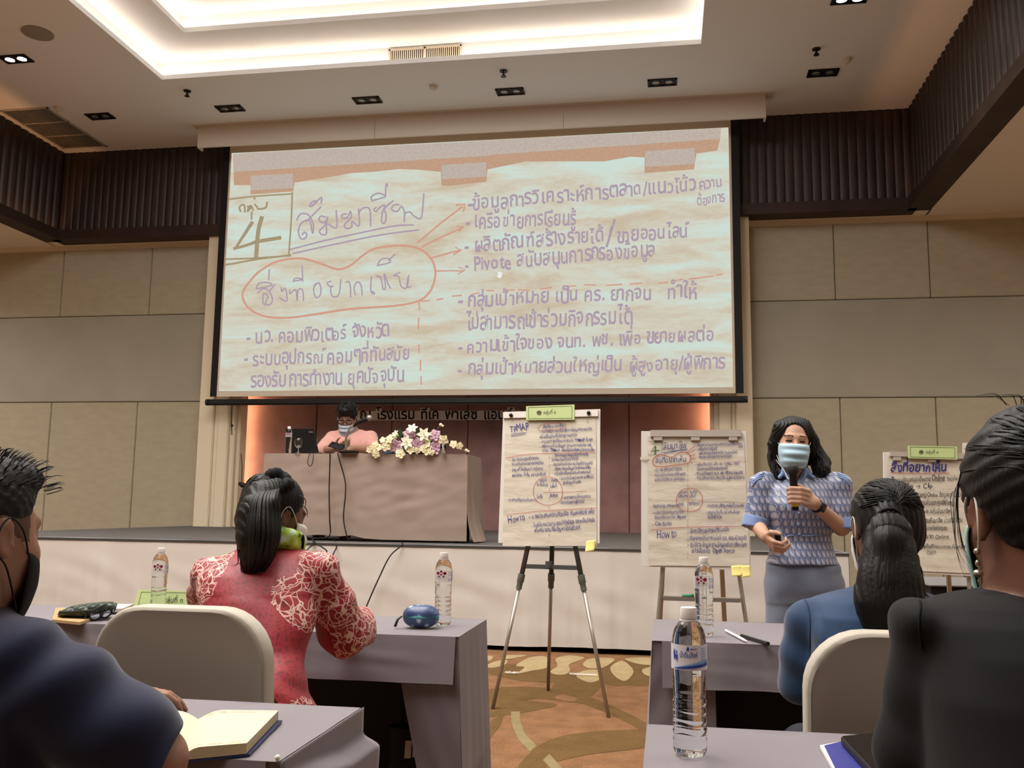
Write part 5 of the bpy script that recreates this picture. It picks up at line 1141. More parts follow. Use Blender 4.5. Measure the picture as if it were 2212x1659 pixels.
b = MB(); b.tube([V(c.x+L*.28, c.y-.092, ZT+.036), V(c.x+L*.285, c.y-.095, ZT+.008)], .004, 6, flat=.5); b.build('zip_pull', mat('zip_pull_green', (46, 58, 44), rough=.4), zp_)
nbk = thing('notebook', 'thin tan notebook lying under the green quilted pouch', 'notebook', tuple(pz(160, 1346))); q = [pz(112, 1344), pz(172, 1350), pz(206, 1338), pz(200, 1318), pz(120, 1318)]
b = MB(); b.extrude([p + V(0, 0, 0) for p in q], (0, 0, .008)); b.build('pages', mat('tan_paper', (188, 158, 120), rough=.7), nbk)
b = MB(); b.extrude([p + V(0, 0, .008) for p in q], (0, 0, .002)); b.build('cover', mat('tan_cover', (176, 140, 98), rough=.6), nbk)
# spectacles on the table
sp_ = thing('spectacles', 'black framed spectacles folded beside the pouch', 'spectacles', tuple(pz(212, 1340))); s0 = pz(196, 1340); fm = mat('black_frame', (24, 24, 28), rough=.3)
c_l, c_r = P(208, 1331, s0.y), P(230, 1323, s0.y+.05)
for cc, r in ((c_l, .030), (c_r, .026)):
    cc.z = ZT + .026; d = (c_r-c_l).normalized(); u = V(d.x, d.y, 0).normalized(); v = V(0, .25, 1).normalized(); ring = [cc + u*r*1.1*math.cos(a) + v*r*.8*math.sin(a) for a in (k*math.tau/20 for k in range(21))]
    b = MB(); b.tube(ring, .0028, 6, cap=False); rm = b.build('rim', fm, sp_, smooth=True)
    b = MB(); b.poly(ring[:-1]); b.build('lens', mat('lens_tint', (190, 200, 235), rough=.05, trans=.85, ior=1.3), rm)
b = MB(); b.tube([c_l+V(.03, .012, .008), c_r+V(-.028, -.012, .008)], .003, 6); b.build('bridge', fm, sp_)
b = MB(); b.tube([c_l+V(-.03, -.01, .01), c_l+V(-.07, -.02, -.012), c_l + V(-.10, -.005, -.02)], .003, 6); b.build('temple', fm, sp_)
b = MB(); b.tube([c_r+V(.028, .01, .008), c_r+V(-.01, .06, -.01), c_l + V(.0, .05, -.018)], .003, 6); b.build('temple', fm, sp_)
nd = thing('notepad', 'white notepad with a black edged cover on the left table', 'notepad', tuple(pz(255, 1316))); q = [pz(218, 1327), pz(266, 1326), pz(292, 1315), pz(232, 1315)]
b = MB(); b.extrude(q, (0, 0, .006)); b.build('cover', mat('notepad_black', (36, 36, 44), rough=.5), nd)
b = MB(); cc = sum(q, V(0, 0, 0))/4; b.extrude([cc + (p-cc)*.93 + V(-.004, 0, .006) for p in q], (0, 0, .014)); b.build('pages', mat('notepad_paper', (216, 206, 190), rough=.7), nd)
# green tent card
tf, dt_, ut_, nt_ = board_plane(tuple(pz(292, 1308))[:2], tuple(pz(412, 1310))[:2], .5); o_ = pz(292, 1318); tf = onplane(o_, V(nt_.x, nt_.y, .25))
tc = thing('tent_card', 'green folded tent card with printed group name behind the left water bottle', 'sign', tuple(pz(350, 1309)), 'green group name cards')
b = MB(); C = [(299, 1274), (418, 1277), (426, 1320), (286, 1318)]; slabpx(b, tf, C, -.0015, 0); tl, tr = tf(299, 1274), tf(418, 1277); b.extrude([tl, tr, tr + V(0, .035, -(tr.z-ZT)), tl + V(0, .035, -(tl.z-ZT))], (0, .0015, 0))
for e in ([(306, 1279), (412, 1281)], [(306, 1279), (299, 1306)], [(299, 1306), (412, 1308)]): stroke(b, e, tf, .8, mi=1, off=.001)
write(b, 'กลุ่มที่ ๓', tf, (352, 1302), (396, 1302), 9, off=.001, mi=1, bold=.012); b.build('card', [mat('green_card', (186, 202, 142)), mat('card_print', (74, 78, 56))], tc, weld=False, norm=False)
# spectacle case
g0, g1 = pz(876, 1364), pz(941, 1356); c = (g0+g1)/2 + V(-.012, .045, .042); gl = (g1-g0).length/2*.90
gc = thing('spectacle_case', 'blue patterned spectacle case with teal zip on the left table', 'spectacle case', (c.x, c.y, ZT))
gn = NT('case_print'); vn = gn.n('ShaderNodeTexVoronoi'); vn.inputs['Scale'].default_value = 30; gn.l(gn.coord('Object', (1, 1, .5), (0, .5, 0)), vn.inputs['Vector']); gn.base(gn.ramp(vn.outputs['Distance'], [(.20, (176, 190, 206)), (.30, (64, 88, 128)), (.8, (44, 62, 98))])); gn.b.inputs['Roughness'].default_value = .35
def half(s_):
    b = MB()
    def f(u, v):
        a = u*math.tau; e = v*math.pi/2; ce = math.cos(e)**.75; return V(c.x + gl*ce*math.copysign(abs(math.cos(a))**.8, math.cos(a)), c.y + .05*ce*math.copysign(abs(math.sin(a))**.8, math.sin(a)), c.z + s_*(.003 + .038*math.sin(e)))
    b.grid(f, 32, 10); return b
half(1).build('upper_shell', gn.m, gc, smooth=True); half(-1).build('lower_shell', gn.m, gc, smooth=True)
b = MB(); b.lathe([(.985, -.004), (1.02, -.003), (1.02, .003), (.985, .004)], (0, 0, 0), 40)
for v in b.bm.verts: v.co = V(c.x + v.co.x*gl, c.y + v.co.y*.05, c.z + v.co.z*1.4)
zt_ = b.build('zip_band', mat('teal_zip', (86, 150, 160), rough=.5), gc, smooth=True)
b = MB(); e0 = c + V(-gl*1.0, -.02, 0); b.tube([e0, e0 + V(-.012, -.012, -.01), e0 + V(-.02, -.02, -.036)], [.004, .006, .007], 8, flat=.6); b.build('zip_pull', blk, zt_, smooth=True)
# dark bag with tags under the left table
bp = V(P(885, 1600, 3.42).x, 3.40, 0); bg = thing('tote_bag', 'black bag with pale luggage tags standing under the left table', 'bag', tuple(bp))
b = MB(); b.grid(lambda u, v: bp + V(math.cos(u*math.tau)*(.075+.01*nz(u*4, v*3, 1)), math.sin(u*math.tau)*.045, .40*v)*1.0, 24, 10); b.poly([bp + V(math.cos(a)*.076, math.sin(a)*.046, .395) for a in (q*math.tau/16 for q in range(16))]); b.build('body', mat('bag_black', (28, 28, 30), rough=.6), bg, smooth=True)
b = MB(); b.tube([bp+V(-.03, 0, .38), bp+V(-.02, -.01, .47), bp+V(.02, -.01, .47), bp+V(.04, 0, .38)], .008, 8); b.build('handle', mat('bag_black', (28, 28, 30)), bg, smooth=True)
for x0, y0, x1, y1 in ((873, 1600, 890, 1638), (890, 1600, 899, 1636)):
    q = [P(x, y, bp.y-.056) for x, y in ((x0+3, y0), (x1, y0), (x1-3, y1), (x0, y1))]; b = MB(); b.extrude(q, (0, .003, 0)); b.build('luggage_tag', mat('tag_pale', (205, 194, 180), rough=.6), bg)
# ------------------------------------------------------------------ right front table
for a, c_, nme, lab, m_, r in (((1568, 1362), (1612, 1385), 'stylus', 'white stylus lying on the right front table', mat('stylus_white', (232, 228, 228), rough=.3), .0048), ((1602, 1373), (1657, 1390), 'marker_pen', 'black pen lying beside the white stylus', mat('pen_black', (34, 32, 34), rough=.35), .0062)):
    p, q = pz(*a, ZT+r), pz(*c_, ZT+r); d = q-p; t = thing(nme, lab, 'pen', tuple((p+q)/2))
    b = MB(); b.tube([p, p+d*.9], r, 12); b.build('barrel', m_, t, auto=40)
    b = MB(); b.tube([p+d*.9, q + d*.04], [r, r*.25] if nme == 'stylus' else [r*1.05, r*1.05], 12); b.build('tip' if nme == 'stylus' else 'cap', m_, t, auto=40)
# ------------------------------------------------------------------ near left table: open notebook
Sf, Sn, Rf, Rn = pz(428, 1560), pz(384, 1650), pz(606, 1560), pz(536, 1634); Lf = Sf + (Sf-Rf)*.9 + V(0, .02, 0); Ln = Sn + (Sn-Rn)*.9 + V(0, .02, 0)
ob_ = thing('open_notebook', 'open hardback notebook with cream pages on the near left table', 'notebook', tuple((Sf+Rn)/2))
nbp = mat('notebook_page', (206, 195, 166), rough=.7); nbe = mat('page_edges', (188, 175, 142), rough=.8, bump=.3, bs=300, bscale=(1, 1, 8)); pin = mat('pencil_grey', (112, 106, 98), rough=.7)
def block(A0, A1, B0, B1, h, sgn):
    """curved pages from the spine A0-A1 (far, near) to the edge B0-B1"""
    b = MB(); n = 14
    def top(u, v): return (A0.lerp(A1, v)).lerp(B0.lerp(B1, v), u) + V(0, 0, .006 + h*math.sin(min(1, u*3.2)*math.pi/2)*(1-.10*u) )
    b.grid(top, n, 6); b.mi = 1
    for v in (0, 1): b.grid(lambda u, w_, v=v: (lambda t_, g_: V(t_.x, t_.y, g_ + (t_.z-g_)*w_))(top(u, v), ZT+.005), n, 3)
    b.grid(lambda u, w_: (lambda t_: V(t_.x, t_.y, ZT+.005 + (t_.z-ZT-.005)*w_))(top(1, u)), 6, 3)
    if sgn > 0:
        for row, vv, (u0, u1), (v0, v1) in ((0, .06, (.13, .22), (0, 0)), (0, .06, (.27, .36), (0, 0)), (0, .07, (.42, .75), (0, 0)), (0, .10, (.12, .20), (0, 0)), (0, .10, (.26, .40), (0, 0)), (0, .06, (.82, .95), (0, 0)), (0, .95, (.1, .32), (0, 0)), (0, .96, (.40, .62), (0, 0)), (0, .96, (.7, .9), (0, 0))):
            stroke(b, [(u0 + (u1-u0)*i/12, vv + random.gauss(0, .006)) for i in range(13)], lambda x, y, o: top(x, y) + V(0, 0, o), .007, mi=2, off=.0012, smooth=0)
    b.build('pages', [nbp, nbe, pin], ob_, weld=False)
block(Sf, Sn, Rf + (Sf-Rf)*.03, Rn + (Sn-Rn)*.03, .019, 1); block(Sf, Sn, Lf, Ln, .016, -1)
b = MB(); b.extrude([Lf, Ln, Sn, Sf], (0, 0, .004)); b.build('cover', mat('notebook_navy', (46, 52, 92), rough=.4), ob_)
b = MB(); b.extrude([Sf, Sn, Rn+(Rn-Sn)*.02, Rf+(Rf-Sf)*.02], (0, 0, .004)); b.build('cover', mat('notebook_navy', (46, 52, 92)), ob_)
# ------------------------------------------------------------------ near right table: folder and tablet
fo = [pz(1771, 1617), pz(1830, 1606), pz(1925, 1640), pz(1900, 1720), pz(1818, 1700)]; ft = thing('document_folder', 'blue folder of white papers under the tablet on the near right table', 'folder', tuple(fo[0]))
b = MB(); b.extrude(fo, (0, 0, .006)); b.build('papers', mat('folder_paper', (226, 220, 216), rough=.7), ft)
b = MB(); cc = sum(fo, V(0, 0, 0))/5; b.extrude([cc+(p-cc)*(.97 if i else .93)+V(.004 if not i else 0, 0, .006) for i, p in enumerate(fo)], (0, 0, .002)); b.build('cover', mat('folder_blue', (62, 64, 132), rough=.4), ft)
za = ZT + .009; ta = [pz(1815, 1590, za+.016), pz(1905, 1581, za+.016), pz(1990, 1690, za+.016), pz(1880, 1660, za+.016)]; ta = [ta[0], ta[1], ta[1]+(ta[3]-ta[0])*1.25, ta[0]+(ta[3]-ta[0])*1.25]
tt = thing('tablet', 'dark tablet in a black case lying on the blue folder', 'tablet', (ta[0].x, ta[0].y, za))
b = MB(); b.extrude([V(p.x, p.y, za) for p in ta], (0, 0, .017)); o = b.build('case', mat('case_black', (30, 28, 28), rough=.5), tt)
md = o.modifiers.new('b', 'BEVEL'); md.width = .005; md.segments = 2
b = MB(); cc = sum(ta, V(0, 0, 0))/4; b.poly([cc + (p-cc)*.94 + V(0, 0, .0018) for p in ta]); b.build('screen', mat('tablet_glass', (24, 22, 20), rough=.08, spec=.6), tt)
# clear wrappers on the carpet
wr_m = mat('clear_wrapper', (240, 236, 230), rough=.25, alpha=.35, spec=.6)
for (x, y), l_, s_ in (((1105, 1456), 'crumpled clear wrapper on the carpet by the left leg of the tripod', (.05, .03)), ((1260, 1460), 'long clear plastic wrapper on the carpet near the right tripod leg', (.10, .02))):
    c = PZ(x, y, .002); b = MB(); b.grid(lambda u, v: c + V((u-.5)*2*s_[0], (v-.5)*2*s_[1], .012 + .012*nz(u*5, v*5, x)), 10, 6)
    tag(b.build('plastic_wrapper', wr_m, None, origin=c), l_, 'wrapper')
# ------------------------------------------------------------------ people
skin = mat('skin_warm', (186, 146, 122), rough=.5, spec=.35, var=.04, vs=12, bump=.04, bs=220)
skin_t = mat('skin_tan', (150, 112, 92), rough=.5, spec=.35, var=.05, vs=12, bump=.04, bs=220)
skin_d = mat('skin_brown', (112, 76, 60), rough=.5, spec=.35, var=.05, vs=12)
lash, lip_m = mat('eye_dark', (34, 24, 22), rough=.3, spec=.5), mat('lips', (168, 98, 86), rough=.45)
brow_m = mat('brow_dark', (72, 50, 42), rough=.7)
def hairmat(name, c, sc=(60, 60, 4)):
    t = NT(name); n_ = t.noise(t.coord('Object', sc), 4, 4, .6); t.base(t.ramp(n_, [(.3, tuple(v*.6 for v in c)), (.75, tuple(v*1.5 for v in c))]))
    t.b.inputs['Roughness'].default_value = .5; t.b.inputs['Specular IOR Level'].default_value = .28; t.bump(n_, .5, .003); return t.m
hair_k = hairmat('hair_black', (13, 11, 11)); hair_b = hairmat('hair_soft_black', (15, 13, 12))
def rotm(yaw, pitch=0, roll=0):
    """head turned left by yaw (about z), tipped down by pitch, leaned by roll; local y looks forward"""
    return Matrix.Rotation(math.radians(yaw), 3, 'Z') @ Matrix.Rotation(math.radians(-pitch), 3, 'X') @ Matrix.Rotation(math.radians(roll), 3, 'Y')
class Head:
    def __init__(s, c, R, k=1.0): s.c, s.R, s.k = Vector(c), R, k
    def __call__(s, x, y, z): return s.c + s.R @ V(x*s.k, y*s.k, z*s.k)
    def loc(s, P_):
        A = np.array(s.R); return ((P_ - np.array(s.c)) @ A)/s.k
    def fill(s, F, ears=True, jaw=1.0):
        k = s.k
        def e(c, r, kk=.02, sub=False): F.ell(s(*c), [q*k for q in r], kk*k, s.R, sub)
        def c(a, b, ra, rb, kk=.012, sub=False): F.cone(s(*a), s(*b), ra*k, rb*k, kk*k, sub)
        e((0, -.012, .035), (.076, .096, .084)); e((0, .030, -.022), (.065*jaw, .066, .084), .03); e((0, .036, -.076), (.050*jaw, .050, .040), .03)
        e((0, .076, -.102), (.022, .018, .016), .02)
        for x in (-1, 1): e((x*.040, .062, -.030), (.026, .026, .026), .02); e((x*.032, .100, .004), (.019, .012, .010), .012, True); e((x*.032, .0795, .003), (.0145, .0125, .0105), .004)
        c((-.036, .083, .026), (.036, .083, .026), .011, .011, .014); c((0, .089, .012), (0, .110, -.026), .0075, .0115, .010)
        for x in (-1, 1): e((x*.012, .099, -.030), (.009, .011, .008), .008)
        e((0, .093, -.058), (.024, .011, .006), .006); e((0, .091, -.070), (.021, .011, .007), .006); c((-.02, .106, -.064), (.02, .106, -.064), .0025, .0025, .003, True)
        if ears:
            for x in (-1, 1):
                F.ell(s(x*.080, -.014, -.004), (.009*k, .019*k, .033*k), .008*k, s.R @ Matrix.Rotation(x*-.35, 3, 'Z'))
                F.ell(s(x*.088, -.010, -.002), (.006*k, .011*k, .022*k), .005*k, s.R @ Matrix.Rotation(x*-.35, 3, 'Z'), True)
        c((0, -.018, -.05), (0, -.035, -.17), .052, .056, .03)
    def pick(s, P_):
        """material index per face: 1 dark lashes and iris, 2 brows, 3 lips"""
        L = s.loc(P_); x, y, z = np.abs(L[:, 0]), L[:, 1], L[:, 2]; m_ = np.zeros(len(L), int); f = y > .055
        m_[f & (((x-.032)/.016)**2 + ((z-.005)/.0045)**2 < 1)] = 1
        m_[f & (np.abs(x-.034) < .020) & (np.abs(z - .030 + 6*(x-.032)**2) < .0035)] = 2
        m_[f & (((x)/.022)**2 + ((z+.064)/.010)**2 < 1)] = 3
        return m_
def hand(F, w, d, n, th=1, curl=.35, s=1.0, k=.006):
    """palm and five separate fingers; d along the fingers, n out of the back of the hand, th=+1/-1 picks the thumb side"""
    w = Vector(w); d = Vector(d).normalized(); n = Vector(n); n = (n - d*n.dot(d)).normalized(); t = d.cross(n)*th
    for i, o in enumerate((.027, .009, -.009, -.026)):
        kn = w + (d*.082 + t*o - d*(.004*abs(i-1)))*s; F.cone(w + t*o*.6*s, kn, .0145*s, .0105*s, .010*s)
        L = (.95, 1.08, 1.0, .78)[i]; p = kn; a = curl*.5
        for seg, (ln_, r0, r1) in enumerate(((.043, .0092, .0084), (.027, .0084, .0076), (.021, .0076, .0062))):
            dd = d*math.cos(a) - n*math.sin(a) + t*o*.9; q = p + dd.normalized()*ln_*L*s; F.cone(p, q, r0*s, r1*s, .003); p = q; a += curl*(1.1 if seg == 0 else .8)
    p = w + (d*.018 + t*.024)*s
    for ln_, r0, r1, dd in ((.040, .013, .0108, d*.62 + t*.7 - n*.25), (.032, .0108, .0098, d*.85 + t*.35 - n*.35), (.024, .0098, .0075, d*.95 + t*.1 - n*.35)):
        q = p + dd.normalized()*ln_*s; F.cone(p, q, r0*s, r1*s, .006); p = q
def bounds(pts, m):
    a = np.array([tuple(p) for p in pts]); return a.min(0) - m, a.max(0) + m
def legs_seated(F, hip, yaw_y, kz=.50, fl=0.0, r=1.0, half=.10, reach=.44):
    for s in (-1, 1):
        h_ = hip + V(s*half*.9, 0, 0); kn = V(hip.x + s*half*1.2, hip.y + reach, fl + kz); an = V(kn.x, kn.y - .02, fl + .08)
        F.chain([h_, kn], [.085*r, .06*r], .03); F.chain([kn, an], [.056*r, .038*r], .02); F.cone(an + V(0, -.02, -.045), an + V(0, .15, -.05), .034, .026, .02)
def locks(b, curves, seg=6):
    for pts, r in curves:
        q = catmull(pts, seg); n_ = len(q); b.tube(q, [r*(.55 + .45*math.sin(math.pi*min(1, .15 + .6*i/n_)))*(1 - (i/(n_-1))**3*.92) for i in range(n_)], 6, flat=.55)
def face_mask(hd, name, m, parent, pleats=3, k=1.0, drop=0.012, strap_m=None, out=1.0):
    b = MB()
    def f(u, v):
        x = (u-.5)*2; z = .002 - drop - .112*v; ax_ = abs(x); w_ = .073 - .016*v*v - .006*(abs(2*v-1)**6)
        yc = .113 - .02*(1-out) + .020*out*math.sin(min(1, v*2.4)*1.571) - (.034 + .03*(1-out))*max(0, v-.45)**1.3
        y = yc - (yc - .046)*ax_**(1.9 + .5*v)
        pl = .0055*math.sin(v*pleats*math.tau)*(1-ax_**3)
        return hd(w_*math.sin(x*1.45)/math.sin(1.45), y + pl, z)
    b.grid(f, 22, 20); o = b.build(name, m, parent, smooth=True); solidify(o, .0025, 1)
    sm = strap_m or m
    for s in (-1, 1):
        b = MB(); ed = [hd(s*.0695, .046, -.002 - drop), hd(s*.083, .018, .010), hd(s*.086, -.012, .030), hd(s*.088, -.032, .010), hd(s*.087, -.030, -.024), hd(s*.078, .0, -.05), hd(s*.064, .040, -.088 - drop)]
        b.tube(catmull(ed, 5), .0016*hd.k, 5); b.build('ear_loop', sm, parent, smooth=True)
    return o
mask_blue = NT('mask_blue'); tc_ = mask_blue.coord('Object'); mask_blue.base((162, 190, 204)); mask_blue.b.inputs['Roughness'].default_value = .7; mask_blue = mask_blue.m
mask_white = mat('mask_white', (222, 220, 216), rough=.7); loop_w = mat('ear_loop_white', (222, 218, 210), rough=.6); mask_black = mat('mask_black', (26, 25, 27), rough=.75)
def person(name, base, label): return thing(name, label, 'person', tuple(base))
def bodymesh(F, me_name, mats, label, pick=None, origin=(0, 0, 0), relax=1):
    o = F.build('person', mats, None, relax, pick, origin); tag(o, label, 'person'); return o
def secs(rows, Yc):
    """rows: (pixel y, left x, right x, half depth, offset in y)"""
    out = []
    for y, xl, xr, d, oy in rows:
        a, c = P(xl, y, Yc + oy), P(xr, y, Yc + oy); out.append(((( a.x+c.x)/2, Yc + oy, (a.z+c.z)/2), (c.x-a.x)/2, d))
    return out
def comb(hd, rx, ry, rz, cz, cy, th, ph, off=.0):
    """point on a hair cap: th round the head (0 = back, + = right), ph height angle"""
    return hd((rx+off)*math.cos(ph)*math.sin(th), cy - (ry+off)*math.cos(ph)*math.cos(th), cz + (rz+off)*math.sin(ph))
def snap(o, pts, off=.001):
    """lay points on the surface of o"""
    out = []
    for p in pts:
        ok, q, n_, _ = o.closest_point_on_mesh(Vector(p) - ROOT[o]); out.append(q + ROOT[o] + n_*off)
    return out
def drapepx(o, px, off=.001):
    """points of o met by the sight lines through these photo pixels"""
    out = []
    for x, y in px:
        ok, q, n_, _ = o.ray_cast(ORG - ROOT[o], ray(x, y).normalized())
        if ok: out.append(q + ROOT[o] + n_*off)
    return out
def pxline(px, n=4): return [(p.x, p.y) for p in catmull([V(x, y, 0) for x, y in px], n)]
def shrink(sc_, t): return [(c, max(.01, w_-t), max(.01, d-t)) for c, w_, d in sc_]
def val(s):   # smooth pseudo-noise for cloth folds
    return lambda x, y, z: np.sin(x*s*1.3 + 2*np.sin(z*s*.7) + y*s*.6)*np.sin(z*s*1.1 + 1.7*np.sin(x*s*.8 + y*s*.5))
# ============================================================ standing speaker
Y0 = 4.5; Sx = lambda x, y, dy=0: P(x, y, Y0 + dy)
hc = Sx(1712, 957); hd = Head(hc, rotm(180 + 2, 2, -4), .96)
tor = secs([(1222, 1655, 1812, .125, .02), (1200, 1660, 1804, .115, .02), (1168, 1664, 1795, .098, .02), (1130, 1661, 1795, .108, .01), (1095, 1655, 1797, .118, .0), (1060, 1652, 1800, .105, .02), (1042, 1656, 1795, .085, .03), (1030, 1676, 1775, .066, .035), (1020, 1696, 1748, .05, .035)], Y0)
zf = 0.0; hipL, hipR = Sx(1698, 1240, .02), Sx(1776, 1240, .02)
sL, eL, wL = Sx(1651, 1056, .02), Sx(1634, 1132, .0), Sx(1655, 1160, -.15)            # her right arm (left in the photo)
sR, eR, wR = Sx(1804, 1056, .02), Sx(1818, 1140, -.02), Sx(1757, 1086, -.22)
mic0, mic1 = Sx(1712, 1004, -.24), Sx(1718, 1102, -.20)
lo, hi = bounds([hc, sL, eL, eR, V(hipL.x, Y0, 0), hd(0, 0, .14)], .16); lo[2] = -.005; lo[1] -= .16
F = Field(lo, hi, .0042)
hd.fill(F); F.loft(shrink(tor, .028), .02); F.ell((hipL + hipR)/2 + V(0, 0, .0), (.125, .075, .065), .03)
for h_, s in ((hipL, -1), (hipR, 1)):
    kn = V(h_.x, Y0 + .01, .47); an = V(h_.x - s*.0, Y0 + .04, .08); F.chain([h_, kn, an], [.070, .052, .038], .02); F.cone(an + V(0, .01, -.045), an + V(0, -.16, -.055), .035, .026, .02)
F.chain([sL, eL, wL], [.044, .036, .025], .012); F.chain([sR, eR, wR], [.044, .036, .026], .012)
F.cone(tor[0][0] if 0 else Sx(1714, 1030, .035), hd(0, -.02, -.07), .06, .05, .03)
hand(F, wL, Sx(1674, 1180, -.21) - wL, V(-.75, -.35, -.45), th=-1, curl=1.15, s=.98)
ax = (mic1 - mic0).normalized()
hm = mic0.lerp(mic1, .66)                                        # fingers close round the microphone
for i in range(4):
    yy = 1055 + 9.5*i; r = .0098 - .0008*(i == 3); o_ = 1.5*i
    F.chain([Sx(1746 - o_*.4, yy + 6, -.235), Sx(1729, yy + 1, -.268), Sx(1709 + o_*.5, yy, -.262), Sx(1703 + o_*.6, yy + 2, -.232), Sx(1711, yy + 3, -.208)], [r*1.15, r*1.08, r, r*.95, r*.85], .003)
F.chain([Sx(1757, 1080, -.22), Sx(1745, 1063, -.195), Sx(1727, 1051, -.19), Sx(1711, 1047, -.205)], [.016, .0135, .0115, .009], .006)
F.cone(wR, Sx(1744, 1066, -.225), .025, .017, .012); F.cone(wR, Sx(1744, 1086, -.228), .025, .017, .012); F.cone(Sx(1744, 1064, -.222), Sx(1742, 1088, -.225), .016, .015, .012)
lab = 'person standing with a microphone, blue face mask, patterned blue blouse and grey trousers'
spk = bodymesh(F, 'person', [skin, lash, brow_m, lip_m], lab, lambda c, n: hd.pick(c), origin=V(hc.x, Y0, 0))
# blouse
t = NT('blouse_print'); tcn = t.n('ShaderNodeTexCoord'); sp3 = t.n('ShaderNodeSeparateXYZ'); t.l(tcn.outputs['Object'], sp3.inputs[0])
U = t.math('DIVIDE', t.math('ADD', sp3.outputs[0], t.math('MULTIPLY', sp3.outputs[1], .5)), .024); W = t.math('DIVIDE', sp3.outputs[2], .034)
row = t.math('FLOOR', W); U2 = t.math('ADD', U, t.math('MULTIPLY', row, .5)); p_ = t.math('SUBTRACT', t.math('FRACT', U2), .5); q_ = t.math('SUBTRACT', t.math('FRACT', W), .5)
p_ = t.math('ADD', p_, t.math('MULTIPLY', q_, .3))
wd = t.math('SUBTRACT', .24, t.math('MULTIPLY', q_, .22)); e_ = t.math('ADD', t.math('POWER', t.math('ABSOLUTE', t.math('DIVIDE', p_, wd)), 2), t.math('POWER', t.math('ABSOLUTE', t.math('DIVIDE', q_, .40)), 2))
leaf = t.math('LESS_THAN', e_, 1); core = t.math('LESS_THAN', t.math('ABSOLUTE', t.math('SUBTRACT', e_, .38)), .12)
zig = t.math('LESS_THAN', t.math('ABSOLUTE', t.math('ADD', t.math('SUBTRACT', p_, .34), t.math('MULTIPLY', t.math('SINE', t.math('MULTIPLY', W, 6.283)), .1))), .05)
mk_ = t.math('SUBTRACT', t.math('MAXIMUM', leaf, t.math('MULTIPLY', zig, .8)), t.math('MULTIPLY', core, .45))
t.base(t.mix(mk_, (94, 106, 140), (176, 172, 178))); t.b.inputs['Roughness'].default_value = .45; t.b.inputs['Specular IOR Level'].default_value = .5; t.b.inputs['Sheen Weight'].default_value = .2; blouse_m = t.m
blue_trim = mat('blouse_blue', (120, 142, 186), rough=.45, spec=.45, sheen=.2)
F = Field(lo, hi, .0045); F.loft(tor, .015)
F.chain([sL + V(.01, 0, .03), sL + V(-.012, -.01, .01), sL.lerp(eL, .55), eL + V(.002, 0, .02)], [.05, .062, .064, .060], .02); F.chain([sR + V(-.01, 0, .03), sR + V(.012, -.01, .01), sR.lerp(eR, .55), eR + V(-.006, .01, .03)], [.05, .062, .064, .058], .02)
F.cut(Sx(1720, 1219, 0), (0, 0, -1)); F.ell(Sx(1716, 1014, -.03), (.045, .07, .055), .01, None, True)
vv = val(24); F.wrinkle(lambda x, y, z: .0022*vv(x, y, z) + .0012*np.sin((z + .3*x)*90)*(np.abs(x - sL.x) < .09))
blo = F.build('blouse', blouse_m, spk, 1)
for a, e2_, s in ((sL, eL + V(.002, 0, .02), -1), (sR, eR + V(-.006, .01, .03), 1)):   # plain cuffs and pleated shoulder tops
    d = (e2_ - a).normalized(); F = Field(np.array(e2_) - .13, np.array(e2_) + .13, .004); F.cone(e2_ - d*.03, e2_ + d*.055, .0625, .064, .006)
    F.cut(e2_ + d*.045, d); F.cut(e2_ - d*.012, -d); F.cone(e2_ + d*.02, e2_ + d*.08, .054, .056, .004, True); F.build('cuff', blue_trim, spk, 1)
    b = MB()
    for q in range(3):
        L_ = [(1650 - q*2, 1022 + q*5), (1638 - q*2, 1028 + q*5), (1627 - q*1, 1038 + q*6)] if s < 0 else [(1808 + q*2, 1022 + q*4), (1822 + q*2, 1027 + q*5), (1834 + q*1, 1038 + q*6)]
        L_ = drapepx(blo, pxline(L_), .001)
        if len(L_) > 2: b.tube(L_, .0055, 6, flat=.6)
    b.build('shoulder_pleat', blue_trim, spk, smooth=True)
F = Field(np.array(Sx(1716, 1020)) - .16, np.array(Sx(1716, 1020)) + .16, .0035); nb_ = Sx(1715, 1022, .03)   # collar
for s in (-1, 1): F.chain([nb_ + V(0, .06, .035), nb_ + V(s*.052, .03, .03), nb_ + V(s*.05, -.045, .005), nb_ + V(s*.012, -.085, -.05)], [.014, .015, .017, .012], .008); F.chain([nb_ + V(s*.05, -.045, .0), nb_ + V(s*.075, -.078, -.022)], [.012, .009], .008)
F.build('collar', blue_trim, spk, 1)
for y in (1033, 1087, 1111, 1137, 1162):
    c = snap(blo, [Sx(1725 + (y-1060)*.03, y, -.13)], .001)[0]; b = MB(); b.sphere(c, (.0065, .004, .0065), 12, 8); b.build('button', blue_trim, spk, smooth=True)
for y, x0, x1 in ((1163, 1690, 1715), (1163, 1734, 1786)): b = MB(); b.tube(snap(blo, [Sx(x0 + (x1-x0)*q/8, y + .5*math.sin(q), -.12) for q in range(9)]), .0032, 6); b.build('pocket_flap', blue_trim, spk, smooth=True)
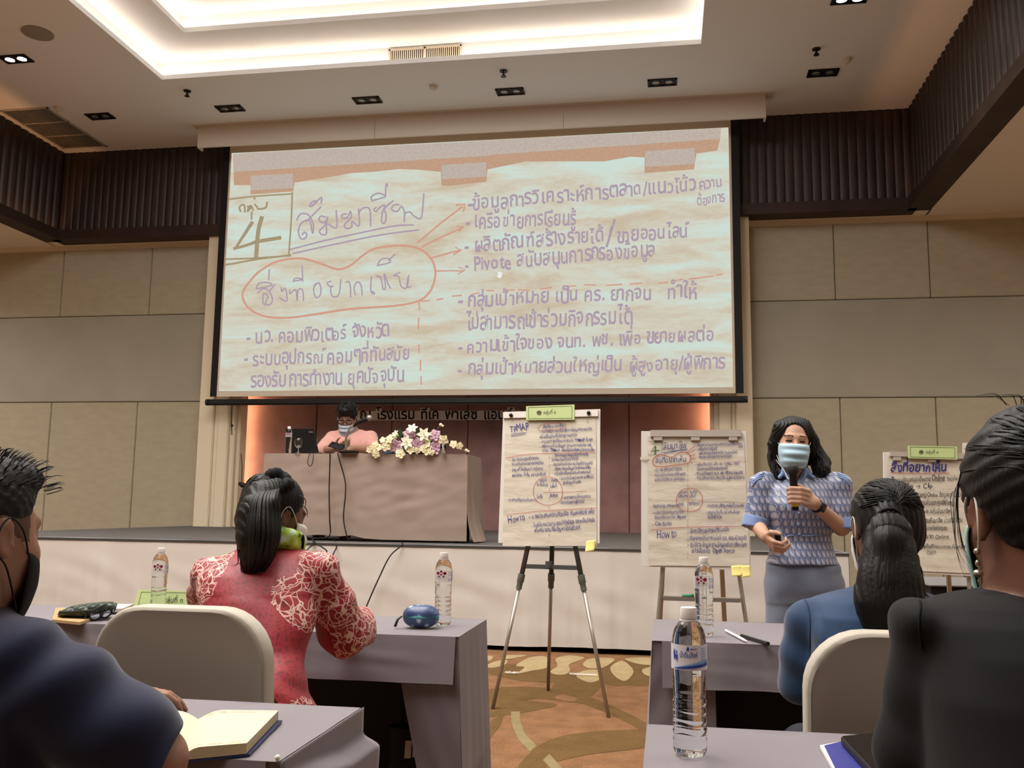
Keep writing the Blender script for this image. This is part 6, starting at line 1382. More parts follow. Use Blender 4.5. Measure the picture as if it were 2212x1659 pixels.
# trousers and shoes
tr_m = mat('trousers_grey_blue', (112, 118, 134), rough=.6, spec=.3, sheen=.15, bump=.05, bs=300)
F = Field(lo, [hi[0], hi[1], tor[-1][0][2] - .35], .006); wz = Sx(1735, 1212, .02)
F.loft(secs([(1180, 1668, 1792, .088, .02), (1205, 1660, 1804, .104, .02), (1225, 1656, 1816, .112, .02), (1240, 1658, 1814, .118, .02), (1270, 1657, 1818, .122, .02), (1300, 1658, 1816, .11, .02)], Y0), .03)
for h_, s in ((hipL, -1), (hipR, 1)): F.chain([h_ + V(0, 0, -.05), V(h_.x + s*.004, Y0 + .01, .5), V(h_.x, Y0 + .03, .10)], [.098, .088, .095], .02)
F.cut((0, 0, .06), (0, 0, -1)); F.wrinkle(lambda x, y, z: .003*val(18)(x, y, z)); F.build('trousers', tr_m, spk, 1)
for h_ in (hipL, hipR):
    F = Field([h_.x-.09, Y0-.25, -.005], [h_.x+.09, Y0+.15, .13], .005); F.cone((h_.x, Y0+.05, .045), (h_.x, Y0-.13, .035), .046, .036, .02); F.cut((0, 0, .002), (0, 0, -1)); F.build('shoe', mat('shoe_black', (30, 28, 28), rough=.3), spk, 1)
# hair: side parted, wavy to the shoulders
F = Field(np.array(hc) - .26, np.array(hc) + .2, .004)
F.ell(hd(0, -.018, .040), (.086*.96, .106*.96, .094*.96), .01, hd.R)
for s, pts, rs in ((1, [(1688, 925, -.02), (1673, 960, .0), (1676, 1000, .03), (1688, 1030, .0), (1697, 1046, -.03)], [.040, .028, .030, .030, .014]), (1, [(1682, 940, .03), (1674, 985, .05), (1682, 1025, .05), (1690, 1040, .03)], [.036, .030, .030, .015]),
                   (-1, [(1735, 922, -.01), (1752, 950, .02), (1762, 985, .04), (1774, 1015, .02), (1765, 1035, -.01)], [.038, .030, .036, .038, .016]), (-1, [(1736, 930, .04), (1757, 975, .06), (1775, 1000, .05), (1770, 1030, .04)], [.042, .036, .038, .016])):
    F.chain([Sx(*q) for q in pts], rs, .02)
F.ell(hd(0, -.06, -.06), (.085, .05, .10), .03, hd.R)
F.ell(hd(-.002, .092, -.020), (.066, .080, .094), .010, hd.R, True); F.ell(hd(.004, .108, .056), (.060, .056, .046), .012, hd.R, True)
F.wrinkle(lambda x, y, z: .0022*np.sin(x*420 + 9*np.sin(z*38) + y*160)); hair = F.build('hair', hair_k, spk, 1)
b = MB(); random.seed(3); cv = []
for i in range(70):
    s = random.choice((-1, 1)); x0 = random.uniform(1684, 1744); top = Sx(x0, 918 + .006*(x0-1712)**2, random.uniform(-.07, .05))
    if s < 0: pts = [Sx(1722, 911, -.03), Sx(random.uniform(1742, 1754), random.uniform(930, 950), random.uniform(-.03, .07)), Sx(random.uniform(1753, 1768), random.uniform(972, 990), random.uniform(-.03, .08)), Sx(random.uniform(1758, 1785), random.uniform(1000, 1018), random.uniform(-.05, .08)), Sx(random.uniform(1750, 1786), random.uniform(1008, 1042), random.uniform(-.06, .05))]
    else: pts = [Sx(1718, 911, -.03), Sx(random.uniform(1674, 1690), random.uniform(925, 940), random.uniform(-.03, .07)), Sx(random.uniform(1665, 1674), random.uniform(965, 985), random.uniform(-.01, .08)), Sx(random.uniform(1666, 1684), random.uniform(1005, 1020), random.uniform(-.04, .08)), Sx(random.uniform(1672, 1700), random.uniform(1028, 1050), random.uniform(-.06, .04))]
    cv.append((pts, random.uniform(.005, .010)))
locks(b, cv); b.build('hair_locks', hair_k, spk, smooth=True)
face_mask(hd, 'face_mask', mask_blue, spk, 3, strap_m=loop_w)
b = MB(); b.tube(catmull([hd(-.0675, .048, -.010), hd(-.045, .088, -.009), hd(-.02, .110, -.009), hd(.02, .110, -.009), hd(.045, .088, -.009), hd(.0675, .048, -.010)], 5), .0028, 6, flat=.6); b.build('mask_edge', mask_white, spk, smooth=True)
b = MB(); b.tube(catmull([hd(.085, .0, -.03), hd(.078, .0, -.08), Sx(1693, 1015, -.07), Sx(1700, 1030, -.10), Sx(1704, 1035, -.115)], 6), .0016, 5); b.build('mask_cord', loop_w, spk, smooth=True)
b = MB(); b.sphere(hd(-.088, -.006, -.038), .006, 10, 8); b.build('earring', mat('pearl', (235, 228, 215), rough=.2), spk, smooth=True)
# watch
d = (wR - eR).normalized(); wc = wR.lerp(eR, .12); u, v = frame(d); b = MB(); b.lathe([(.030, -.009), (.0315, -.006), (.0315, .006), (.030, .009)], wc, 24, ax=d); wt = b.build('watch', mat('watch_black', (24, 24, 26), rough=.4), spk, auto=40)
n_ = V(.1, -1, .1); n_ = (n_ - d*n_.dot(d)).normalized(); R3 = Matrix((d, d.cross(n_), n_)).transposed(); b = MB(); b.box(wc + n_*.034, (.032, .036, .010), M=R3, bev=.003); b.build('watch_case', mat('watch_black', (24, 24, 26)), wt)
b = MB(); b.lathe([(.011, 0), (.011, .001)], wc + n_*.0392, 20, ax=n_); b.build('watch_dial', mat('watch_dial', (66, 64, 62), rough=.2), wt)
# handheld microphone and clicker
mt = thing('handheld_microphone', 'black handheld microphone with a yellow band held by the standing speaker', 'microphone', tuple(mic1))
b = MB(); L = (mic1-mic0).length; b.lathe([(.017, L*.20), (.0175, L*.3), (.0155, L*.86)], mic0, 20, ax=ax); b.build('handle', blk, mt, auto=40)
b = MB(); b.lathe([(.004, 0), (.018, L*.012), (.0245, L*.06), (.0255, L*.12), (.0245, L*.17), (.017, L*.22)], mic0, 24, ax=ax); b.build('grille_head', mat('mic_dark_grille', (34, 33, 33), rough=.5, bump=.5, bs=700), mt, auto=40)
b = MB(); b.lathe([(.0162, L*.80), (.0165, L*.81), (.0165, L*.90), (.0162, L*.91)], mic0, 20, ax=ax); b.build('yellow_band', mat('band_yellow', (222, 188, 52), rough=.45), mt, auto=40)
b = MB(); b.lathe([(.0150, L*.90), (.0155, L*.98), (.012, L*1.0)], mic0, 20, ax=ax); b.build('end_cap', blk, mt, auto=40)
ck_ = Sx(1680, 1160, -.215); ct = thing('presentation_clicker', 'small black clicker in the lowered hand of the standing speaker', 'remote', tuple(ck_)); b = MB(); b.box(ck_, (.026, .02, .045), bev=.005, rz=.4); b.build('body', blk, ct); b = MB(); b.box(ck_ + V(-.004, -.0105, .012), (.012, .003, .008), rz=.4); b.build('button', dkm, ct)
# ============================================================ woman in red batik, seated at the left table
Y0 = 2.74; Sx = lambda x, y, dy=0: P(x, y, Y0 + dy)
hc = Sx(592, 1112, .11); hd = Head(hc, rotm(-31, 14, 4), 1.0)
rows = [(1560, 445, 690, .16, -.20), (1524, 446, 668, .15, -.20), (1482, 455, 654, .135, -.19), (1440, 462, 650, .115, -.17), (1400, 458, 655, .115, -.12), (1345, 446, 676, .13, -.07), (1290, 438, 684, .135, -.03), (1240, 440, 692, .12, .0), (1210, 462, 690, .10, .03), (1192, 505, 665, .075, .05), (1180, 540, 640, .055, .06)]
tor = secs(rows, Y0); hip = Sx(556, 1555, -.16); hip.z = .56
sL, eL, wL = Sx(458, 1236, .0), Sx(438, 1318, .16), Sx(500, 1335, .42)
sR, eR, wR = Sx(694, 1232, .0), Sx(738, 1372, .14), Sx(742, 1352, .46)
lo, hi = bounds([hc, sL, eL, sR, eR, wL, wR, V(hip.x, hip.y, 0), hd(0, 0, .14), V(hip.x, hip.y + .46, 0)], .14); lo[2] = -.005
F = Field(lo, hi, .006); hd.fill(F); F.loft(shrink(tor, .015), .02); F.ell(hip + V(0, 0, .02), (.15, .13, .10), .03)
F.cone(Sx(590, 1195, .05), hd(0, -.02, -.06), .06, .052, .03); F.chain([sL, eL, wL], [.046, .038, .026], .012); F.chain([sR, eR, wR], [.046, .038, .026], .012)
legs_seated(F, hip, 0, .465, r=.9, half=.06)
hand(F, wL, V(.5, .8, -.1), V(0, 0, 1), th=-1, curl=.4); hand(F, wR, V(-.5, .8, -.12), V(.2, 0, 1), th=1, curl=.8)
red = bodymesh(F, 'person', [skin_d, lash, brow_m, lip_m], 'person seated in a red batik blouse with white vine print and a black ponytail', lambda c, n: hd.pick(c), origin=V(hip.x, hip.y, 0))
t = NT('batik_red'); co = t.coord('Object', (1, .8, 1)); dn2 = t.n('ShaderNodeTexNoise'); dn2.inputs['Scale'].default_value = 12; t.l(co, dn2.inputs['Vector'])
mx = t.n('ShaderNodeMix', data_type='RGBA'); mx.inputs[0].default_value = .10; t.l(co, mx.inputs[6]); t.l(dn2.outputs['Color'], mx.inputs[7])
def vedge(sc_, vec):
    v_ = t.n('ShaderNodeTexVoronoi', feature='DISTANCE_TO_EDGE'); v_.inputs['Scale'].default_value = sc_; t.l(vec, v_.inputs['Vector']); return v_.outputs['Distance']
l1 = t.math('MAXIMUM', t.math('LESS_THAN', vedge(26, mx.outputs[2]), .036), t.math('LESS_THAN', vedge(43, mx.outputs[2]), .045))
wv_ = t.n('ShaderNodeTexWave', wave_type='RINGS', rings_direction='SPHERICAL'); wv_.inputs['Scale'].default_value = 7; wv_.inputs['Distortion'].default_value = 9; wv_.inputs['Detail'].default_value = 1; t.l(mx.outputs[2], wv_.inputs[0])
l2 = t.math('GREATER_THAN', wv_.outputs['Fac'], .93)
s3 = t.n('ShaderNodeSeparateXYZ'); tcn = t.n('ShaderNodeTexCoord'); t.l(tcn.outputs['Object'], s3.inputs[0])
side = t.math('SUBTRACT', t.math('ABSOLUTE', t.math('SUBTRACT', s3.outputs[0], tor[-4][0][0]-hip.x)), .10)                       # vines down both shoulders and the sleeves
zz_ = t.math('SUBTRACT', s3.outputs[2], .86); nm = t.math('MULTIPLY', t.math('SUBTRACT', t.noise(co, 5, 2), .5), .22)
reg = t.math('MULTIPLY', t.math('GREATER_THAN', t.math('ADD', side, nm), 0), t.math('GREATER_THAN', t.math('ADD', zz_, t.math('MULTIPLY', t.math('SUBTRACT', side, .06), .9)), 0))
reg2 = t.math('GREATER_THAN', t.math('ADD', s3.outputs[0], nm), sR.x - hip.x + .03); reg = t.math('MAXIMUM', reg, reg2)
ln_ = t.math('MULTIPLY', t.math('MAXIMUM', l1, t.math('MULTIPLY', l2, .0)), reg)
crk = t.math('MULTIPLY', vedge(62, mx.outputs[2]), 3.0); basec = t.ramp(t.math('ADD', t.math('MULTIPLY', crk, .55), t.math('MULTIPLY', t.noise(co, 7, 3), .45)), [(.2, (156, 24, 40)), (.5, (132, 10, 24)), (.9, (106, 6, 18))])
t.base(t.mix(ln_, basec, (214, 176, 162))); t.b.inputs['Roughness'].default_value = .55; t.b.inputs['Sheen Weight'].default_value = .1; batik = t.m
F = Field(lo, hi, .006); F.loft(tor, .015, pw=2.3)
F.chain([sL + V(.02, 0, .0), sL + V(-.01, 0, -.01), sL.lerp(eL, .6), eL + V(.0, .02, 0), eL.lerp(wL, .35)], [.042, .050, .058, .056, .052], .02)
F.chain([sR + V(-.03, 0, .005), sR + V(.0, 0, -.005), sR.lerp(eR, .5), eR + V(.008, .0, .012), Sx(786, 1352, .27)], [.046, .054, .070, .076, .062], .02)
F.ell(Sx(708, 1216, .01), (.034, .045, .016), .015)
F.cut(Sx(786, 1348, .30), (.75, .75, .1)); F.ell(Sx(590, 1172, .08), (.055, .06, .045), .015, None, True)
vv = val(17); F.wrinkle(lambda x, y, z: .004*vv(x, y, z) + 0*np.sin(z*70 + 8*(x - sR.x))*np.exp(-((z - 1.02)/.09)**2)*(x > sR.x - .12) + .0022*np.sin(z*62 + 5*np.sin(x*11 + y*7) + 3*np.sin(z*19))*(z < .93))
F.build('batik_blouse', batik, red, 1)
F = Field(lo, [hi[0], hi[1], .75], .007); F.ell(hip + V(0, 0, .02), (.165, .145, .11), .03); legs_seated(F, hip, 0, .47, r=1.0, half=.06); F.build('skirt', batik, red, 1)
F = Field(np.array(hc) - .32, np.array(hc) + .18, .0045)          # hair cap, tied high, ponytail to the left
F.ell(hd(0, -.020, .038), (.087, .106, .096), .01, hd.R); F.ell(hd(0, -.06, -.03), (.076, .06, .07), .03, hd.R)
F.ell(hd(.03, .10, -.03), (.085, .082, .092), .015, hd.R, True); F.ell(hd(.09, .0, -.045), (.04, .05, .05), .012, hd.R, True)
pts = [Sx(596, 1052, .03), Sx(567, 1074, -.03), Sx(558, 1115, -.07), Sx(556, 1160, -.085), Sx(552, 1205, -.085), Sx(545, 1240, -.08)]
F.chain(pts, [.030, .046, .058, .056, .038, .010], .03); F.wrinkle(lambda x, y, z: .002*np.sin((x*.8 + y)*330 + 7*np.sin(z*22))); F.build('hair', hair_b, red, 1)
b = MB(); random.seed(5); cv = []
for i in range(190):
    a = random.uniform(-1, 1); dp = random.uniform(-.03, .02); e_ = random.random()
    cv.append(([Sx(594 + a*10, 1050, .02), Sx(566 + a*32, 1068 + abs(a)*6, -.075 + dp), Sx(559 + a*44, 1112, -.135 + .06*a*a + dp*.5), Sx(558 + a*45, 1160, -.15 + .06*a*a + dp*.5), Sx(553 + a*38, 1195 + e_*10, -.145 + .05*a*a), Sx(547 - 6*e_ + a*(10 + 12*e_), 1212 + 36*e_, -.10)], random.uniform(.004, .008)))
for q in ([(580, 1100, -.12), (520, 1180, -.12), (514, 1215, -.11), (502, 1226, -.10)], [(545, 1170, -.12), (530, 1210, -.12), (500, 1222, -.1)], [(650, 1090, .1), (662, 1100, .1), (664, 1120, .1)], [(648, 1070, .1), (660, 1080, .1), (658, 1100, .1)]): cv.append(([Sx(*p) for p in q], .0028))
for i in range(60):      # strands combed back over the crown
    a = random.uniform(-.9, 1.0); th = random.uniform(-2.1, 2.1); ph = random.uniform(.15, .9); cv.append(([comb(hd, .086, .105, .095, .038, -.02, th, ph*.4, -.001), comb(hd, .086, .105, .095, .038, -.02, th*.8, .4 + ph*.5, .002), Sx(596 + 5*a, 1052, .02)], .0035))
locks(b, cv); b.build('hair_locks', hair_b, red, smooth=True)
b = MB(); c = Sx(596, 1050, .03); d = (Sx(596, 1050, .03) - hd(0, 0, .0)).normalized(); u, v = frame(d)
F = Field(np.array(c) - .1, np.array(c) + .1, .0035); ring = [c + d*.012 + (u*math.cos(a) + v*math.sin(a))*.036 + d*.008*math.sin(a*3) for a in (i*math.tau/16 for i in range(17))]; F.chain(ring, [.017 + .004*math.sin(i*2.1) for i in range(17)], .008)
F.wrinkle(lambda x, y, z: .0025*np.sin(x*300 + z*120)*np.sin(y*260)); F.build('scrunchie', mat('scrunchie_black', (14, 13, 14), rough=.8), red, 1)
sf = NT('scarf_print'); n1_ = sf.noise(sf.coord('Object', (1, 1, 1), (0, .6, 0)), 26, 2); sf.base(sf.ramp(n1_, [(.30, (24, 26, 22)), (.40, (120, 160, 40)), (.55, (166, 196, 60)), (.68, (186, 214, 200))])); sf.b.inputs['Roughness'].default_value = .5
F = Field(np.array(hc) - .26, np.array(hc) + .12, .0045); nc_ = Sx(598, 1172, .06)
ring = [nc_ + V(.066*math.cos(a), .066*math.sin(a), .012 + .016*math.cos(a)*0 - .02*math.sin(a)) for a in (k*math.tau/12 for k in range(13))]; F.chain(ring, [.022]*13, .01); F.chain([r_ + V(0, 0, -.022) for r_ in ring], [.02]*13, .01); F.build('scarf', sf.m, red, 1)
face_mask(hd, 'face_mask', mask_white, red, 3, strap_m=loop_w)
tag(boxobj('paper_sheet', Sx(676, 1362, .50) + V(-.1, -.05, 0), Sx(676, 1362, .50) + V(.1, .14, .001), mat('sheet_white', (226, 220, 220), rough=.7)), 'white sheet of paper on the table under the arm of the woman in red', 'paper')
ob = bpy.data.objects['paper_sheet']; zz0 = min(v.co.z for v in ob.data.vertices); ob.location.z += ZT - zz0; ob.location.y += 3.40 - Sx(676, 1362, .50).y
# ============================================================ woman in the blue blazer, seated right
Y0 = 2.56; Sx = lambda x, y, dy=0: P(x, y, Y0 + dy)
hc = Sx(1912, 1142, .06); hd = Head(hc, rotm(6, 6, 0), 1.0)
rows = [(1640, 1760, 2050, .15, -.10), (1560, 1765, 2045, .14, -.10), (1480, 1752, 2058, .13, -.07), (1400, 1745, 2066, .13, -.03), (1330, 1742, 2070, .12, .0), (1300, 1752, 2062, .105, .02), (1284, 1790, 2025, .085, .03), (1270, 1840, 1980, .065, .04), (1255, 1868, 1955, .055, .04)]
tor = secs(rows, Y0); hip = Sx(1905, 1640, -.08); hip.z = .56
sL, eL, wL = Sx(1742, 1346, .0), Sx(1727, 1470, .04), Sx(1790, 1470, .34); sR, eR, wR = Sx(2068, 1346, .0), Sx(2085, 1470, .04), Sx(2010, 1470, .34)
for w_ in (wL, wR): w_.z = .80
lo, hi = bounds([hc, sL, eL, sR, eR, wL, wR, V(hip.x, hip.y, 0), hd(0, 0, .14), V(hip.x, hip.y + .46, 0)], .14); lo[2] = -.005
F = Field(lo, hi, .006); hd.fill(F); F.loft(shrink(tor, .015), .02); F.ell(hip + V(0, 0, .02), (.17, .14, .10), .03); F.cone(Sx(1910, 1270, .04), hd(0, -.02, -.06), .06, .052, .03)
F.chain([sL, eL, wL], [.046, .038, .026], .012); F.chain([sR, eR, wR], [.046, .038, .026], .012); legs_seated(F, hip, 0, .50)
hand(F, wL, V(.5, .8, -.1), V(0, 0, 1), th=-1, curl=.4); hand(F, wR, V(-.5, .8, -.1), V(0, 0, 1), th=1, curl=.4)
blu = bodymesh(F, 'person', [skin_d, lash, brow_m, lip_m], 'person in a blue blazer with a low black ponytail seated at the right table', lambda c, n: hd.pick(c), origin=V(hip.x, hip.y, 0))
blz = mat('blazer_blue', (32, 58, 90), rough=.7, spec=.25, sheen=.3, var=.06, vs=30, bump=.1, bs=350)
F = Field(lo, hi, .006); F.loft(tor, .015)
for s_, e_, w_ in ((sL, eL, wL), (sR, eR, wR)): F.chain([s_ + V(0, 0, .012), s_.lerp(e_, .5), e_, e_.lerp(w_, .9)], [.050, .055, .054, .040], .02)
F.ell(Sx(1912, 1252, .09), (.058, .07, .05), .015, None, True)
vv = val(15); F.wrinkle(lambda x, y, z: .0035*vv(x, y, z) + .003*np.sin(z*60 + x*20)*(x < sL.x + .03)); bz = F.build('blazer', blz, blu, 1)
b = MB(); b.tube(drapepx(bz, pxline([(1736, 1292), (1742, 1302), (1748, 1325), (1750, 1360), (1750, 1400), (1748, 1440)])), .0018, 6); b.build('sleeve_seam', mat('seam_navy', (36, 58, 88), rough=.8), blu, smooth=True)
F = Field(lo, [hi[0], hi[1], .75], .007); F.ell(hip + V(0, 0, .02), (.185, .155, .11), .03); legs_seated(F, hip, 0, .505, r=1.2); F.build('trousers', mat('trousers_dark', (34, 36, 44), rough=.7), blu, 1)
F = Field(np.array(hc) - .36, np.array(hc) + .18, .0045); F.ell(hd(0, -.018, .036), (.089, .106, .096), .01, hd.R); F.ell(hd(0, -.055, -.02), (.079, .062, .07), .03, hd.R)
F.ell(hd(0, .105, -.03), (.088, .085, .095), .012, hd.R, True)
for s in (-1, 1): F.ell(hd(s*.095, .004, -.03), (.036, .045, .060), .010, hd.R, True)
tie = Sx(1916, 1112, -.055); pts = [tie, Sx(1922, 1150, -.085), Sx(1922, 1205, -.10), Sx(1922, 1260, -.115), Sx(1920, 1310, -.125), Sx(1916, 1352, -.125)]
F.chain(pts, [.026, .050, .062, .074, .078, .05], .02, sq=((0, 1, 0), .62)); F.wrinkle(lambda x, y, z: .0018*np.sin(x*420 + 6*np.sin(z*20))); F.build('hair', hair_b, blu, 1)
b = MB(); random.seed(9); cv = []
for i in range(130):
    a = random.uniform(-1, 1); e_ = random.random(); k_ = (1-a*a)**.5
    cv.append(([tie + V(a*.012, -.012, 0), Sx(1922 + a*36, 1148, -.085 - .045*k_), Sx(1923 + a*48, 1205, -.10 - .045*k_), Sx(1923 + a*60, 1262, -.115 - .05*k_), Sx(1922 + a*66, 1305 + 10*e_, -.12 - .045*k_), Sx(1918 + a*58, 1330 + 26*e_*(1-.5*abs(a)), -.12 - .03*k_)], random.uniform(.004, .0085)))
for i in range(90):      # hair combed back to the tie
    th = random.choice((-1, 1))*random.uniform(.2, 2.0); ph = random.uniform(.0, 1.1); cv.append(([comb(hd, .089, .106, .096, .036, -.018, th, ph, -.001), comb(hd, .089, .106, .096, .036, -.018, th*.55, ph*.8 + .1, .001), comb(hd, .089, .106, .096, .036, -.018, th*.2, ph*.4 + .2, .001), tie + V(0, -.008, 0)], .0035))
for q in ([(1985, 1250, -.08), (1998, 1280, -.09), (2008, 1292, -.09)], [(1975, 1200, -.08), (1990, 1230, -.09), (1996, 1260, -.09)]): cv.append(([Sx(*p) for p in q], .004))
locks(b, cv); b.build('hair_locks', hair_b, blu, smooth=True)
b = MB(); u, v = frame(V(.05, -.6, -.6)); b.tube([tie + V(0, -.012, -.004) + (u*math.cos(a) + v*math.sin(a))*.027 for a in (k*math.tau/14 for k in range(15))], .005, 6, cap=False); b.build('hair_tie', mat('scrunchie_black', (18, 17, 18)), blu, smooth=True)
face_mask(hd, 'face_mask', mask_white, blu, 3, strap_m=loop_w)
# ============================================================ woman in black, near right
Y0 = 1.20; Sx = lambda x, y, dy=0: P(x, y, Y0 + dy)
hc = Sx(2252, 1112, .03); hd = Head(hc, rotm(3, 4, 0), 1.0)
rows = [(2150, 2010, 2510, .15, -.10), (1900, 2015, 2505, .14, -.08), (1700, 1995, 2525, .13, -.05), (1500, 1975, 2545, .13, -.02), (1400, 1985, 2535, .125, .0), (1340, 1975, 2545, .105, .01), (1305, 2000, 2520, .085, .02), (1285, 2080, 2440, .072, .03), (1270, 2160, 2360, .058, .035)]
tor = secs(rows, Y0); hip = Sx(2255, 2200, -.06); hip.z = .56
sL, eL, wL = Sx(2014, 1392, .0), Sx(1975, 1620, .0), Sx(2060, 1640, .3); wL.z = .80; sR = V(2*hc.x - sL.x, sL.y, sL.z); eR = V(2*hc.x - eL.x, eL.y, eL.z); wR = V(2*hc.x - wL.x, wL.y, wL.z)
eL.z = eR.z = max(eL.z, .80)
lo, hi = bounds([hc, sL, eL, sR, eR, wL, wR, V(hip.x, hip.y, 0), hd(0, 0, .14), V(hip.x, hip.y + .46, 0)], .14); lo[2] = -.005
F = Field(lo, hi, .0055); hd.fill(F); F.loft(shrink(tor, .015), .02); F.ell(hip + V(0, 0, .02), (.17, .14, .10), .03); F.cone(Sx(2255, 1300, .03), hd(0, -.02, -.06), .058, .05, .03)
F.chain([sL, eL, wL], [.035, .032, .026], .008); F.chain([sR, eR, wR], [.035, .032, .026], .008); legs_seated(F, hip, 0, .50)
hand(F, wL, V(.5, .8, -.1), V(0, 0, 1), th=-1, curl=.4); hand(F, wR, V(-.5, .8, -.1), V(0, 0, 1), th=1, curl=.4)
bk = bodymesh(F, 'person', [skin_d, lash, brow_m, lip_m], 'person in a black jacket with a drop earring at the right edge of the photo', lambda c, n: hd.pick(c), origin=V(hip.x, hip.y, 0))
blkc = mat('jacket_black', (19, 18, 19), rough=.8, spec=.2, sheen=.06, bump=.08, bs=500)
F = Field(lo, hi, .0055); F.loft(tor, .012)
for s_, e_, w_ in ((sL, eL, wL), (sR, eR, wR)): F.chain([s_ + V(0, 0, .002), s_.lerp(e_, .5), e_, e_.lerp(w_, .9)], [.043, .043, .046, .040], .012)
F.ell(Sx(1972, 1335, .0), (.022, .05, .022), .02)
F.ell(Sx(2255, 1268, .05), (.062, .075, .05), .012, None, True)
vv = val(15); F.wrinkle(lambda x, y, z: .003*vv(x, y, z)); jk = F.build('jacket', blkc, bk, 1)
b = MB(); b.tube(drapepx(jk, pxline([(1986, 1298), (1988, 1312), (1986, 1340), (1988, 1372), (1992, 1400)])), .0013, 6); b.build('sleeve_seam', mat('seam_black', (16, 16, 17), rough=.9), bk, smooth=True)
F = Field(lo, [hi[0], hi[1], .75], .007); F.ell(hip + V(0, 0, .02), (.185, .155, .11), .03); legs_seated(F, hip, 0, .505, r=1.2); F.build('trousers', mat('trousers_black', (24, 24, 26), rough=.7), bk, 1)
F = Field(np.array(hc) - .26, np.array(hc) + .18, .004); F.ell(hd(0, -.018, .038), (.093, .108, .098), .01, hd.R); F.ell(hd(.03, -.065, -.05), (.070, .056, .10), .03, hd.R); F.ell(hd(.03, -.08, -.10), (.06, .045, .07), .03, hd.R)
F.ell(hd(0, .095, -.03), (.092, .075, .092), .012, hd.R, True); F.ell(hd(-.098, -.002, -.036), (.040, .044, .060), .010, hd.R, True)
F.wrinkle(lambda x, y, z: .0015*np.sin(z*300 + 7*np.sin(x*26) + 60*y)); F.build('hair', hair_b, bk, 1)
b = MB(); random.seed(12); cv = []
for i in range(9): a = random.uniform(0, 1); p0 = hd(-.086, .0 + .03*a, .07 - .04*a); cv.append(([p0, hd(-.092 - random.uniform(0, .004), .01 + .02*a, .02), hd(-.091 - random.uniform(0, .006), .012 + .02*a, -.03 - .02*a), hd(-.082, .015 + .02*a, -.06 - .02*a)], random.uniform(.0005, .0010)))
for i in range(9): a = random.uniform(-.6, .3); cv.append(([hd(.04*a - .02, -.03, .130), hd(.06*a - .03, -.04 - .02*random.random(), .136 + .004*random.random()), hd(.07*a - .05, -.06, .136)], .0006))
for i in range(90): th = random.uniform(-2.1, 1.2); ph = random.uniform(.1, 1.2); cv.append(([comb(hd, .093, .108, .098, .038, -.018, th, ph, -.001), comb(hd, .093, .108, .098, .038, -.018, th*.7, ph*.85, .001), comb(hd, .093, .108, .098, .038, -.018, th*.35, ph*.5, .001), comb(hd, .093, .108, .098, .038, -.018, th*.1, -.3, .0)], .0013))
locks(b, cv); b.build('hair_locks', hair_b, bk, smooth=True)
face_mask(hd, 'face_mask', mat('mask_teal', (140, 178, 170), rough=.7), bk, 3, strap_m=loop_w, out=.4)
b = MB(); e0 = hd(-.084, -.012, -.042); gm_ = mat('earring_metal', (190, 178, 158), rough=.25, metal=.8); b.tube([e0, e0 + V(0, 0, -.014)], .0012, 5); b.sphere(e0 + V(0, 0, -.004), .0042, 8, 6); b.sphere(e0 + V(0, 0, -.018), (.003, .003, .004), 8, 6); b.sphere(e0 + V(0, 0, -.030), (.0062, .0062, .0050), 10, 8); b.tube([e0 + V(0, 0, -.036), e0 + V(0, 0, -.044)], .001, 5); b.build('earring', gm_, bk, smooth=True)
# ============================================================ man in navy, near left
Y0 = 1.36; Sx = lambda x, y, dy=0: P(x, y, Y0 + dy)
hc = Sx(-56, 1158, .02); hd = Head(hc, rotm(-10, 3, 0), 1.02)
sR = Sx(42, 1432, .0); eR = Sx(338, 1640, .08); wR = PZ(262, 1506, .80); neck = Sx(-85, 1310, -.03)
rt = V(math.cos(math.radians(-22)), math.sin(math.radians(-22)), 0); fw = V(-rt.y, rt.x, 0)
sL = sR - rt*.38; cen = (sR + sL)/2; eL = sL + fw*.16 - rt*.05 + V(0, 0, -.20); wL = eL + fw*.22 + rt*.12; wL.z = .80; eL.z = max(eL.z, .80)
hip = V(cen.x, cen.y - .10, .56) - fw*.03
lo, hi = bounds([hc, sL, eL, sR, eR, wL, wR, V(hip.x, hip.y, 0), hd(0, 0, .14), V(hip.x, hip.y + .46, 0)], .16); lo[2] = -.005
F = Field(lo, hi, .0055); hd.fill(F, jaw=1.05); F.ell(hip + V(0, 0, .02), (.17, .14, .10), .03)
def trunk(F, g, k=.04):
    F.chain([hip + V(0, 0, .04), hip.lerp(cen, .55) + V(0, 0, -.02), cen + V(0, 0, -.10), cen + V(0, 0, -.03)], [.135+g, .128+g, .13+g, .09+g], k, sq=None)
    F.chain([sR + V(0, 0, -.01), cen + V(0, 0, .02), sL + V(0, 0, -.01)], [.06+g, .08+g, .06+g], k); F.chain([sR + V(0, 0, -.10) - rt*.06, sL + V(0, 0, -.10) + rt*.06], [.11+g, .11+g], k)
trunk(F, -.012); F.cone(cen + V(0, 0, .05), hd(0, -.02, -.06), .07, .058, .03)
F.chain([sR, eR, eR.lerp(wR, .5), wR], [.056, .046, .043, .028], .015); F.chain([sL, eL, wL], [.054, .042, .028], .015); legs_seated(F, hip, 0, .50)
hand(F, wR, PZ(276, 1476, .80) - wR + V(.0, .03, .0), V(.3, -.1, 1), th=-1, curl=.75, s=1.05); hand(F, wL, fw*.8 + rt*.4, V(0, 0, 1), th=1, curl=.4)
def pk(c, n):
    m_ = hd.pick(c); m_[m_ == 2] = 0; L = hd.loc(c); s_ = (L[:, 2] > .005 - .35*(L[:, 1])) & (L[:, 2] > -.035) & (L[:, 1] < .045) & (np.abs(L[:, 0]) < .084) & ((L[:, 1] + .014)**2/.022**2 + (L[:, 2] + .004)**2/.036**2 > 1); m_[s_] = 4; return m_
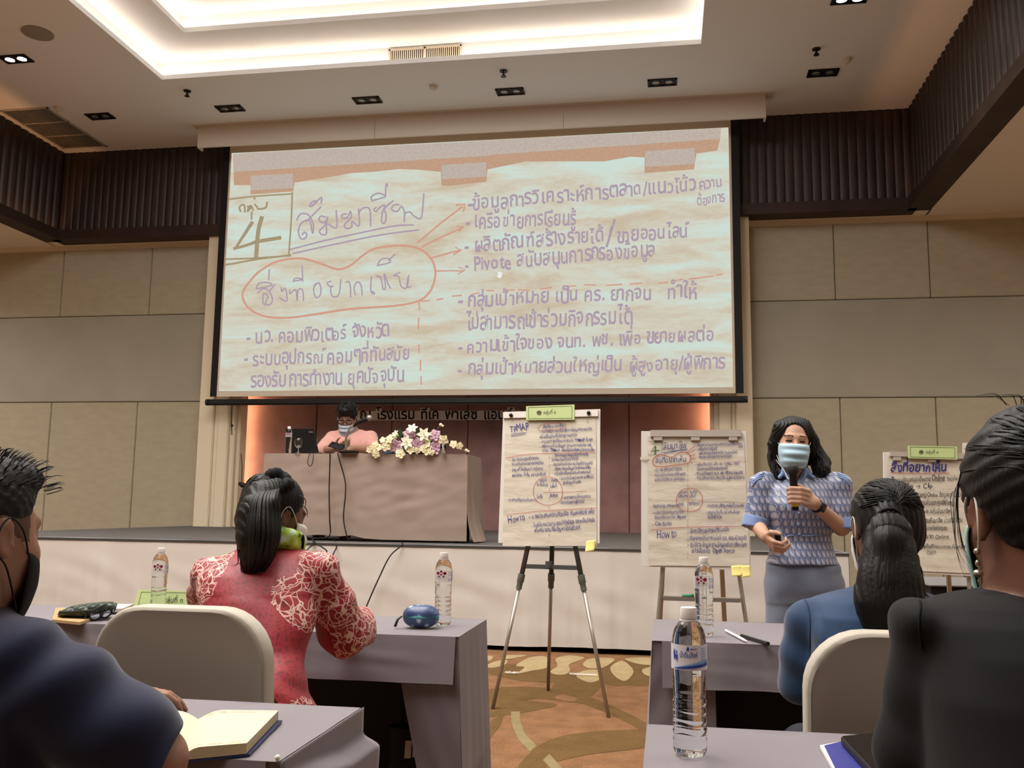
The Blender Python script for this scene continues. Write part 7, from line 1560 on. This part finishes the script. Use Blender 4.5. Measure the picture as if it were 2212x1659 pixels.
man = bodymesh(F, 'person', [skin_t, lash, brow_m, lip_m, mat('stubble', (94, 68, 54), rough=.7)], 'person in a navy shirt and black mask leaning on the near table at left', pk, origin=V(hip.x, hip.y, 0))
navy = mat('shirt_navy', (19, 25, 52), rough=.75, spec=.2, sheen=.25, var=.05, vs=20, bump=.08, bs=450)
F = Field(lo, hi, .0055); trunk(F, .006); F.chain([sR + V(0, 0, .0), sR.lerp(eR, .35), sR.lerp(eR, .7), eR + (eR-sR).normalized()*.04], [.070, .075, .074, .066], .03); F.chain([sL, sL.lerp(eL, .9)], [.08, .075], .03)
dA = (eR - sR).normalized(); F.cut(eR + dA*.012, dA + V(.15, .15, 0)) ; F.ell(cen + V(.0, .01, .125) + fw*.02, (.068, .072, .045), .012, None, True)
def drap(x, y, z):
    a = (x - sR.x)*dA.x + (y - sR.y)*dA.y + (z - sR.z)*dA.z; c = (x - sR.x)*.5 - (z - sR.z)*.8
    return .006*np.sin(c*52 + a*14 + 1.2*np.sin(a*18))*np.exp(-((a - .14)/.20)**2) + .003*val(16)(x, y, z)
F.wrinkle(drap); F.build('navy_shirt', navy, man, 1)
F = Field(lo, [hi[0], hi[1], .75], .007); F.ell(hip + V(0, 0, .02), (.185, .155, .11), .03); legs_seated(F, hip, 0, .505, r=1.25); F.build('trousers', mat('trousers_black', (24, 24, 26)), man, 1)
F = Field(np.array(hc) - .16, np.array(hc) + .2, .004); F.ell(hd(0, -.008, .050), (.080, .100, .088), .01, hd.R); F.ell(hd(0, .055, .098), (.055, .05, .030), .02, hd.R); F.ell(hd(0, .085, -.035), (.11, .09, .098), .012, hd.R, True); F.ell(hd(.0, -.03, -.045), (.12, .15, .075), .015, hd.R, True)
F.wrinkle(lambda x, y, z: .0025*np.sin(x*260 + 5*np.sin(z*60))*np.sin(y*240 + 3*np.sin(x*50))); F.build('hair', hair_k, man, 1)
b = MB(); random.seed(21); cv = []
for i in range(260):
    a = random.uniform(-1.25, 1.25); f_ = random.uniform(-.08, .095); z_ = .050 + .086*math.cos(a)*(1 - (f_/.16)**2)**.5; p0 = hd(.078*math.sin(a)*(1 - (f_/.14)**2)**.5, f_, z_); n_ = (p0 - hd(0, 0, .03)).normalized()
    fwd_ = hd.R @ V(0, 1, 0); L = random.uniform(.008, .017)*(1.3 if f_ > .05 else 1); cv.append(([p0 - n_*.004, p0 + n_*L*.6 + fwd_*L*.2, p0 + n_*L*.9 + fwd_*L*.7 + V(0, 0, random.uniform(-.004, .004))], random.uniform(.0014, .0024)))
locks(b, cv, 3); b.build('hair_locks', hair_k, man, smooth=True)
face_mask(hd, 'face_mask', mask_black, man, 0, k=1.02, drop=.026, out=.3)
# ============================================================ presenter seated on the stage
Y0 = ty1 + .18; Sx = lambda x, y, dy=0: P(x, y, Y0 + dy)
k_ = 1.15; hc = Sx(751, 903, -.05); hd = Head(hc, rotm(180 + 6, 24, 0), k_)
tor = secs([(1010, 713, 806, .17, .0), (980, 714, 805, .17, .0), (958, 712, 806, .16, .0), (942, 711, 806, .14, .02), (934, 718, 798, .11, .03), (928, 735, 782, .085, .03)], Y0)
hip = Sx(760, 1035, .06); sL, eL, wL = Sx(718, 946, .02), Sx(699, 972, -.16), Sx(728, 968, -.36); sR, eR, wR = Sx(800, 945, .02), Sx(806, 971, -.14), Sx(757, 969, -.36)
for q in (eL, eR, wL, wR): q.z = max(q.z, ztp + .05)
lo, hi = bounds([hc, sL, eL, eR, wL, wR, V(hip.x, hip.y, ZS), hd(0, 0, .15), V(hip.x, hip.y-.5, ZS)], .18); lo[2] = ZS - .005
F = Field(lo, hi, .008); hd.fill(F); F.loft(shrink(tor, .02), .03); F.ell(hip + V(0, 0, -.02), (.20, .16, .13), .03); F.cone(Sx(758, 932, .02), hd(0, -.02, -.06), .075, .06, .03)
F.chain([sL, eL, wL], [.058, .048, .034], .015); F.chain([sR, eR, wR], [.058, .048, .034], .015)
for s in (-1, 1):
    h_ = V(hip.x + s*.11, hip.y, ZS + .56); kn = V(hip.x + s*.13, hip.y - .48, ZS + .56); an = V(kn.x, kn.y + .02, ZS + .09); F.chain([h_, kn, an], [.10, .07, .046], .03); F.cone(an + V(0, 0, -.045), an + V(0, -.16, -.05), .04, .03, .02)
ph = Sx(727, 963, -.44)
hand(F, wL, V(.75, -.4, .25), V(-.3, -.5, -.8), th=-1, curl=.6, s=1.15); hand(F, wR, V(-.85, -.35, .1), V(.2, -.5, .7), th=-1, curl=.6, s=1.15)
pre = bodymesh(F, 'person', [skin_t, lash, brow_m, lip_m], 'person in a pink shirt, glasses and lowered mask looking at a phone on the stage', lambda c, n: hd.pick(c), origin=V(hip.x, hip.y, ZS))
pink = mat('shirt_pink', (192, 142, 132), rough=.7, spec=.2, sheen=.2, bump=.05, bs=200)
F = Field(lo, hi, .008); F.loft(tor, .03); F.chain([sL + V(0, 0, .0), sL.lerp(eL, .6), eL + V(0, -.01, .0)], [.072, .076, .078], .03); F.chain([sR, sR.lerp(eR, .6), eR + V(0, .02, .03)], [.072, .076, .074], .03)
F.ell(Sx(758, 926, -.04), (.075, .08, .055), .015, None, True); F.wrinkle(lambda x, y, z: .006*val(11)(x, y, z)); F.build('pink_shirt', pink, pre, 1)
F = Field([lo[0], lo[1], ZS - .005], [hi[0], hi[1], ZS + .8], .01); F.ell(hip + V(0, 0, -.02), (.215, .175, .14), .03)
for s in (-1, 1): h_ = V(hip.x + s*.11, hip.y, ZS + .56); kn = V(hip.x + s*.13, hip.y - .48, ZS + .56); F.chain([h_, kn, V(kn.x, kn.y + .02, ZS + .12)], [.115, .085, .07], .03)
F.build('trousers', mat('trousers_black', (24, 24, 26)), pre, 1)
F = Field(np.array(hc) - .22, np.array(hc) + .24, .006); F.ell(hd(0, -.010, .048), (.092*k_, .112*k_, .098*k_), .01, hd.R); F.ell(hd(0, .052, .090), (.066*k_, .055*k_, .04*k_), .03, hd.R)
F.ell(hd(0, .098, -.050), (.094*k_, .075*k_, .098*k_), .012, hd.R, True); F.ell(hd(0, .02, -.09), (.14*k_, .15*k_, .075*k_), .012, hd.R, True)
for s in (-1, 1): F.ell(hd(s*.09, .01, -.02), (.03*k_, .035*k_, .045*k_), .01, hd.R, True)
F.wrinkle(lambda x, y, z: .003*np.sin(x*190 + 5*np.sin(z*50))*np.sin(z*160 + 3*np.sin(x*40))); F.build('hair', hair_k, pre, 1)
b = MB(); random.seed(33); cv = []
for i in range(120):
    a = random.uniform(-1.3, 1.3); f_ = random.uniform(-.06, .10); p0 = hd(.090*math.sin(a), f_, .048 + .096*math.cos(a)*(1 - (f_/.17)**2)**.5); n_ = (p0 - hd(0, 0, .03)).normalized(); fw_ = hd.R @ V(0, 1, 0); L = random.uniform(.02, .045); cv.append(([p0, p0 + n_*L*.4 + fw_*L*.4, p0 + n_*L*.35 + fw_*L], .004))
locks(b, cv, 3); b.build('hair_locks', hair_k, pre, smooth=True)
face_mask(hd, 'face_mask', mat('mask_grey_blue', (158, 170, 180), rough=.7), pre, 3, drop=.038, strap_m=loop_w)
for s in (-1, 1):
    cc = hd(s*.034, .108, .0); u = hd.R @ V(1, 0, 0); v = hd.R @ V(0, .1, 1); b = MB(); b.tube([cc + u*.027*k_*math.copysign(abs(math.cos(a))**.7, math.cos(a)) + v*.018*k_*math.copysign(abs(math.sin(a))**.7, math.sin(a)) for a in (q*math.tau/20 for q in range(21))], .0035, 6, cap=False); b.build('glasses_rim', fm, pre, smooth=True)
    b = MB(); b.tube([hd(s*.062, .105, .004), hd(s*.084, .06, .006), hd(s*.088, -.01, .008)], .003, 6); b.build('glasses_temple', fm, pre, smooth=True)
b = MB(); b.tube([hd(-.008, .112, .004), hd(.008, .112, .004)], .003, 6); b.build('glasses_bridge', fm, pre)
pt = thing('mobile_phone', 'mobile phone held above the stage table by the person in pink', 'phone', tuple(ph)); u_ = V(.9, -.1, -.25).normalized(); n_ = V(.15, -.65, .75).normalized(); n_ = (n_ - u_*n_.dot(u_)).normalized(); M3 = Matrix((u_, n_.cross(u_), n_)).transposed()
b = MB(); b.box(ph, (.15, .085, .011), M=M3, bev=.004); b.build('body', mat('phone_black', (26, 26, 30), rough=.25), pt)
b = MB(); b.box(ph + M3 @ V(-.045, .015, .0065), (.035, .035, .003), M=M3, bev=.001); b.build('camera_bump', mat('phone_camera', (12, 12, 14), rough=.15), pt)
# seat under the presenter and the chairs of the two people in front
chair(bk.location.x, bk.location.y - .26, 'covered banquet chair carrying the person in the black jacket', zt=.86)
chair(man.location.x, man.location.y - .26, 'covered banquet chair carrying the person in the navy shirt', zt=.86)
pc_ = thing('stage_chair', 'dark chair carrying the presenter behind the stage table', 'chair', (hip.x, hip.y, ZS))
b = MB(); b.box((hip.x, hip.y, ZS+.43), (.48, .46, .06), bev=.02); b.build('seat', dark, pc_); b = MB(); b.box((hip.x, hip.y+.26, ZS+.62), (.42, .04, .30), bev=.02); b.build('backrest', dark, pc_)
for sx in (-1, 1):
    for sy in (-1, 1): b = MB(); b.tube([(hip.x+sx*.2, hip.y+sy*.18, ZS+.41), (hip.x+sx*.21, hip.y+sy*.2, ZS)], .016, 8); b.build('leg', dkm, pc_)
